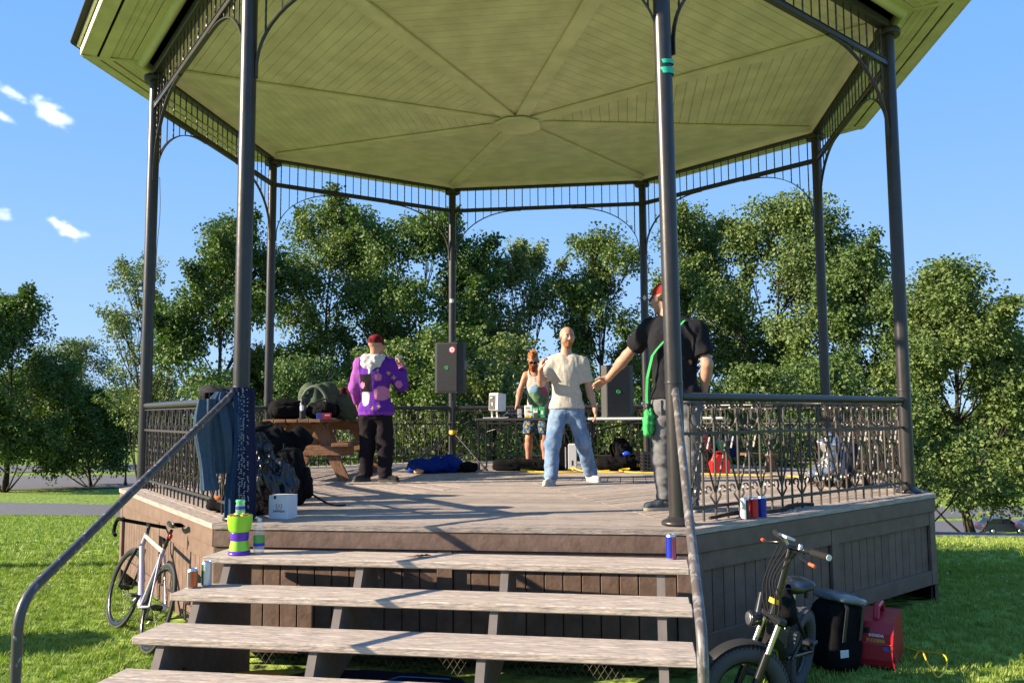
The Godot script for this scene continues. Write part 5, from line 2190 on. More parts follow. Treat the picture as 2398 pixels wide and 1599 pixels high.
func front_things() -> void:
	var mb: MB
	# cans
	var sil := Color(0.62, 0.63, 0.65)
	can(Vector3(-1.53, 0.670, 4.905), 0.122, [Color(0.5, 0.2, 0.05), Color(0.6, 0.55, 0.35), Color(0.02, 0.30, 0.12), Color(0.45, 0.45, 0.48), sil, Color(0.1, 0.12, 0.14), Color(0.5, 0.1, 0.05)], 0.9, "short silver can with orange and green label on a step", "")
	can(Vector3(-1.47, 0.670, 4.835), 0.157, [Color(0.02, 0.10, 0.06), sil, sil, sil, Color(0.5, 0.52, 0.53), Color(0.08, 0.12, 0.12), Color(0.03, 0.16, 0.08)], -1.2, "tall silver can with dark lettering beside a shorter can", "BIERE")
	can(Vector3(1.545, 0.836, 4.50), 0.157, [Color(0.02, 0.04, 0.42), Color(0.5, 0.1, 0.15), Color(0.03, 0.05, 0.45), Color(0.03, 0.035, 0.04), Color(0.35, 0.37, 0.36), Color(0.02, 0.03, 0.35)], -0.9, "blue and white can standing alone on the top step", "")
	can(Vector3(2.12, DK, 3.73), 0.157, [Color(0.02, 0.02, 0.06), Color(0.4, 0.03, 0.04), Color(0.02, 0.02, 0.12), Color(0.02, 0.02, 0.05), sil, sil], 0.2, "silver and navy can in front of two others on the deck edge", "")
	can(Vector3(2.195, DK, 3.66), 0.157, [Color(0.5, 0.02, 0.03), Color(0.55, 0.3, 0.3), Color(0.5, 0.02, 0.05), Color(0.5, 0.02, 0.03)], 0.0, "red can squeezed between two blue ones on the deck edge", "")
	can(Vector3(2.265, DK, 3.60), 0.157, [Color(0.01, 0.03, 0.35), Color(0.02, 0.05, 0.40), Color(0.05, 0.25, 0.10), Color(0.01, 0.02, 0.30)], -0.3, "deep blue can with a green stripe on the deck edge", "")
	# dead branch
	mb = MB.new()
	var br := []
	var rr := []
	for k in 15:
		var t := k / 14.0
		br.append(Vector3(lerpf(1.86, 2.78, t), DK + 0.018 + 0.012 * sin(t * 9.0), lerpf(3.80, 2.86, t)) + Vector3(0.02 * sin(t * 13.0), 0, 0.02 * cos(t * 11.0)))
		rr.append(0.012 + 0.009 * sin(t * 3.0) + 0.002 * sin(t * 40.0))
	mb.tube(br, rr, 9)
	mb.tube([br[3], br[3] + Vector3(0.02, -0.008, 0.05)], [0.007, 0.003], 6)
	mb.tube([br[12], br[12] + Vector3(0.02, 0.03, 0.0)], [0.006, 0.003], 6)
	single("dead_branch", mb, M.bark, "dead crooked branch lying on the deck edge outside the railing", "branch")
	# tall toy-like drinking cup of stacked green and purple parts, with a bottle stuck in the top
	var y0 := 0.836
	var cp := thing("novelty_drink_cup", "lime green and purple stacked novelty cup with green bottle in it", "cup", Vector3(-1.36, y0, 4.60))
	mb = MB.new()
	mb.lathe(Transform3D(), [Vector2(0.0, 0.0), Vector2(0.074, 0.0), Vector2(0.076, 0.006), Vector2(0.070, 0.028), Vector2(0.0, 0.028)], 28)
	pb("base", mb, M.purple_plastic, cp)
	mb = MB.new()
	lobed(mb, [Vector2(0.069, 0.028), Vector2(0.066, 0.045), Vector2(0.058, 0.085), Vector2(0.056, 0.093)], 5, 0.05)
	pb("lower_shell", mb, M.lime_plastic, cp)
	mb = MB.new()
	mb.lathe(Transform3D(), [Vector2(0.056, 0.093), Vector2(0.060, 0.10), Vector2(0.063, 0.145), Vector2(0.055, 0.150)], 28)
	pb("waist_band", mb, M.purple_plastic, cp)
	mb = MB.new()
	lobed(mb, [Vector2(0.058, 0.150), Vector2(0.072, 0.165), Vector2(0.082, 0.22), Vector2(0.084, 0.262), Vector2(0.079, 0.263), Vector2(0.072, 0.235), Vector2(0.0, 0.235)], 5, 0.03)
	pb("bowl", mb, M.lime_plastic, cp)
	mb = MB.new()
	for k in 7:
		var a := TAU * k / 7.0
		mb.col = Color(0.75, 0.36, 0.02)
		mb.tube([Vector3(cos(a) * 0.02, 0.262, sin(a) * 0.02), Vector3(cos(a) * 0.05, 0.268, sin(a) * 0.05), Vector3(cos(a) * 0.075, 0.26, sin(a) * 0.075)], 0.006, 6)
	pb("straw_ring", mb, M.any_gloss, cp)
	mb = MB.new()
	for k in 5:
		var a := TAU * k / 5.0 + 0.3
		mb.col = Color(0.20, 0.04, 0.42)
		mb.lump(place(Vector3(cos(a) * 0.045, 0.247, sin(a) * 0.045)), Vector3(0.018, 0.014, 0.018), 2.0, 0.0, 1, 10)
	pb("purple_beads", mb, M.any_gloss, cp)
	mb = MB.new()
	mb.lathe(place(Vector3(0, 0.262, 0)), [Vector2(0.0, 0.0), Vector2(0.026, 0.002), Vector2(0.031, 0.015), Vector2(0.031, 0.05), Vector2(0.030, 0.07), Vector2(0.026, 0.08), Vector2(0.031, 0.09), Vector2(0.031, 0.105), Vector2(0.0, 0.107)], 24)
	var bt := pb("green_bottle", mb, M.mint_glass, cp)
	mb = MB.new()
	mb.lathe(place(Vector3(0, 0.262, 0)), [Vector2(0.0314, 0.040), Vector2(0.0318, 0.041), Vector2(0.0318, 0.062), Vector2(0.0314, 0.063)], 24)
	pb("bottle_label", mb, M.purple_plastic, bt)
	# clear water bottle
	var wb := thing("water_bottle", "clear plastic water bottle with green and blue label", "bottle", Vector3(-1.245, y0, 4.545))
	mb = MB.new()
	mb.lathe(Transform3D(), [Vector2(0.0, 0.004), Vector2(0.030, 0.0), Vector2(0.036, 0.01), Vector2(0.037, 0.06), Vector2(0.0345, 0.075), Vector2(0.037, 0.09), Vector2(0.037, 0.115), Vector2(0.034, 0.13), Vector2(0.038, 0.155), Vector2(0.036, 0.18), Vector2(0.022, 0.205), Vector2(0.0135, 0.215), Vector2(0.0135, 0.235)], 28)
	pb("shell", mb, M.clear_glass, wb)
	mb = MB.new()
	mb.lathe(Transform3D(), [Vector2(0.0, 0.008), Vector2(0.032, 0.008), Vector2(0.0345, 0.02), Vector2(0.0345, 0.045), Vector2(0.0, 0.045)], 24)
	pb("water", mb, M.water, wb)
	mb = MB.new()
	mb.col = Color(0.10, 0.33, 0.06)
	mb.lathe(Transform3D(), [Vector2(0.0373, 0.072), Vector2(0.0378, 0.073), Vector2(0.0378, 0.118), Vector2(0.0373, 0.119)], 24)
	pb("label_band", mb, M.any, wb)
	mb = MB.new()
	mb.col = Color(0.03, 0.04, 0.40)
	mb.lathe(Transform3D(), [Vector2(0.0375, 0.050), Vector2(0.038, 0.051), Vector2(0.038, 0.070), Vector2(0.0375, 0.071)], 24)
	pb("blue_band", mb, M.any, wb)
	mb = MB.new()
	mb.lathe(Transform3D(), [Vector2(0.0155, 0.217), Vector2(0.0155, 0.236), Vector2(0.0, 0.237)], 18)
	pb("cap", mb, M.white_paint, wb)
	# cardboard beer box on the deck
	var bx := thing("beer_box", "white cardboard beer box with gold star standing on the deck", "box", Vector3(-1.33, DK, 3.94), -0.18)
	mb = MB.new()
	mb.box(place(Vector3(0, 0.0875, 0)), Vector3(0.165, 0.175, 0.135), 0.002)
	pb("carton", mb, M.carton_white, bx)
	mb = MB.new()
	mb.bx(-0.0829, 0.083, 0.0, 0.001, 0.15, 0.115)
	pb("dark_side", mb, M.black_plastic, bx)
	words(bx, "SAPPORO", 0.017, place(Vector3(0.008, 0.058, 0.0682)), M.print_dark)
	mb = MB.new()
	var star := PackedVector2Array()
	for k in 10:
		var a := PI / 2 + TAU * k / 10
		star.append(Vector2(cos(a), sin(a)) * (0.017 if k % 2 == 0 else 0.0075))
	mb.prism(place(Vector3(0.008, 0.098, 0.0685)), star, 0.002)
	pb("gold_star", mb, M.gold_print, bx)
	mb = MB.new()
	for s in [-1.0, 1.0]:
		var lv := []
		for k in 8:
			var a := lerpf(-1.3, 0.7, k / 7.0)
			lv.append(Vector3(0.008 + s * 0.025 * cos(a), 0.098 + 0.025 * sin(a), 0.0682))
		mb.bar(lv, Vector3(0, 0, 1), 0.001, 0.004)
	pb("laurel_print", mb, M.print_dark, bx)
	mb = MB.new()
	mb.bx(-0.028, 0.160, 0.0679, 0.02, 0.024, 0.001)
	pb("corner_mark", mb, M.print_dark, bx)


func lobed(mb: MB, prof: Array, lobes: int, amp: float) -> void:
	var rows := []
	for q in prof:
		var row := PackedVector3Array()
		for k in 40:
			var an := -TAU * k / 40
			var r: float = q.x * (1.0 + amp * (absf(sin(lobes * an * 0.5 + q.y * 9.0)) - 0.6))
			row.append(Vector3(r * cos(an), q.y, r * sin(an)))
		rows.append(row)
	mb.grid(rows, true)


func clutter() -> void:
	var mb := MB.new()
	# denim-blue jacket over the end of the railing
	mb.col = Color(0.045, 0.075, 0.13)
	var sp := []
	var ra := []
	var rb := []
	for k in 15:
		var t := k / 14.0
		sp.append(Vector3(-1.70 + 0.02 * sin(t * 4.0) + 0.05 * t, 1.955 - 0.60 * t, 4.20 + 0.02 * sin(t * 5)))
		ra.append(0.045 + 0.075 * sqrt(minf(1.0, t * 3.0)) - 0.035 * t * t)
		rb.append(0.05 + 0.035 * sin(t * 2.8))
	bundle(mb, sp, ra, rb, 6, 0.20, 3, 0.5)
	var jk := single("denim_jacket", mb, M.cloth, "blue denim jacket draped over the handrail and railing end", "jacket")
	mb = MB.new()
	mb.col = Color(0.060, 0.095, 0.15)
	sp = []
	ra = []
	rb = []
	for k in 11:
		var t := k / 10.0
		sp.append(Vector3(-1.775 + 0.05 * t - 0.03 * sin(t * 3.0), 1.90 - 0.66 * t, 4.31 + 0.01 * sin(t * 7)))
		ra.append(0.052 + 0.012 * sin(t * 6.0) + 0.008 * t)
		rb.append(0.042 + 0.008 * cos(t * 5.0))
	bundle(mb, sp, ra, rb, 5, 0.20, 8, 0.3)
	pb("sleeve", mb, M.cloth, jk)
	mb = MB.new()
	mb.col = Color(0.022, 0.050, 0.11)
	sp = []
	ra = []
	rb = []
	for k in 11:
		var t := k / 10.0
		sp.append(Vector3(-1.60 + 0.015 * sin(t * 5.0), 1.93 - 0.90 * t, 4.20))
		ra.append(0.05 - 0.008 * t)
		rb.append(0.05)
	bundle(mb, sp, ra, rb, 5, 0.22, 12, 0.2)
	pb("hanging_panel", mb, M.cloth, jk)
	# black scarf beside it
	mb = MB.new()
	sp = []
	ra = []
	rb = []
	for k in 10:
		var t := k / 9.0
		sp.append(Vector3(-1.90 - 0.05 * t * t, 1.955 - 0.46 * t, 4.0 + 0.02 * t))
		ra.append(0.05 + 0.03 * sin(t * 3.0))
		rb.append(0.06)
	bundle(mb, sp, ra, rb, 5, 0.12, 5)
	single("black_scarf", mb, M.black_cloth, "black scarf hanging over the railing beside the denim jacket", "scarf")
	# patterned dark blue throw wrapped round the column foot
	mb = MB.new()
	mb.col = Color(0.018, 0.022, 0.055)
	sp = []
	ra = []
	rb = []
	for k in 16:
		var t := k / 15.0
		sp.append(Vector3(-1.585 + 0.03 * t, 1.985 - 0.965 * t, 4.13))
		ra.append(0.085 - 0.006 * sin(t * 8.0))
		rb.append(0.095)
	bundle(mb, sp, ra, rb, 6, 0.07, 15)
	var th := single("patterned_throw", mb, M.cloth, "dark blue throw with pale stitched pattern wound round the column", "throw")
	# its pale stitched border: small raised stitches
	mb = MB.new()
	mb.col = Color(0.42, 0.45, 0.55)
	for k in 70:
		for q in [[0.15, 0.102, 0.5], [0.55, 0.106, 0.35], [0.85, 0.108, 0.25], [0.36, 0.104, 0.25]]:
			if rng.randf() < q[2] + 0.25:
				var t := (k + 0.5) / 70.0
				var a: float = q[0] + rng.randf_range(-0.05, 0.05)
				var ctr := Vector3(-1.585 + 0.03 * t, 1.975 - 0.93 * t, 4.13) + Vector3(sin(a) * 0.092, 0, cos(a) * q[1])
				mb.box(Transform3D(Basis(Vector3.UP, a) * Basis(Vector3(0, 0, 1), rng.randf_range(-0.8, 0.8)), ctr), Vector3(0.010, 0.0045, 0.006))
	var stt := pb("stitching", mb, M.cloth, th)
	stt.set_meta("kind", "stuff")
	# grey cap on the rail behind
	mb = MB.new()
	mb.col = Color(0.035, 0.034, 0.036)
	mb.lump(Transform3D(Basis(Vector3(0, 0, 1), -0.12), Vector3(-1.98, 1.955, 3.72)), Vector3(0.17, 0.055, 0.12), 2.4, 0.05, 71, 28, 6.0)
	single("grey_tarp", mb, M.cloth, "folded charcoal tarp lying on the railing behind the scarf", "tarp")
	# black bin bag, slumped, knotted at the top
	mb = MB.new()
	mb.lump(Transform3D(Basis(Vector3(0, 0, 1), 0.22), Vector3(-1.56, DK + 0.20, 3.66)), Vector3(0.19, 0.25, 0.17), 2.5, 0.10, 121, 72, 11.0, Vector3(1, 0.22, 1))
	mb.lump(Transform3D(Basis(Vector3(0, 0, 1), 0.30), Vector3(-1.63, DK + 0.42, 3.63)), Vector3(0.09, 0.22, 0.09), 2.0, 0.06, 122, 60, 16.0, Vector3(1, 0.2, 1))
	single("bin_bag", mb, M.trash_bag, "shiny black bin bag slumped against the column", "bin bag")
	# black backpack standing on the deck, strap loops to the side
	backpack(Vector3(-1.60, DK, 3.02), 1.9, Vector3(0.32, 0.50, 0.22), M.black_cloth, "black backpack standing on the deck with strap loops hanging", 25, -0.12)
	single("loose_strap", cable([Vector3(-1.45, DK + 0.10, 3.05), Vector3(-1.33, DK + 0.04, 3.08), Vector3(-1.22, DK + 0.012, 3.12), Vector3(-1.12, DK + 0.01, 3.10)], 0.008), M.black_cloth, "black webbing strap trailing over the planks", "strap")
	# coats heaped on a low chair behind the bag
	mb = MB.new()
	mb.lump(Transform3D(Basis(Vector3(0, 0, 1), -0.35), Vector3(-2.05, DK + 0.52, 2.55)), Vector3(0.24, 0.17, 0.2), 2.3, 0.07, 81, 44, 6.0)
	mb.lump(Transform3D(Basis(Vector3(0, 0, 1), 0.2), Vector3(-1.92, DK + 0.26, 2.6)), Vector3(0.20, 0.27, 0.2), 2.5, 0.07, 82, 44, 8.0, Vector3(1, 0.35, 1))
	mb.lump(Transform3D(Basis(Vector3(0, 0, 1), 0.5), Vector3(-1.80, DK + 0.55, 2.5)), Vector3(0.11, 0.12, 0.10), 2.3, 0.05, 83, 24, 6.0)
	single("coat_heap", mb, M.black_cloth, "heap of black coats piled behind the bin bag", "coats")
	# orange trimmed shoe bag behind the railing
	mb = MB.new()
	mb.lump(Transform3D(Basis(), Vector3(-1.93, DK + 0.07, 3.62)), Vector3(0.17, 0.07, 0.10), 2.4, 0.05, 91, 24, 7.0)
	var sh := single("shoe_bag", mb, M.black_cloth, "low black bag with orange trim behind the side railing", "bag")
	mb = MB.new()
	mb.col = Color(0.55, 0.14, 0.03)
	mb.lump(Transform3D(Basis(), Vector3(-1.98, DK + 0.12, 3.68)), Vector3(0.035, 0.02, 0.02), 2.2, 0.01, 92, 12)
	pb("orange_trim", mb, M.cloth, sh)
	# paddle bag and strap under the steps
	var pbag := thing("paddle_bag", "long navy bag with yellow end lying under the steps", "bag", Vector3(-0.55, 0.0, 5.05), 0.05)
	mb = MB.new()
	mb.lump(place(Vector3(0.25, 0.11, 0)), Vector3(0.62, 0.10, 0.16), 3.0, 0.03, 95, 26, 4.0)
	pb("body", mb, M.navy_cloth, pbag)
	mb = MB.new()
	mb.col = Color(0.62, 0.38, 0.06)
	mb.lump(place(Vector3(-0.42, 0.12, 0.02)), Vector3(0.24, 0.09, 0.13), 2.4, 0.03, 96, 22, 5.0)
	pb("yellow_end", mb, M.cloth, pbag)
	mb = MB.new()
	mb.col = Color(0.06, 0.25, 0.62)
	mb.bar([Vector3(0.25, 0.17, 0.12), Vector3(0.45, 0.215, 0.05), Vector3(0.75, 0.20, 0.03)], Vector3(0, 0.3, 1), 0.03, 0.006)
	pb("strap", mb, M.cloth, pbag)
	single("wine_bottle", lathe_mb(Vector3(-1.36, 0.0, 5.28), [Vector2(0, 0), Vector2(0.037, 0), Vector2(0.038, 0.01), Vector2(0.038, 0.17), Vector2(0.015, 0.22), Vector2(0.014, 0.28), Vector2(0.0, 0.28)], 18, Color(0.01, 0.02, 0.012)), M.any_gloss, "dark glass bottle standing under the steps", "bottle")
	# chain-link netting below the skirt
	var net := thing("wire_netting", "diamond wire netting closing the gap under the steps", "netting", Vector3(-1.45, 0.0, 4.33))
	mb = MB.new()
	for k in 58:
		for s in [-1.0, 1.0]:
			var x := k * 0.05
			mb.tube([Vector3(x, 0.0, 0), Vector3(x + s * 0.11, 0.17, 0)], 0.0013, 4, false)
	var nt := pb("wires", mb, M.stringer, net)
	nt.set_meta("kind", "stuff")
	# dry leaf litter on the top step
	mb = MB.new()
	for k in 3:
		var c := Vector3(-0.16 + 0.03 * k, 0.839 + 0.003 * k, 4.60)
		mb.col = Color(0.16, 0.045, 0.02)
		mb.tri(c, c + Vector3(0.09, 0.006, 0.015), c + Vector3(0.04, 0.01, -0.03))
		mb.tri(c, c + Vector3(-0.05, 0.004, 0.012), c + Vector3(0.02, 0.008, 0.028))
	single("dry_leaf", mb, M.cloth, "curled brown dry leaf on the top step", "leaf")


# ---------------------------------------------------------------- people
# prims: ["c", a, b, ra, rb, k] tapered capsule; ["e", centre, radii, k, basis] ellipsoid; ["x", centre, radii, k, basis] carved;
# ["s", point, normal] cut off beyond a plane; ["n", point, normal, reach] the same within a ball
func blob(mb: MB, prims: Array, cell: float, wr := 0.0, freq := 8.0, stretch := Vector3.ONE, seed_ := 3, paint = null) -> void:
	var lo := Vector3.ONE * 1e6
	var hi := -lo
	for q in prims:
		if q[0] == "c":
			var m := Vector3.ONE * (maxf(q[3], q[4]) + cell * 2.0)
			lo = lo.min(q[1] - m).min(q[2] - m)
			hi = hi.max(q[1] + m).max(q[2] + m)
		elif q[0] == "e":
			var m := Vector3.ONE * (maxf(q[2].x, maxf(q[2].y, q[2].z)) + cell * 2.0)
			lo = lo.min(q[1] - m)
			hi = hi.max(q[1] + m)
	var s := Sdf.new(lo, hi, cell)
	for q in prims:
		match q[0]:
			"c": s.cap(q[1], q[2], q[3], q[4], q[5])
			"e": s.ell(q[1], q[2], q[3], q[4] if q.size() > 4 else Basis())
			"x": s.ell(q[1], q[2], q[3], q[4] if q.size() > 4 else Basis(), true)
			"s": s.slice(q[1], q[2])
			"n": s.slice_near(q[1], q[2], q[3])
	var first := mb.v.size()
	s.into(mb, wr, freq, stretch, seed_)
	if paint != null:
		for k in range(first, mb.v.size()):
			mb.c[k] = paint.call(mb.v[k])


func facing(f: Vector3, up := Vector3.UP) -> Basis:
	var z := f.normalized()
	var x := up.cross(z).normalized()
	return Basis(x, z.cross(x), z)


func make_head(mb: MB, c: Vector3, b: Basis, neck: Vector3, skin: Color, beard: Color, beard_low: float, sc := 1.0) -> void:
	var P := func(x: float, y: float, z: float) -> Vector3: return c + b * (Vector3(x, y, z) * sc)
	var R := func(x: float, y: float, z: float) -> Vector3: return Vector3(x, y, z) * sc
	var q := [
		["e", P.call(0, 0.03, -0.012), R.call(0.080, 0.087, 0.098), 0.02, b],
		["e", P.call(0, -0.042, 0.020), R.call(0.062, 0.068, 0.068), 0.035, b],
		["e", P.call(0, -0.094, 0.058), R.call(0.027, 0.022, 0.026), 0.03, b],
		["e", P.call(0.038, -0.028, 0.056), R.call(0.024, 0.024, 0.024), 0.03, b],
		["e", P.call(-0.038, -0.028, 0.056), R.call(0.024, 0.024, 0.024), 0.03, b],
		["c", P.call(-0.034, 0.024, 0.078), P.call(0.034, 0.024, 0.078), 0.011, 0.011, 0.02],
		["x", P.call(0.031, 0.002, 0.096), R.call(0.019, 0.012, 0.014), 0.012, b],
		["x", P.call(-0.031, 0.002, 0.096), R.call(0.019, 0.012, 0.014), 0.012, b],
		["c", P.call(0, 0.012, 0.088), P.call(0, -0.027, 0.106), 0.008, 0.0125, 0.012],
		["e", P.call(0.012, -0.031, 0.095), R.call(0.009, 0.008, 0.010), 0.008, b],
		["e", P.call(-0.012, -0.031, 0.095), R.call(0.009, 0.008, 0.010), 0.008, b],
		["c", P.call(-0.017, -0.060, 0.084), P.call(0.017, -0.060, 0.084), 0.0065, 0.0065, 0.007],
		["c", P.call(-0.014, -0.070, 0.083), P.call(0.014, -0.070, 0.083), 0.0075, 0.0075, 0.007],
		["e", P.call(0.078, -0.004, -0.006), R.call(0.009, 0.031, 0.019), 0.008, b * Basis(Vector3.UP, 0.35)],
		["e", P.call(-0.078, -0.004, -0.006), R.call(0.009, 0.031, 0.019), 0.008, b * Basis(Vector3.UP, -0.35)],
		["c", P.call(0, -0.055, -0.022), neck, 0.054 * sc, 0.060, 0.03],
	]
	var inv := b.inverse()
	var nz := FastNoiseLite.new()
	nz.frequency = 60.0
	blob(mb, q, 0.0052, 0.0, 8.0, Vector3.ONE, 3, func(v: Vector3) -> Color:
		var l := inv * (v - c) / sc
		var n := nz.get_noise_3dv(v)
		var k := skin * (1.0 + 0.05 * n)
		if absf(l.x) < 0.022 and l.y < -0.055 and l.y > -0.076 and l.z > 0.083:
			return Color(skin.r * 0.85, skin.g * 0.55, skin.b * 0.55)
		if l.y < beard_low + 0.012 * n and l.z > -0.005 - 0.4 * (l.y + 0.05) and l.y > -0.135 and not (absf(l.x) < 0.022 and l.y > -0.052):
			return beard * (0.85 + 0.4 * absf(n))
		if l.z > 0.070 and l.y > 0.021 and l.y < 0.033 and absf(l.x) > 0.012 and absf(l.x) < 0.048:
			return k.lerp(beard, 0.6)
		if l.y < -0.02 and l.z > 0.05:
			k = Color(k.r * 1.02, k.g * 0.95, k.b * 0.93)
		return k)
	for s in [-1.0, 1.0]:
		mb.col = Color(0.62, 0.60, 0.57)
		mb.lump(Transform3D(b, P.call(s * 0.031, 0.003, 0.0785)), Vector3(0.0125, 0.008, 0.0115) * sc, 2.0, 0.0, 1, 12)
		mb.col = Color(0.03, 0.025, 0.02)
		mb.lump(Transform3D(b, P.call(s * 0.031, 0.003, 0.0875)), Vector3(0.0052, 0.0055, 0.0035) * sc, 2.0, 0.0, 1, 8)
		mb.col = skin * 0.8
		mb.lump(Transform3D(b, P.call(s * 0.031, 0.0115, 0.081)), Vector3(0.0145, 0.0035, 0.0115) * sc, 2.0, 0.0, 1, 12)
	mb.col = Color.WHITE


# f: direction of the fingers, n: where the palm faces, side: +1 or -1 for the thumb, curl in radians per joint
func make_hand(mb: MB, w: Vector3, f: Vector3, n: Vector3, side: float, curl: float, skin: Color, fore: Vector3) -> void:
	f = f.normalized()
	n = (n - f * n.dot(f)).normalized()
	var t := n.cross(f) * side
	var b := Basis(t, f, t.cross(f))
	var q := [
		["c", fore, w, 0.031, 0.0265, 0.01],
		["e", w + f * 0.052, Vector3(0.040, 0.052, 0.0165), 0.02, b],
		["c", w, w + f * 0.03, 0.026, 0.026, 0.02],
	]
	var offs := [0.029, 0.010, -0.009, -0.027]
	var lens := [0.072, 0.080, 0.074, 0.058]
	for i in 4:
		var p: Vector3 = w + f * (0.090 - absf(offs[i] - 0.006) * 0.25) + t * offs[i]
		var d: Vector3 = (f + t * float(offs[i]) * 3.0).normalized()
		var ln: float = lens[i]
		var cu := curl * (0.85 + 0.12 * i)
		q.append(["c", p - f * 0.02, p, 0.0098, 0.0098, 0.008])
		for j in 3:
			d = d.rotated(t, cu if n.dot(d.rotated(t, 0.1)) > n.dot(d) else -cu)
			var e: Vector3 = p + d * ln * [0.46, 0.30, 0.24][j]
			q.append(["c", p, e, [0.0095, 0.0088, 0.0080][j], [0.0088, 0.0080, 0.0068][j], 0.004])
			p = e
	var tp := w + f * 0.028 + t * 0.030
	var td := (t * 0.75 + f * 0.75 + n * 0.25).normalized()
	var te := tp + td * 0.042
	q.append(["c", w + f * 0.018 + t * 0.012, tp, 0.016, 0.0135, 0.012])
	q.append(["c", tp, te, 0.0130, 0.0105, 0.006])
	td = (td + f * 0.5 + n * 0.35 * curl).normalized()
	q.append(["c", te, te + td * 0.032, 0.0105, 0.0085, 0.004])
	var col := skin
	blob(mb, q, 0.0042, 0.0, 8.0, Vector3.ONE, 3, func(_v: Vector3) -> Color: return Color(col.r * 1.02, col.g * 0.94, col.b * 0.92))


func shoe(parent: Node3D, ankle: Vector3, f: Vector3, ground: float, upper: Color, sole: Color, laces := true) -> void:
	var b := facing(Vector3(f.x, 0, f.z))
	var g := Vector3(ankle.x, ground, ankle.z)
	var P := func(x: float, y: float, z: float) -> Vector3: return g + b * Vector3(x, y, z)
	var mb := MB.new()
	blob(mb, [
		["c", P.call(0, 0.052, -0.045), P.call(0, 0.048, 0.06), 0.040, 0.040, 0.02],
		["c", P.call(0, 0.045, 0.06), P.call(0.004, 0.036, 0.155), 0.040, 0.034, 0.02],
		["c", P.call(0, 0.07, -0.02), P.call(0, 0.105, -0.025), 0.043, 0.042, 0.03],
		["s", P.call(0, 0.112, 0), Vector3.UP], ["s", P.call(0, 0.02, 0), Vector3.DOWN]], 0.0085, 0.003, 40.0, Vector3.ONE, 4, func(_v: Vector3) -> Color: return upper)
	var sh := pb("shoe", mb, M.cloth, parent)
	mb = MB.new()
	var rows := []
	for y in [0.0, 0.006, 0.022, 0.027]:
		var row := PackedVector3Array()
		for k in 28:
			var a := -TAU * k / 28
			var z := cos(a) * 0.142 + 0.055
			var w := 0.047 * pow(absf(sin(a)), 0.75) * (0.86 + 0.14 * clampf((z + 0.09) / 0.2, 0.0, 1.0))
			var gr := 0.93 if y == 0.0 else 1.0 if y < 0.025 else 0.9
			row.append(P.call(signf(sin(a)) * w * gr, y, 0.055 + (z - 0.055) * gr))
		rows.append(row)
	rows.reverse()
	mb.grid(rows, true)
	mb.col = sole
	for k in mb.c.size():
		mb.c[k] = sole
	pb("sole", mb, M.cloth, sh)
	if laces:
		mb = MB.new()
		mb.col = sole
		for k in 4:
			var z := 0.03 + 0.022 * k
			mb.tube([P.call(-0.026, 0.072 - 0.006 * k, z), P.call(0, 0.088 - 0.009 * k, z + 0.004), P.call(0.026, 0.072 - 0.006 * k, z)], 0.0035, 5)
		pb("laces", mb, M.cloth, sh)


func cap_hat(parent: Node3D, c: Vector3, b: Basis, paint: Callable, brim: Color, tilt := 0.0) -> void:
	b = b * Basis(Vector3.RIGHT, tilt)
	var mb := MB.new()
	var rows := []
	for j in 10:
		var th := j / 9.0 * PI * 0.5
		var row := PackedVector3Array()
		for k in 28:
			var a := -TAU * k / 28
			row.append(c + b * Vector3(cos(a) * cos(th) * 0.086, 0.022 + sin(th) * 0.106, sin(a) * cos(th) * 0.106 - 0.012))
		rows.append(row)
	mb.grid(rows, true)
	for k in mb.v.size():
		mb.c[k] = paint.call(mb.v[k])
	var h := pb("cap", mb, M.cloth, parent)
	mb = MB.new()
	mb.col = brim
	var top := []
	var bot := []
	for j in 5:
		var r := j / 4.0
		var ra := PackedVector3Array()
		var rb := PackedVector3Array()
		for k in 13:
			var a := lerpf(-1.15, 1.15, k / 12.0)
			var x := sin(a) * (0.082 + 0.006 * r)
			var z := cos(a) * (0.088 + 0.075 * r * cos(a * 0.9)) - 0.008
			var y := 0.030 - 0.018 * r - 0.9 * x * x
			ra.append(c + b * Vector3(x, y, z))
			rb.append(c + b * Vector3(x, y - 0.004, z))
		top.append(rb)
		bot.append(ra)
	mb.grid(top)
	bot.reverse()
	mb.grid(bot)
	pb("brim", mb, M.cloth, h)
	mb = MB.new()
	mb.col = brim * 0.7
	mb.lump(Transform3D(b, c + b * Vector3(0, 0.127, -0.012)), Vector3(0.009, 0.005, 0.009), 2.0, 0.0, 1, 10)
	pb("button", mb, M.cloth, h)


func person(label: String) -> Node3D:
	return thing("person", label, "person", Vector3.ZERO, 0.0, "people on the bandstand")


func arm(sh: Vector3, el: Vector3, wr: Vector3, s := 1.0) -> Array:
	return [["c", sh, el, 0.046 * s, 0.039 * s, 0.03], ["c", el, el.lerp(wr, 0.35), 0.041 * s, 0.040 * s, 0.03], ["c", el.lerp(wr, 0.3), wr, 0.040 * s, 0.028 * s, 0.03]]


func leg(h: Vector3, k: Vector3, a: Vector3, s := 1.0) -> Array:
	return [["c", h, k, 0.078 * s, 0.052 * s, 0.04], ["c", k, k.lerp(a, 0.35), 0.052 * s, 0.055 * s, 0.03], ["c", k.lerp(a, 0.3), a, 0.055 * s, 0.036 * s, 0.03]]


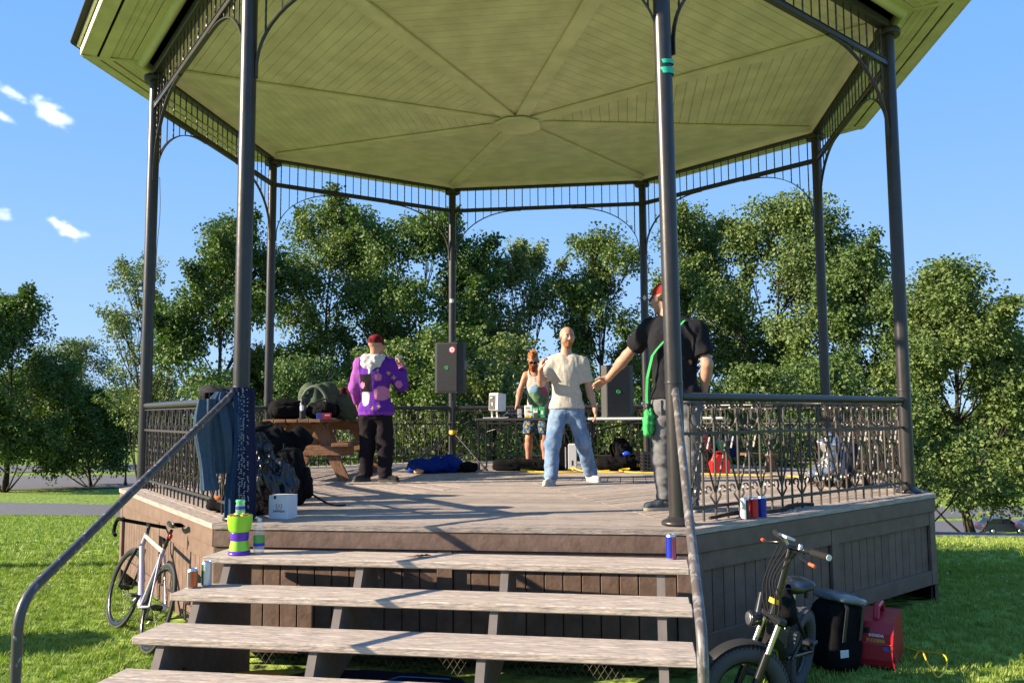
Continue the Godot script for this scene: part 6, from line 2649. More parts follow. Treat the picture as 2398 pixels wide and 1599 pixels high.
func torso(n: Vector3, sl: Vector3, sr: Vector3, pl: Vector3, pr: Vector3, g: float, deep: float, b: Basis) -> Array:
	# g: how far the cloth stands off, deep: chest depth
	var mid := (sl + sr) * 0.5
	var hip := (pl + pr) * 0.5
	var half := sl.distance_to(sr) * 0.5
	var chest := mid.lerp(hip, 0.26)
	var waist := mid.lerp(hip, 0.66)
	return [
		["e", mid + Vector3(0, -0.075, 0), Vector3(half * 0.78 + g, 0.10, deep * 0.86 + g), 0.07, b],
		["e", chest, Vector3(half * 0.93 + g, mid.distance_to(hip) * 0.36, deep + g), 0.06, b],
		["e", waist, Vector3(half * 0.80 + g, mid.distance_to(hip) * 0.36, deep * 0.90 + g), 0.08, b],
		["e", hip + Vector3(0, 0.02, 0), Vector3(half * 0.82 + g, 0.11, deep * 0.95 + g), 0.07, b],
		["c", n + (sl - n) * 0.35 + Vector3(0, -0.02, 0), sl.lerp(n, 0.08), 0.055 + g, 0.046 + g, 0.08],
		["c", n + (sr - n) * 0.35 + Vector3(0, -0.02, 0), sr.lerp(n, 0.08), 0.055 + g, 0.046 + g, 0.08],
	]


func make_people() -> void:
	dancer()
	hoodie()
	black_tee()
	player()


func dancer() -> void:
	var head := Vector3(0.629, 2.650, 0.620)
	var neck := Vector3(0.611, 2.448, 0.600)
	var sr := Vector3(0.441, 2.362, 0.600)
	var sl := Vector3(0.811, 2.350, 0.580)
	var er := Vector3(0.338, 2.124, 0.740)
	var wr := Vector3(0.352, 2.268, 0.930)
	var el := Vector3(0.868, 2.061, 0.550)
	var wl := Vector3(0.928, 1.843, 0.600)
	var pr := Vector3(0.520, 1.806, 0.580)
	var pl := Vector3(0.704, 1.805, 0.560)
	var kr := Vector3(0.462, 1.440, 0.780)
	var ar := Vector3(0.448, 1.085, 0.830)
	var kl := Vector3(0.790, 1.465, 0.580)
	var al := Vector3(0.866, 1.085, 0.330)
	var skin := Color(0.43, 0.245, 0.17)
	var t := person("bald person in cream T-shirt and light blue jeans dancing mid-step")
	var b := facing(Vector3(0.10, 0, 1))
	var mb := MB.new()
	var q := torso(neck, sl, sr, pl, pr, -0.012, 0.105, b)
	q += arm(sl, el, wl) + arm(sr, er, wr) + leg(pl, kl, al) + leg(pr, kr, ar) + [["c", neck + Vector3(0, 0.04, 0), neck - Vector3(0, 0.05, 0), 0.060, 0.075, 0.04]]
	blob(mb, q, 0.014, 0.0, 8.0, Vector3.ONE, 3, func(_v: Vector3) -> Color: return skin)
	make_head(mb, head, facing(Vector3(0.42, -0.02, 1.0)), neck, skin, Color(0.30, 0.125, 0.055), -0.060)
	make_hand(mb, wl, Vector3(0.12, -1, 0.25), Vector3(-1, -0.1, 0.2), 1.0, 0.30, skin, el.lerp(wl, 0.75))
	make_hand(mb, wr, Vector3(0.15, 1, 0.15), Vector3(0.8, 0, -0.4), 1.0, 0.62, skin, er.lerp(wr, 0.75))
	pb("body", mb, M.skin, t)
	# T-shirt
	mb = MB.new()
	q = torso(neck, sl, sr, pl, pr, 0.022, 0.112, b)
	q += [["c", sl.lerp(neck, 0.06), sl.lerp(el, 0.80), 0.060, 0.074, 0.05], ["c", sr.lerp(neck, 0.06), sr.lerp(er, 0.80), 0.060, 0.076, 0.05], ["c", pl + Vector3(0.01, 0.05, 0), pl + Vector3(0.01, -0.03, 0), 0.10, 0.105, 0.05], ["c", pr + Vector3(-0.01, 0.05, 0), pr + Vector3(-0.01, -0.03, 0), 0.10, 0.105, 0.05]]
	q += [["s", Vector3(0, 1.838, 0), Vector3.DOWN], ["n", sl.lerp(el, 0.74), (el - sl).normalized(), 0.13], ["n", sr.lerp(er, 0.74), (er - sr).normalized(), 0.13], ["x", neck + Vector3(0.0, 0.070, 0.015), Vector3(0.066, 0.052, 0.080), 0.008, b]]
	blob(mb, q, 0.0105, 0.0065, 5.0, Vector3(2.6, 0.9, 2.6), 7, func(_v: Vector3) -> Color: return Color(0.54, 0.495, 0.435))
	pb("t_shirt", mb, M.cloth, t)
	# jeans
	mb = MB.new()
	var dn := FastNoiseLite.new()
	dn.frequency = 7.0
	q = [["e", (pl + pr) * 0.5 + Vector3(0, 0.0, 0), Vector3(0.165, 0.12, 0.118), 0.05, b], ["c", pl, kl, 0.108, 0.083, 0.05], ["c", kl, al + Vector3(0, -0.02, 0), 0.083, 0.078, 0.05], ["c", pr, kr, 0.108, 0.083, 0.05], ["c", kr, ar + Vector3(0, -0.02, 0), 0.083, 0.078, 0.05]]
	q += [["s", Vector3(0, 1.90, 0), Vector3.UP], ["n", al + Vector3(0, -0.015, 0), Vector3.DOWN, 0.16], ["n", ar + Vector3(0, -0.015, 0), Vector3.DOWN, 0.16]]
	blob(mb, q, 0.0115, 0.011, 6.0, Vector3(1.0, 1.5, 1.0), 9, func(v: Vector3) -> Color:
		var n := dn.get_noise_3dv(v * Vector3(1, 0.5, 1))
		var m := Color(0.11, 0.19, 0.34).lerp(Color(0.26, 0.36, 0.50), clampf(0.5 + n * 0.9, 0.0, 1.0))
		if absf(v.x - 0.612) < 0.008 and v.y < 1.88 and v.y > 1.72 and v.z > 0.6:
			m = m * 0.6
		return m)
	pb("jeans", mb, M.cloth, t)
	shoe(t, ar, Vector3(-0.35, 0, 1), DK + 0.001, Color(0.50, 0.48, 0.47), Color(0.52, 0.50, 0.48))
	shoe(t, al, Vector3(0.55, 0, 0.85), DK + 0.001, Color(0.50, 0.48, 0.47), Color(0.52, 0.50, 0.48))


func hoodie() -> void:
	var head := Vector3(-1.660, 2.612, 0.450)
	var neck := Vector3(-1.683, 2.445, 0.450)
	var sl := Vector3(-1.853, 2.376, 0.460)
	var sr := Vector3(-1.515, 2.372, 0.440)
	var el := Vector3(-1.930, 2.105, 0.420)
	var wl := Vector3(-1.965, 1.93, 0.22)
	var er := Vector3(-1.385, 2.140, 0.360)
	var wr := Vector3(-1.405, 2.352, 0.220)
	var pl := Vector3(-1.760, 1.80, 0.450)
	var pr := Vector3(-1.566, 1.80, 0.450)
	var kl := Vector3(-1.776, 1.400, 0.410)
	var kr := Vector3(-1.545, 1.400, 0.440)
	var al := Vector3(-1.805, 1.075, 0.400)
	var ar := Vector3(-1.530, 1.075, 0.510)
	var skin := Color(0.40, 0.225, 0.155)
	var t := person("person in purple hoodie and black trousers, seen from behind, holding up a phone")
	var f := Vector3(0.30, 0, -1)
	var b := facing(f)
	var mb := MB.new()
	var q := torso(neck, sl, sr, pl, pr, -0.012, 0.105, b)
	q += arm(sl, el, wl) + arm(sr, er, wr) + leg(pl, kl, al) + leg(pr, kr, ar) + [["c", neck + Vector3(0, 0.05, 0), neck - Vector3(0, 0.05, 0), 0.056, 0.075, 0.04]]
	blob(mb, q, 0.014, 0.0, 8.0, Vector3.ONE, 3, func(_v: Vector3) -> Color: return skin)
	make_head(mb, head, facing(Vector3(0.85, -0.02, -0.72)), neck, skin, Color(0.10, 0.06, 0.04), -0.2)
	make_hand(mb, wr, Vector3(-0.25, 0.95, -0.25), Vector3(-0.75, 0, -0.6), -1.0, 0.5, skin, er.lerp(wr, 0.75))
	make_hand(mb, wl, Vector3(-0.1, -0.6, -0.7), Vector3(1, 0, 0), -1.0, 0.35, skin, el.lerp(wl, 0.75))
	pb("body", mb, M.skin, t)
	# hoodie: purple, a black back panel, pink discs, small gold stars
	mb = MB.new()
	q = torso(neck, sl, sr, pl, pr, 0.040, 0.118, b)
	q += [["c", sl, el, 0.082, 0.078, 0.05], ["c", el, wl, 0.076, 0.052, 0.04], ["c", sr, er, 0.082, 0.080, 0.05], ["c", er, wr, 0.078, 0.052, 0.04]]
	q += [["c", pl + Vector3(0, 0.05, 0), pl + Vector3(0, -0.03, 0), 0.115, 0.115, 0.05], ["c", pr + Vector3(0, 0.05, 0), pr + Vector3(0, -0.03, 0), 0.115, 0.115, 0.05]]
	q += [["s", Vector3(0, 1.775, 0), Vector3.DOWN], ["n", wr - (wr - er).normalized() * 0.01, (wr - er).normalized(), 0.09], ["n", wl - (wl - el).normalized() * 0.01, (wl - el).normalized(), 0.09], ["x", neck + Vector3(0, 0.08, 0), Vector3(0.07, 0.075, 0.08), 0.012, b]]
	var discs := [[Vector2(-1.565, 2.03), 0.085], [Vector2(-1.80, 2.13), 0.036], [Vector2(-1.60, 2.22), 0.045], [Vector2(-1.39, 2.14), 0.045]]
	var stars := [Vector2(-1.60, 2.30), Vector2(-1.49, 2.27), Vector2(-1.585, 1.88), Vector2(-1.66, 1.86), Vector2(-1.44, 2.22)]
	blob(mb, q, 0.011, 0.011, 6.0, Vector3(1.4, 0.8, 1.4), 17, func(v: Vector3) -> Color:
		var p := Vector2(v.x, v.y)
		if v.y < 1.812:
			return Color(0.21, 0.045, 0.40)
		for d in discs:
			if v.z > 0.34 and p.distance_to(d[0]) < d[1]:
				return Color(0.56, 0.20, 0.36)
		for s in stars:
			if v.z > 0.3 and absf(p.x - s.x) * absf(p.y - s.y) < 0.00006 and p.distance_to(s) < 0.026:
				return Color(0.55, 0.40, 0.12)
		if v.z > 0.45 and v.x < -1.665 and v.x > -1.835 and v.y > 2.05 and v.y < 2.26:
			return Color(0.012, 0.011, 0.014)
		if v.z > 0.45 and Vector2((v.x + 1.755) / 0.055, (v.y - 1.99) / 0.105).length() < 1.0:
			return Color(0.60, 0.60, 0.58)
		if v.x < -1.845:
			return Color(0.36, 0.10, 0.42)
		if wr.distance_to(v) < 0.075:
			return Color(0.50, 0.18, 0.38) if fmod(v.y * 60.0, 2.0) < 1.0 else Color(0.13, 0.03, 0.33)
		return Color(0.125, 0.030, 0.33))
	var hd := pb("hoodie", mb, M.cloth, t)
	# hood lying on the back
	mb = MB.new()
	blob(mb, [
		["c", neck + Vector3(-0.085, 0.015, 0.02), neck + Vector3(-0.06, -0.02, 0.12), 0.045, 0.045, 0.05], ["c", neck + Vector3(0.085, 0.015, 0.0), neck + Vector3(0.05, -0.02, 0.12), 0.045, 0.045, 0.05],
		["c", neck + Vector3(-0.07, 0.0, 0.11), neck + Vector3(0.06, 0.0, 0.11), 0.045, 0.045, 0.05], ["e", neck + Vector3(-0.005, -0.055, 0.125), Vector3(0.125, 0.085, 0.045), 0.05], ["c", neck + Vector3(0, -0.08, 0.14), neck + Vector3(-0.01, -0.165, 0.145), 0.05, 0.018, 0.05],
		["c", neck + Vector3(-0.10, 0.0, -0.04), neck + Vector3(-0.11, -0.01, 0.05), 0.035, 0.04, 0.04], ["c", neck + Vector3(0.10, 0.0, -0.06), neck + Vector3(0.10, -0.01, 0.05), 0.035, 0.04, 0.04]], 0.010, 0.018, 9.0, Vector3(1, 1, 1), 5, func(_v: Vector3) -> Color: return Color(0.60, 0.60, 0.62))
	pb("hood", mb, M.cloth, hd)
	# trousers
	mb = MB.new()
	q = [["e", (pl + pr) * 0.5, Vector3(0.165, 0.12, 0.12), 0.05, b], ["c", pl, kl, 0.108, 0.090, 0.05], ["c", kl, al + Vector3(0, -0.03, 0), 0.090, 0.080, 0.05], ["c", pr, kr, 0.108, 0.090, 0.05], ["c", kr, ar + Vector3(0, -0.03, 0), 0.090, 0.082, 0.05]]
	q += [["s", Vector3(0, 1.9, 0), Vector3.UP], ["n", al + Vector3(0, -0.02, 0), Vector3.DOWN, 0.16], ["n", ar + Vector3(0, -0.02, 0), Vector3.DOWN, 0.16]]
	blob(mb, q, 0.0125, 0.016, 6.0, Vector3(1.0, 1.2, 1.0), 19, func(_v: Vector3) -> Color: return Color(0.016, 0.014, 0.016))
	pb("trousers", mb, M.cloth, t)
	shoe(t, al, Vector3(-0.3, 0, 0.6), DK + 0.001, Color(0.06, 0.06, 0.055), Color(0.12, 0.12, 0.115), false)
	shoe(t, ar, Vector3(0.95, 0, 0.3), DK + 0.001, Color(0.035, 0.035, 0.035), Color(0.06, 0.06, 0.06), false)
	var hn := FastNoiseLite.new()
	hn.frequency = 26.0
	cap_hat(t, head, facing(Vector3(0.85, -0.02, -0.72)), func(v: Vector3) -> Color: return Color(0.26, 0.025, 0.035) if hn.get_noise_3dv(v) > 0.0 else Color(0.06, 0.015, 0.02), Color(0.05, 0.03, 0.03))
	# the phone, a thing of its own
	var ph := thing("mobile_phone", "pale mobile phone held up by the person in purple", "phone", wr + Vector3(-0.062, 0.075, -0.045), 0.5)
	var pm := MB.new()
	pm.box(Transform3D(Basis(Vector3.RIGHT, 0.1), Vector3.ZERO), Vector3(0.075, 0.145, 0.009), 0.004)
	pb("case", pm, M.phone_pale, ph)
	pm = MB.new()
	pm.bx(0.02, 0.05, 0.006, 0.022, 0.024, 0.003, 0.001)
	pb("camera_bump", pm, M.gloss_black, ph)


func black_tee() -> void:
	var head := Vector3(1.590, 2.715, 3.150)
	var neck := Vector3(1.640, 2.545, 3.200)
	var sl := Vector3(1.472, 2.470, 3.150)
	var sr := Vector3(1.850, 2.440, 3.280)
	var el := Vector3(1.290, 2.265, 2.950)
	var wl := Vector3(1.130, 2.085, 2.800)
	var er := Vector3(1.920, 2.160, 3.330)
	var wr := Vector3(1.890, 1.925, 3.230)
	var pl := Vector3(1.585, 1.850, 3.220)
	var pr := Vector3(1.775, 1.845, 3.260)
	var kl := Vector3(1.560, 1.430, 3.190)
	var kr := Vector3(1.775, 1.430, 3.280)
	var al := Vector3(1.575, 1.080, 3.180)
	var ar := Vector3(1.774, 1.080, 3.280)
	var skin := Color(0.41, 0.23, 0.16)
	var t := person("person in black T-shirt, grey trousers and red cap reaching out an arm")
	var f := Vector3(-0.45, 0, -1)
	var b := facing(f)
	var mb := MB.new()
	var q := torso(neck, sl, sr, pl, pr, -0.012, 0.115, b)
	q += arm(sl, el, wl, 1.08) + arm(sr, er, wr, 1.08) + leg(pl, kl, al) + leg(pr, kr, ar) + [["c", neck + Vector3(-0.02, 0.06, -0.02), neck - Vector3(0, 0.05, 0), 0.062, 0.085, 0.04]]
	blob(mb, q, 0.0135, 0.0, 8.0, Vector3.ONE, 3, func(_v: Vector3) -> Color: return skin)
	make_head(mb, head, facing(Vector3(-0.80, -0.05, -0.85)), neck, skin, Color(0.07, 0.045, 0.03), -0.2, 1.03)
	make_hand(mb, wl, Vector3(-0.80, -0.45, -0.40), Vector3(-0.2, -0.8, 0.45), -1.0, 0.22, skin, el.lerp(wl, 0.75))
	make_hand(mb, wr, Vector3(-0.1, -1, -0.1), Vector3(-1, 0, 0), -1.0, 0.4, skin, er.lerp(wr, 0.75))
	pb("body", mb, M.skin, t)
	mb = MB.new()
	q = torso(neck, sl, sr, pl, pr, 0.026, 0.125, b)
	q += [["c", sl, sl.lerp(el, 0.72), 0.080, 0.082, 0.05], ["c", sr, sr.lerp(er, 0.80), 0.080, 0.082, 0.05], ["c", pl + Vector3(0, 0.06, 0), pl + Vector3(0, 0.0, 0), 0.11, 0.115, 0.05], ["c", pr + Vector3(0, 0.06, 0), pr + Vector3(0, 0.0, 0), 0.11, 0.115, 0.05]]
	q += [["s", Vector3(0, 1.895, 0), Vector3.DOWN], ["n", sl.lerp(el, 0.66), (el - sl).normalized(), 0.13], ["n", sr.lerp(er, 0.74), (er - sr).normalized(), 0.13], ["x", neck + Vector3(-0.01, 0.09, -0.01), Vector3(0.078, 0.07, 0.085), 0.012, b]]
	blob(mb, q, 0.0105, 0.013, 6.0, Vector3(1.3, 0.9, 1.3), 27, func(_v: Vector3) -> Color: return Color(0.019, 0.019, 0.020))
	pb("t_shirt", mb, M.cloth, t)
	mb = MB.new()
	q = [["e", (pl + pr) * 0.5, Vector3(0.175, 0.13, 0.13), 0.05, b], ["c", pl, kl, 0.112, 0.082, 0.05], ["c", kl, al + Vector3(0, -0.02, 0), 0.080, 0.066, 0.05], ["c", pr, kr, 0.112, 0.082, 0.05], ["c", kr, ar + Vector3(0, -0.02, 0), 0.080, 0.066, 0.05]]
	q += [["s", Vector3(0, 1.97, 0), Vector3.UP], ["n", al + Vector3(0, 0.01, 0), Vector3.DOWN, 0.14], ["n", ar + Vector3(0, 0.01, 0), Vector3.DOWN, 0.14]]
	blob(mb, q, 0.0105, 0.012, 7.0, Vector3(0.8, 1.6, 0.8), 29, func(_v: Vector3) -> Color: return Color(0.165, 0.165, 0.175))
	var tr := pb("trousers", mb, M.cloth, t)
	# back pocket
	mb = MB.new()
	mb.col = Color(0.15, 0.15, 0.16)
	mb.box(Transform3D(b * Basis(Vector3.UP, PI), pl + Vector3(0.01, -0.03, 0.123)), Vector3(0.11, 0.12, 0.008), 0.003)
	pb("back_pocket", mb, M.cloth, tr)
	shoe(t, al, Vector3(-0.85, 0, 0.35), DK + 0.001, Color(0.085, 0.10, 0.115), Color(0.42, 0.38, 0.30))
	shoe(t, ar, Vector3(-0.3, 0, -0.9), DK + 0.001, Color(0.085, 0.10, 0.115), Color(0.42, 0.38, 0.30))
	# hair at the nape below the cap
	mb = MB.new()
	var hb := facing(Vector3(-0.80, -0.05, -0.85))
	mb.col = Color(0.05, 0.03, 0.02)
	mb.lump(Transform3D(hb, head + hb * Vector3(0, 0.005, -0.035)), Vector3(0.083, 0.05, 0.082), 2.2, 0.012, 5, 24, 30.0)
	pb("hair", mb, M.cloth, t)
	cap_hat(t, head + Vector3(0, 0.008, 0), hb, func(_v: Vector3) -> Color: return Color(0.30, 0.035, 0.022), Color(0.20, 0.022, 0.015), 0.05)
	# bag on a green strap, worn across the back
	var bag := thing("shoulder_bag", "bright green furry pouch hanging on a green strap", "bag", Vector3.ZERO)
	mb = MB.new()
	var st := [sr + Vector3(-0.10, 0.075, 0.04), sr.lerp(sl, 0.45) + Vector3(0.0, -0.02, 0.20), sl.lerp(pl, 0.36) + Vector3(-0.02, 0, 0.20), sl.lerp(pl, 0.66) + Vector3(-0.10, 0.0, 0.15), Vector3(1.438, 1.90, 3.29), Vector3(1.445, 1.82, 3.28)]
	var cv := Curve3D.new()
	for i in st.size():
		var tg: Vector3 = (st[mini(i + 1, st.size() - 1)] - st[maxi(i - 1, 0)]) * 0.18
		cv.add_point(st[i], -tg, tg)
	var pts := []
	for i in 15:
		pts.append(cv.sample_baked(cv.get_baked_length() * i / 14.0))
	mb.bar(pts, Vector3(0.5, 0.15, 0.3), 0.026, 0.006)
	pb("strap", mb, M.green_cloth, bag)
	mb = MB.new()
	mb.lump(Transform3D(Basis(Vector3(0, 0, 1), -0.06), Vector3(1.452, 1.705, 3.27)), Vector3(0.042, 0.115, 0.055), 2.8, 0.03, 7, 28, 30.0)
	pb("pouch", mb, M.green_cloth, bag)
	mb = MB.new()
	mb.lump(place(Vector3(1.452, 1.825, 3.27)), Vector3(0.03, 0.035, 0.03), 2.5, 0.01, 7, 16, 20.0)
	pb("black_clip", mb, M.black_plastic, bag)


func player() -> void:
	var head := Vector3(-0.100, 2.600, -2.500)
	var neck := Vector3(-0.072, 2.435, -2.610)
	var sr := Vector3(-0.230, 2.385, -2.640)
	var sl := Vector3(0.139, 2.380, -2.650)
	var er := Vector3(-0.318, 2.130, -2.600)
	var wr := Vector3(-0.340, 1.900, -2.440)
	var el := Vector3(0.235, 2.125, -2.600)
	var wl := Vector3(0.150, 1.895, -2.440)
	var pr := Vector3(-0.145, 1.760, -2.700)
	var pl := Vector3(0.045, 1.760, -2.700)
	var kr := Vector3(-0.190, 1.410, -2.650)
	var kl := Vector3(0.050, 1.410, -2.650)
	var ar := Vector3(-0.205, 1.085, -2.700)
	var al := Vector3(0.050, 1.085, -2.700)
	var skin := Color(0.40, 0.19, 0.12)
	var t := person("red-bearded person in sunglasses and tank top bent over the music gear")
	var b := facing(Vector3(0.0, 0, 1))
	var mb := MB.new()
	var q := torso(neck, sl, sr, pl, pr, -0.010, 0.11, b)
	q += arm(sl, el, wl, 1.1) + arm(sr, er, wr, 1.1) + leg(pl, kl, al, 1.05) + leg(pr, kr, ar, 1.05) + [["c", neck + Vector3(-0.01, 0.05, 0.03), neck - Vector3(0, 0.05, 0), 0.060, 0.08, 0.04]]
	blob(mb, q, 0.0135, 0.0, 8.0, Vector3.ONE, 3, func(_v: Vector3) -> Color: return skin)
	var hb := facing(Vector3(0.10, -0.62, 1.0))
	make_head(mb, head, hb, neck, skin, Color(0.42, 0.085, 0.02), -0.046)
	make_hand(mb, wr, Vector3(0.1, -0.8, 0.5), Vector3(0, -0.4, -0.9), -1.0, 0.3, skin, er.lerp(wr, 0.75))
	make_hand(mb, wl, Vector3(-0.1, -0.8, 0.5), Vector3(0, -0.4, -0.9), 1.0, 0.3, skin, el.lerp(wl, 0.75))
	pb("body", mb, M.skin, t)
	# short swept red hair and full beard
	mb = MB.new()
	mb.col = Color(0.36, 0.13, 0.045)
	mb.lump(Transform3D(hb, head + hb * Vector3(0.0, 0.075, -0.01)), Vector3(0.066, 0.066, 0.085), 2.1, 0.05, 9, 32, 22.0)
	pb("hair", mb, M.cloth, t)
	mb = MB.new()
	mb.col = Color(0.42, 0.085, 0.02)
	mb.lump(Transform3D(hb, head + hb * Vector3(0, -0.105, 0.055)), Vector3(0.052, 0.062, 0.045), 2.2, 0.03, 10, 28, 26.0)
	pb("beard", mb, M.cloth, t)
	mb = MB.new()
	for s in [-1.0, 1.0]:
		mb.box(Transform3D(hb, head + hb * Vector3(s * 0.034, 0.004, 0.102)), Vector3(0.052, 0.034, 0.006), 0.006)
		mb.box(Transform3D(hb, head + hb * Vector3(s * 0.072, 0.010, 0.05)), Vector3(0.005, 0.008, 0.11))
	mb.box(Transform3D(hb, head + hb * Vector3(0, 0.012, 0.104)), Vector3(0.03, 0.007, 0.006))
	pb("sunglasses", mb, M.gloss_black, t)
	# tank top with a round print
	mb = MB.new()
	q = torso(neck, sl, sr, pl, pr, 0.020, 0.118, b)
	q += [["s", Vector3(0, 1.77, 0), Vector3.DOWN], ["x", neck + Vector3(0, 0.03, 0.03), Vector3(0.10, 0.12, 0.12), 0.015, b], ["x", sl + Vector3(0.035, 0.0, 0), Vector3(0.085, 0.15, 0.16), 0.02, b], ["x", sr + Vector3(-0.035, 0.0, 0), Vector3(0.085, 0.15, 0.16), 0.02, b]]
	blob(mb, q, 0.0115, 0.016, 4.0, Vector3(1.4, 0.8, 1.4), 37, func(v: Vector3) -> Color:
		var d := Vector2(v.x + 0.035, v.y - 2.055)
		if v.z > -2.66 and Vector2(d.x, d.y * 0.86).length() < 0.155:
			if d.y > 0.055 and d.x < -0.02:
				return Color(0.16, 0.30, 0.50)
			if d.y > 0.02 and d.x > 0.045:
				return Color(0.50, 0.11, 0.20)
			return Color(0.13, 0.24, 0.12) if absf(fmod(d.length() * 18.0, 1.0) - 0.5) > 0.18 else Color(0.18, 0.29, 0.18)
		return Color(0.52, 0.44, 0.40))
	pb("tank_top", mb, M.cloth, t)
	mb = MB.new()
	var sn := FastNoiseLite.new()
	sn.frequency = 16.0
	q = [["e", (pl + pr) * 0.5, Vector3(0.172, 0.12, 0.13), 0.05, b], ["c", pl, pl.lerp(kl, 0.9), 0.115, 0.112, 0.05], ["c", pr, pr.lerp(kr, 0.9), 0.115, 0.112, 0.05], ["s", Vector3(0, 1.83, 0), Vector3.UP], ["s", Vector3(0, 1.49, 0), Vector3.DOWN]]
	blob(mb, q, 0.0115, 0.018, 5.0, Vector3.ONE, 39, func(v: Vector3) -> Color:
		var n := sn.get_noise_3dv(v)
		return Color(0.40, 0.30, 0.08) if n > 0.22 else Color(0.025, 0.06, 0.16) if n > -0.2 else Color(0.10, 0.20, 0.30))
	pb("shorts", mb, M.cloth, t)
	shoe(t, ar, Vector3(-0.1, 0, 1), DK + 0.001, Color(0.04, 0.04, 0.045), Color(0.3, 0.3, 0.3))
	shoe(t, al, Vector3(0.1, 0, 1), DK + 0.001, Color(0.04, 0.04, 0.045), Color(0.3, 0.3, 0.3))


# ---------------------------------------------------------------- bicycles and generator
# local frame of a bicycle: x forward, y up, z to its right-hand side... ground at y = 0
func wheel(parent: Node3D, c: Vector3, r: float, tr: float, spokes: int, tyre: Material, rim: Material, knobs := false, turn := 0.0, deep := 0.022) -> void:
	var w := Node3D.new()
	w.name = "wheel"
	parent.add_child(w, true)
	w.position = c
	w.rotation.y = turn
	var mb := MB.new()
	var ring := []
	for k in 56:
		ring.append(Vector3(cos(TAU * k / 56), sin(TAU * k / 56), 0) * (r - tr))
	mb.tube(ring, tr, 12, false, true)
	if knobs:
		for k in 64:
			for s in [-1.0, 0.0, 1.0]:
				var a := TAU * (k + (0.5 if s == 0.0 else 0.0)) / 64
				var d := Vector3(cos(a), sin(a), 0)
				var off: float = s * tr * 0.62
				var rr := r - tr + sqrt(tr * tr - off * off)
				mb.box(Transform3D(Basis(d, Vector3(-d.y, d.x, 0), Vector3(0, 0, 1)), d * rr + Vector3(0, 0, off)), Vector3(0.009, 0.012, 0.018))
	pb("tyre", mb, tyre, w)
	mb = MB.new()
	var rows := []
	for j in 5:
		var q: Vector2 = [Vector2(0.010, 0.0), Vector2(0.012, -deep * 0.5), Vector2(0.0, -deep), Vector2(-0.012, -deep * 0.5), Vector2(-0.010, 0.0)][j]
		var row := PackedVector3Array()
		for k in 49:
			var a := TAU * k / 48
			row.append(Vector3(cos(a), sin(a), 0) * (r - tr * 1.7 + q.y) + Vector3(0, 0, q.x))
		rows.append(row)
	mb.grid(rows)
	pb("rim", mb, rim, w)
	mb = MB.new()
	for k in spokes:
		var a := TAU * k / spokes
		var a2 := a + 0.5 * (1 if k % 2 else -1)
		mb.tube([Vector3(cos(a2) * 0.022, sin(a2) * 0.022, 0.025 * (1 if k % 4 < 2 else -1)), Vector3(cos(a), sin(a), 0) * (r - tr * 1.7 - deep)], 0.0009, 4, false)
	pb("spokes", mb, M.gloss_black, w)
	mb = MB.new()
	mb.tube([Vector3(0, 0, -0.05), Vector3(0, 0, -0.03), Vector3(0, 0, 0.03), Vector3(0, 0, 0.05)], [0.008, 0.022, 0.022, 0.008], 12)
	pb("hub", mb, M.gloss_black, w)


func make_bicycles() -> void:
	mat("bike_lilac", lin(0.42, 0.40, 0.48), 0.32, 0.3)
	mat("bike_cream", lin(0.58, 0.56, 0.36), 0.4)
	mat("dark_tyre", lin(0.022, 0.021, 0.021), 0.8)
	mat("fat_tyre", lin(0.055, 0.055, 0.057), 0.85)
	mat("generator_red", lin(0.34, 0.007, 0.016), 0.38)
	mat("orange", lin(0.75, 0.10, 0.03), 0.4)
	road_bike()
	electric_bike()
	generator()


func tb(parent: Node3D, called: String, pts: Array, r, m: Material, sides := 12) -> MeshInstance3D:
	var mb := MB.new()
	mb.tube(pts, r, sides)
	return pb(called, mb, m, parent)


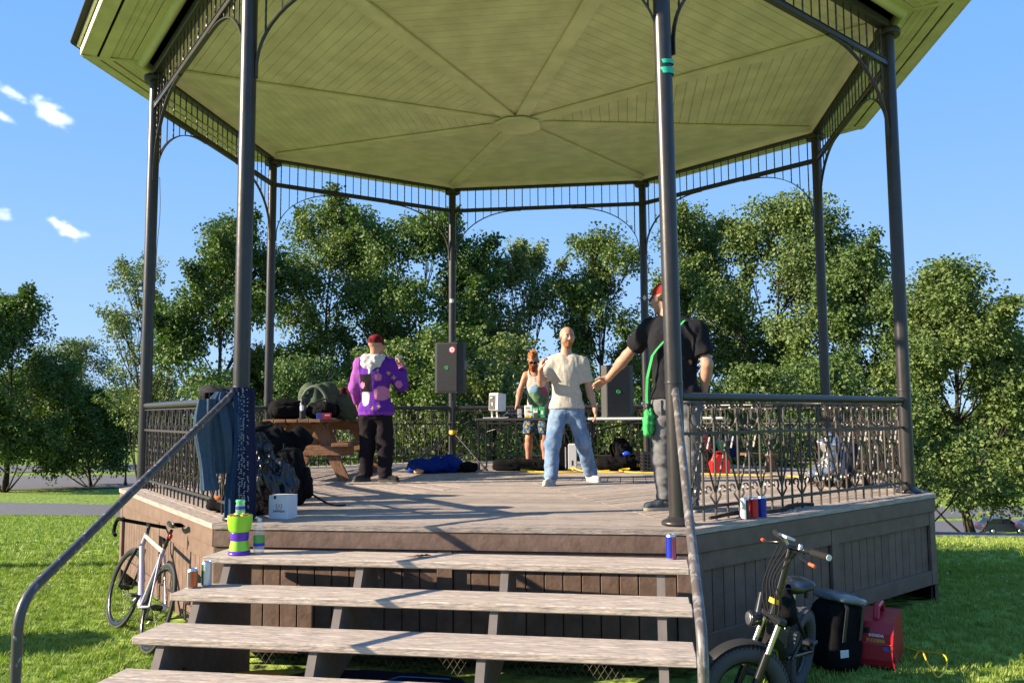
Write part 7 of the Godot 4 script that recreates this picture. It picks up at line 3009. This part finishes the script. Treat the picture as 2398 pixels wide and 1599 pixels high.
func road_bike() -> void:
	var t := thing("road_bicycle", "slim lilac-grey road bicycle leaning on the bandstand skirt", "bicycle", Vector3.ZERO)
	# rear wheel on the ground at p0, front wheel up the wall side
	var p0 := Vector3(-2.35, 0.0, 4.07)
	var x := Vector3(-0.712, 0, -0.702).normalized()
	var wall := Vector3(0.72, 0, -0.69).normalized()
	var up := (Vector3.UP + wall * 0.27).normalized()
	var z := x.cross(up).normalized()
	t.transform = Transform3D(Basis(x, z.cross(x), z), p0)
	wheel(t, Vector3(0, 0.336, 0), 0.336, 0.014, 24, M.dark_tyre, M.gloss_black, false, 0.0, 0.04)
	wheel(t, Vector3(0.985, 0.336, 0), 0.336, 0.014, 24, M.dark_tyre, M.gloss_black, false, 0.10, 0.04)
	var bb := Vector3(0.405, 0.272, 0)
	var st := Vector3(0.255, 0.755, 0)
	var ht := Vector3(0.835, 0.815, 0)
	var hb := Vector3(0.875, 0.685, 0)
	var fr := Node3D.new()
	fr.name = "frame"
	t.add_child(fr)
	tb(fr, "down_tube", [hb + Vector3(-0.005, 0.02, 0), bb], [0.021, 0.027], M.bike_lilac)
	tb(fr, "seat_tube", [bb, st], 0.016, M.bike_lilac)
	tb(fr, "top_tube", [st + Vector3(0.01, -0.03, 0), ht + Vector3(0.0, -0.03, 0)], 0.017, M.bike_cream)
	tb(fr, "head_tube", [hb, ht], 0.020, M.bike_lilac)
	for s in [-1.0, 1.0]:
		tb(fr, "chain_stay", [bb + Vector3(-0.02, 0, s * 0.025), Vector3(0.0, 0.336, s * 0.062)], [0.012, 0.008], M.bike_lilac, 8)
		tb(fr, "seat_stay", [st + Vector3(0, -0.05, s * 0.015), Vector3(0.0, 0.336, s * 0.062)], [0.009, 0.007], M.bike_lilac, 8)
		tb(fr, "fork_blade", [hb + Vector3(0.005, -0.01, s * 0.03), hb + Vector3(0.03, -0.12, s * 0.05), Vector3(0.985, 0.336, s * 0.055)], [0.015, 0.014, 0.009], M.gloss_black, 8)
	# lettering along the down tube, on both flanks
	var dir := (bb - hb).normalized()
	for s in [-1.0, 1.0]:
		var xa: Vector3 = dir * 1.0
		var za := Vector3(0, 0, s)
		words(fr, "THIKON", 0.036, Transform3D(Basis(xa * -s if s > 0 else xa, za.cross(xa * -s if s > 0 else xa), za), hb.lerp(bb, 0.46) + za * 0.0262), M.print_dark)
	var bars := Node3D.new()
	bars.name = "handlebar"
	t.add_child(bars)
	tb(bars, "stem", [ht, ht + Vector3(0.0, 0.05, 0), ht + Vector3(0.09, 0.065, 0)], 0.015, M.gloss_black)
	var bar := []
	var c := ht + Vector3(0.09, 0.065, 0)
	for s in [-1.0, 1.0]:
		var half := []
		half.append(c)
		half.append(c + Vector3(0.0, 0.0, s * 0.10))
		half.append(c + Vector3(0.0, 0.0, s * 0.19))
		half.append(c + Vector3(0.03, 0.0, s * 0.21))
		for k in 9:
			var a := PI / 2 - PI * k / 8.0
			half.append(c + Vector3(0.085 + 0.055 * cos(a), -0.065 + 0.065 * sin(a), s * 0.213))
		half.append(c + Vector3(0.03, -0.135, s * 0.215))
		tb(bars, "drop_bar", half, 0.0155, M.black_cloth)
		tb(bars, "brake_lever", [c + Vector3(0.12, -0.01, s * 0.213), c + Vector3(0.155, -0.05, s * 0.213), c + Vector3(0.15, -0.12, s * 0.213)], [0.012, 0.008, 0.006], M.gloss_black, 8)
	tb(t, "seat_post", [st, st + Vector3(-0.045, 0.15, 0)], 0.0135, M.gloss_black)
	var mb := MB.new()
	var rows := []
	for j in 8:
		var u := j / 7.0
		var w := lerpf(0.066, 0.017, pow(clampf((u - 0.15) / 0.6, 0.0, 1.0), 0.7)) * (0.6 if j == 0 else 1.0)
		var row := PackedVector3Array()
		for k in 14:
			var a := -TAU * k / 14
			row.append(st + Vector3(-0.185 + 0.265 * u, 0.19 + 0.012 * cos(u * 5.0) + sin(a) * 0.017, cos(a) * w))
		rows.append(row)
	mb.grid(rows, true)
	pb("saddle", mb, M.gloss_black, t)
	var cr := Node3D.new()
	cr.name = "crankset"
	t.add_child(cr)
	for s in [-1.0, 1.0]:
		var e: Vector3 = bb + Vector3(0.135 * s, -0.10 * s, s * 0.075)
		tb(cr, "crank_arm", [bb + Vector3(0, 0, s * 0.055), e], [0.014, 0.010], M.gloss_black, 8)
		mb = MB.new()
		mb.box(Transform3D(Basis(), e + Vector3(0, 0, s * 0.045)), Vector3(0.085, 0.02, 0.065), 0.005)
		pb("pedal", mb, M.black_plastic, cr)
		var loop := []
		for k in 9:
			var a := PI * k / 8.0
			loop.append(e + Vector3(0.03 + 0.03 * sin(a), -0.012 - 0.045 * sin(a), s * 0.045 + cos(a) * 0.035))
		tb(cr, "toe_strap", loop, 0.005, M.alu, 6)
	mb = MB.new()
	mb.lathe(Transform3D(Basis(Vector3.RIGHT, PI / 2), bb + Vector3(0, 0, 0.045)), [Vector2(0.055, -0.002), Vector2(0.092, -0.002), Vector2(0.092, 0.002), Vector2(0.055, 0.002)], 30)
	pb("chainring", mb, M.gloss_black, cr)
	mb = MB.new()
	mb.tube([bb + Vector3(0, 0.09, 0.045), Vector3(0.0, 0.366, 0.045)], 0.0035, 5)
	mb.tube([bb + Vector3(0, -0.09, 0.045), Vector3(0.0, 0.306, 0.045)], 0.0035, 5)
	pb("chain", mb, M.gloss_black, t)
	mb = MB.new()
	mb.lathe(Transform3D(Basis(Vector3.RIGHT, PI / 2), Vector3(0, 0.336, 0.045)), [Vector2(0.0, -0.012), Vector2(0.035, -0.012), Vector2(0.03, 0.012), Vector2(0.0, 0.012)], 18)
	pb("sprocket", mb, M.steel, t)
	mb = MB.new()
	mb.col = Color(0.5, 0.01, 0.01)
	mb.lump(Transform3D(Basis(), st + Vector3(-0.065, 0.10, 0)), Vector3(0.012, 0.02, 0.014), 2.6, 0.0, 1, 12)
	pb("rear_lamp", mb, M.any_gloss, t)


func electric_bike() -> void:
	var t := thing("electric_bicycle", "black fat-tyred electric bicycle parked in the shade beside the skirt", "bicycle", Vector3(2.32, 0, 4.34))
	var x := Vector3(-0.46, 0, 0.89).normalized()
	var up := (Vector3.UP + Vector3(0.10, 0, 0.08)).normalized()
	var z := x.cross(up).normalized()
	t.basis = Basis(x, z.cross(x), z)
	var R := 0.26
	wheel(t, Vector3(0, R, 0), R, 0.048, 20, M.fat_tyre, M.gloss_black, true, 0.0, 0.03)
	var steer := -0.80
	var fa := Vector3(1.02, R, 0)
	var fk := Node3D.new()
	fk.name = "front_fork"
	t.add_child(fk)
	fk.position = fa
	fk.rotation.y = steer
	wheel(fk, Vector3.ZERO, R, 0.048, 20, M.fat_tyre, M.gloss_black, true, 0.0, 0.03)
	for s in [-1.0, 1.0]:
		tb(fk, "fork_leg", [Vector3(0, 0, s * 0.085), Vector3(-0.075, 0.24, s * 0.085)], 0.021, M.gloss_black)
		tb(fk, "fork_stanchion", [Vector3(-0.075, 0.24, s * 0.085), Vector3(-0.125, 0.40, s * 0.085)], 0.015, M.steel)
	var mb := MB.new()
	mb.box(Transform3D(Basis(Vector3(0, 0, 1), 0.3), Vector3(-0.13, 0.415, 0)), Vector3(0.06, 0.045, 0.23), 0.012)
	pb("fork_crown", mb, M.gloss_black, fk)
	tb(fk, "steering_post", [Vector3(-0.125, 0.41, 0), Vector3(-0.16, 0.60, 0), Vector3(-0.197, 0.79, 0)], [0.026, 0.021, 0.019], M.gloss_black, 14)
	tb(fk, "head_badge", [Vector3(-0.128, 0.49, 0), Vector3(-0.134, 0.515, 0)], 0.029, M.cord_yellow, 12)
	# mudguard
	mb = MB.new()
	var ra := []
	for k in 15:
		var a := lerpf(0.55, 2.1, k / 14.0)
		var d := Vector3(cos(a), sin(a), 0)
		var row := PackedVector3Array()
		for j in 7:
			var b := lerpf(-1.1, 1.1, j / 6.0)
			row.append(d * (R + 0.008 + 0.014 * cos(b)) + Vector3(0, 0, sin(b) * 0.052))
		ra.append(row)
	ra.reverse()
	mb.grid(ra)
	pb("mudguard", mb, M.black_plastic, fk)
	# headlamp
	mb = MB.new()
	mb.lathe(Transform3D(Basis(Vector3(0, 0, 1), -PI / 2), Vector3(-0.02, 0.40, 0.0)), [Vector2(0.0, -0.04), Vector2(0.03, -0.035), Vector2(0.045, 0.02), Vector2(0.042, 0.03), Vector2(0.0, 0.03)], 16)
	var hl := pb("headlamp", mb, M.gloss_black, fk)
	mb = MB.new()
	mb.lathe(Transform3D(Basis(Vector3(0, 0, 1), -PI / 2), Vector3(0.0115, 0.40, 0.0)), [Vector2(0.0, 0.0), Vector2(0.034, 0.0), Vector2(0.034, 0.003), Vector2(0.0, 0.003)], 16)
	pb("lens", mb, M.alu, hl)
	# handlebar with grips, orange lever ends, display
	var hc := Vector3(-0.20, 0.80, 0)
	tb(fk, "handlebar", [hc + Vector3(-0.05, 0.02, -0.27), hc + Vector3(-0.02, 0.015, -0.15), hc, hc + Vector3(-0.02, 0.015, 0.15), hc + Vector3(-0.05, 0.02, 0.27)], 0.0135, M.gloss_black)
	for s in [-1.0, 1.0]:
		tb(fk, "grip", [hc + Vector3(-0.03, 0.017, s * 0.17), hc + Vector3(-0.055, 0.021, s * 0.295)], 0.019, M.rubber)
		mb = MB.new()
		mb.tube([hc + Vector3(-0.055, 0.021, s * 0.2955), hc + Vector3(-0.0556, 0.0211, s * 0.299)], 0.0165, 14)
		pb("grip_end", mb, M.sticker, fk)
		tb(fk, "brake_lever", [hc + Vector3(0.0, -0.005, s * 0.14), hc + Vector3(0.045, -0.015, s * 0.19), hc + Vector3(0.03, -0.025, s * 0.27)], [0.010, 0.008, 0.006], M.gloss_black, 8)
		tb(fk, "lever_tip", [hc + Vector3(0.032, -0.024, s * 0.262), hc + Vector3(0.022, -0.028, s * 0.30)], 0.0095, M.orange, 8)
	mb = MB.new()
	mb.box(Transform3D(Basis(Vector3(0, 0, 1), 0.25), hc + Vector3(0.03, 0.055, 0.0)), Vector3(0.06, 0.014, 0.095), 0.004)
	var ds := pb("display", mb, M.sticker, fk)
	tb(ds, "display_post", [hc + Vector3(0.01, 0.01, 0.02), hc + Vector3(0.03, 0.045, 0.02)], 0.008, M.alu, 8)
	tb(fk, "bell", [hc + Vector3(0.0, 0.015, -0.10), hc + Vector3(0.0, 0.04, -0.10)], [0.016, 0.010], M.steel, 12)
	# cables from the bar down the post
	for k in 5:
		var zz := -0.10 + 0.05 * k
		var cb := cable([hc + Vector3(0.02, -0.01, zz), hc + Vector3(0.10, -0.16, zz * 0.6), Vector3(-0.13 + 0.01 * k, 0.52, 0.03 * (k - 2)), Vector3(-0.12, 0.36, 0.02 * (k - 2)), Vector3(-0.08, 0.20, 0.03)], 0.0042)
		pb("cable", cb, M.rubber, fk)
	# frame, battery, saddle with bundled cloth, carrier
	var fr := Node3D.new()
	fr.name = "frame"
	t.add_child(fr)
	tb(fr, "main_tube", [Vector3(0.86, 0.66, 0), Vector3(0.78, 0.55, 0), Vector3(0.45, 0.38, 0), Vector3(0.36, 0.30, 0)], 0.036, M.gloss_black, 14)
	tb(fr, "seat_tube", [Vector3(0.36, 0.30, 0), Vector3(0.25, 0.62, 0)], 0.022, M.gloss_black)
	tb(fr, "head_tube", [Vector3(0.83, 0.76, 0), Vector3(0.905, 0.60, 0)], 0.029, M.gloss_black)
	for s in [-1.0, 1.0]:
		tb(fr, "chain_stay", [Vector3(0.36, 0.29, s * 0.03), Vector3(0.0, R, s * 0.08)], 0.014, M.gloss_black, 8)
		tb(fr, "seat_stay", [Vector3(0.28, 0.55, s * 0.03), Vector3(0.0, R, s * 0.08)], 0.011, M.gloss_black, 8)
	mb = MB.new()
	mb.box(Transform3D(Basis(Vector3(0, 0, 1), 0.45), Vector3(0.60, 0.50, 0)), Vector3(0.34, 0.11, 0.10), 0.02)
	pb("battery", mb, M.black_plastic, t)
	mb = MB.new()
	mb.lump(Transform3D(Basis(Vector3(0, 0, 1), 0.1), Vector3(0.40, 0.58, 0.02)), Vector3(0.10, 0.10, 0.09), 2.4, 0.06, 14, 26, 9.0)
	pb("frame_bag", mb, M.black_cloth, t)
	mb = MB.new()
	mb.lump(Transform3D(Basis(Vector3(0, 0, 1), 0.1), Vector3(0.31, 0.58, 0.09)), Vector3(0.05, 0.025, 0.03), 2.4, 0.01, 14, 16, 9.0)
	pb("red_strap", mb, M.red_plastic, t)
	tb(t, "seat_post", [Vector3(0.25, 0.55, 0), Vector3(0.22, 0.66, 0)], 0.016, M.steel)
	mb = MB.new()
	var rows := []
	for j in 9:
		var u := j / 8.0
		var w := lerpf(0.105, 0.035, pow(clampf((u - 0.25) / 0.6, 0.0, 1.0), 0.7)) * sin(minf(1.0, u * 4.0 + 0.35) * PI * 0.5) * (0.5 if j == 8 else 1.0)
		var row := PackedVector3Array()
		for k in 16:
			var a := -TAU * k / 16
			row.append(Vector3(0.08 + 0.27 * u, 0.70 + 0.012 * cos(u * 6.0) + sin(a) * 0.038 * (0.6 if j == 0 or j == 8 else 1.0), cos(a) * w))
		rows.append(row)
	mb.grid(rows, true)
	pb("saddle", mb, M.gloss_black, t)
	for s in [-1.0, 1.0]:
		tb(t, "saddle_spring", [Vector3(0.12, 0.62, s * 0.05), Vector3(0.12, 0.68, s * 0.05)], 0.014, M.black_plastic, 8)
	for s in [-1.0, 1.0]:
		tb(t, "crank_arm", [Vector3(0.36, 0.29, s * 0.06), Vector3(0.36 + s * 0.12, 0.29 - s * 0.10, s * 0.08)], 0.011, M.gloss_black, 8)
		mb = MB.new()
		mb.bx(0.36 + s * 0.12, 0.29 - s * 0.10, s * 0.13, 0.09, 0.022, 0.07, 0.004)
		pb("pedal", mb, M.black_plastic, t)
	# folded black rain cover over the carrier, pale lining showing
	var cv := thing("cargo_bag", "shiny black cargo bag with pale reflective panel behind the electric bicycle", "bag", Vector3(2.70, 0.0, 3.86), 0.5)
	mb = MB.new()
	mb.lump(Transform3D(Basis(Vector3(0, 0, 1), -0.12), Vector3(0.0, 0.235, 0.0)), Vector3(0.15, 0.24, 0.14), 4.5, 0.02, 15, 40, 7.0)
	pb("body", mb, M.black_cloth, cv)
	mb = MB.new()
	mb.lump(Transform3D(Basis(Vector3(0, 0, 1), -0.22), Vector3(0.05, 0.48, 0.0)), Vector3(0.15, 0.035, 0.15), 4.0, 0.015, 16, 36, 8.0)
	pb("flap", mb, M.vinyl, cv)
	for sx in [-0.07, 0.07]:
		mb = MB.new()
		mb.bar([Vector3(sx + 0.05, 0.50, 0.10), Vector3(sx + 0.04, 0.44, 0.155), Vector3(sx, 0.22, 0.152)], Vector3(1, 0, 0), 0.025, 0.004)
		pb("strap", mb, M.black_plastic, cv)
	mb = MB.new()
	mb.bx(-0.06, 0.14, 0.143, 0.07, 0.05, 0.004, 0.001)
	pb("pale_tag", mb, M.sticker, cv)


func generator() -> void:
	var t := thing("portable_generator", "red and black portable generator standing on the shaded grass", "generator", Vector3(3.05, 0.0, 3.66), -0.42)
	t.scale = Vector3.ONE * 0.92
	var side := PackedVector2Array([Vector2(-0.25, 0.03), Vector2(0.25, 0.03), Vector2(0.26, 0.08), Vector2(0.245, 0.27), Vector2(0.20, 0.345), Vector2(0.12, 0.365), Vector2(-0.25, 0.365)])
	var mb := MB.new()
	# long axis runs away from the viewer: x of the outline is depth
	mb.prism(Transform3D(Basis(Vector3(0, 0, 1), Vector3.UP, Vector3(-1, 0, 0)), Vector3(0, 0, 0)), side, 0.26)
	pb("shell", mb, M.generator_red, t)
	# black louvred cover on the left flank
	mb = MB.new()
	mb.box(place(Vector3(-0.145, 0.19, 0.02)), Vector3(0.04, 0.31, 0.40), 0.014)
	var lv := pb("side_cover", mb, M.black_plastic, t)
	for k in 9:
		mb = MB.new()
		mb.bx(-0.167, 0.07 + 0.027 * k, 0.02, 0.006, 0.010, 0.32, 0.001)
		pb("louvre", mb, M.black_plastic, lv)
	# handle
	mb = MB.new()
	mb.box(place(Vector3(0.0, 0.435, 0.0)), Vector3(0.045, 0.032, 0.22), 0.010)
	mb.box(Transform3D(Basis(Vector3.RIGHT, -0.45), Vector3(0.0, 0.395, 0.125)), Vector3(0.045, 0.105, 0.03), 0.008)
	mb.box(Transform3D(Basis(Vector3.RIGHT, 0.45), Vector3(0.0, 0.395, -0.125)), Vector3(0.045, 0.105, 0.03), 0.008)
	pb("handle", mb, M.generator_red, t)
	# front face: switch well, seam, plate, lettering
	mb = MB.new()
	mb.box(Transform3D(Basis(Vector3.RIGHT, -0.08), Vector3(-0.06, 0.285, 0.243)), Vector3(0.055, 0.04, 0.012), 0.006)
	pb("choke_well", mb, M.gloss_black, t)
	mb = MB.new()
	mb.bx(0.0, 0.195, 0.254, 0.24, 0.006, 0.006, 0.001)
	pb("seam", mb, M.pink_seam, t)
	mb = MB.new()
	mb.col = Color(0.04, 0.10, 0.40)
	mb.bx(0.075, 0.165, 0.258, 0.035, 0.026, 0.002)
	pb("plate", mb, M.any, t)
	words(t, "HONDA", 0.022, Transform3D(Basis(Vector3.RIGHT, -0.08), Vector3(0.01, 0.255, 0.2505)), M.print_white)
	words(t, "EU2000i", 0.026, Transform3D(Basis(Vector3.RIGHT, -0.08), Vector3(0.005, 0.218, 0.2535)), M.gold_print)
	for q in [Vector3(-0.09, 0, 0.2), Vector3(0.09, 0, 0.2), Vector3(-0.09, 0, -0.2), Vector3(0.09, 0, -0.2)]:
		mb = MB.new()
		mb.bx(q.x, 0.0145, q.z, 0.04, 0.035, 0.05, 0.006)
		pb("foot", mb, M.rubber, t)
	mb = MB.new()
	mb.box(Transform3D(Basis(Vector3(0, 0, 1), 0.25), Vector3(0.125, 0.11, 0.245)), Vector3(0.02, 0.12, 0.02), 0.004)
	pb("plug", mb, M.black_plastic, t)
	single("generator_lead", cable([Vector3(3.24, 0.06, 3.77), Vector3(3.28, 0.12, 3.80), Vector3(3.25, 0.08, 4.05), Vector3(3.30, 0.03, 4.08), Vector3(3.42, 0.10, 3.85), Vector3(3.36, 0.05, 3.55), Vector3(3.3, 0.02, 3.3)], 0.006), M.cord_yellow, "yellow lead running from the generator into the grass", "cord")
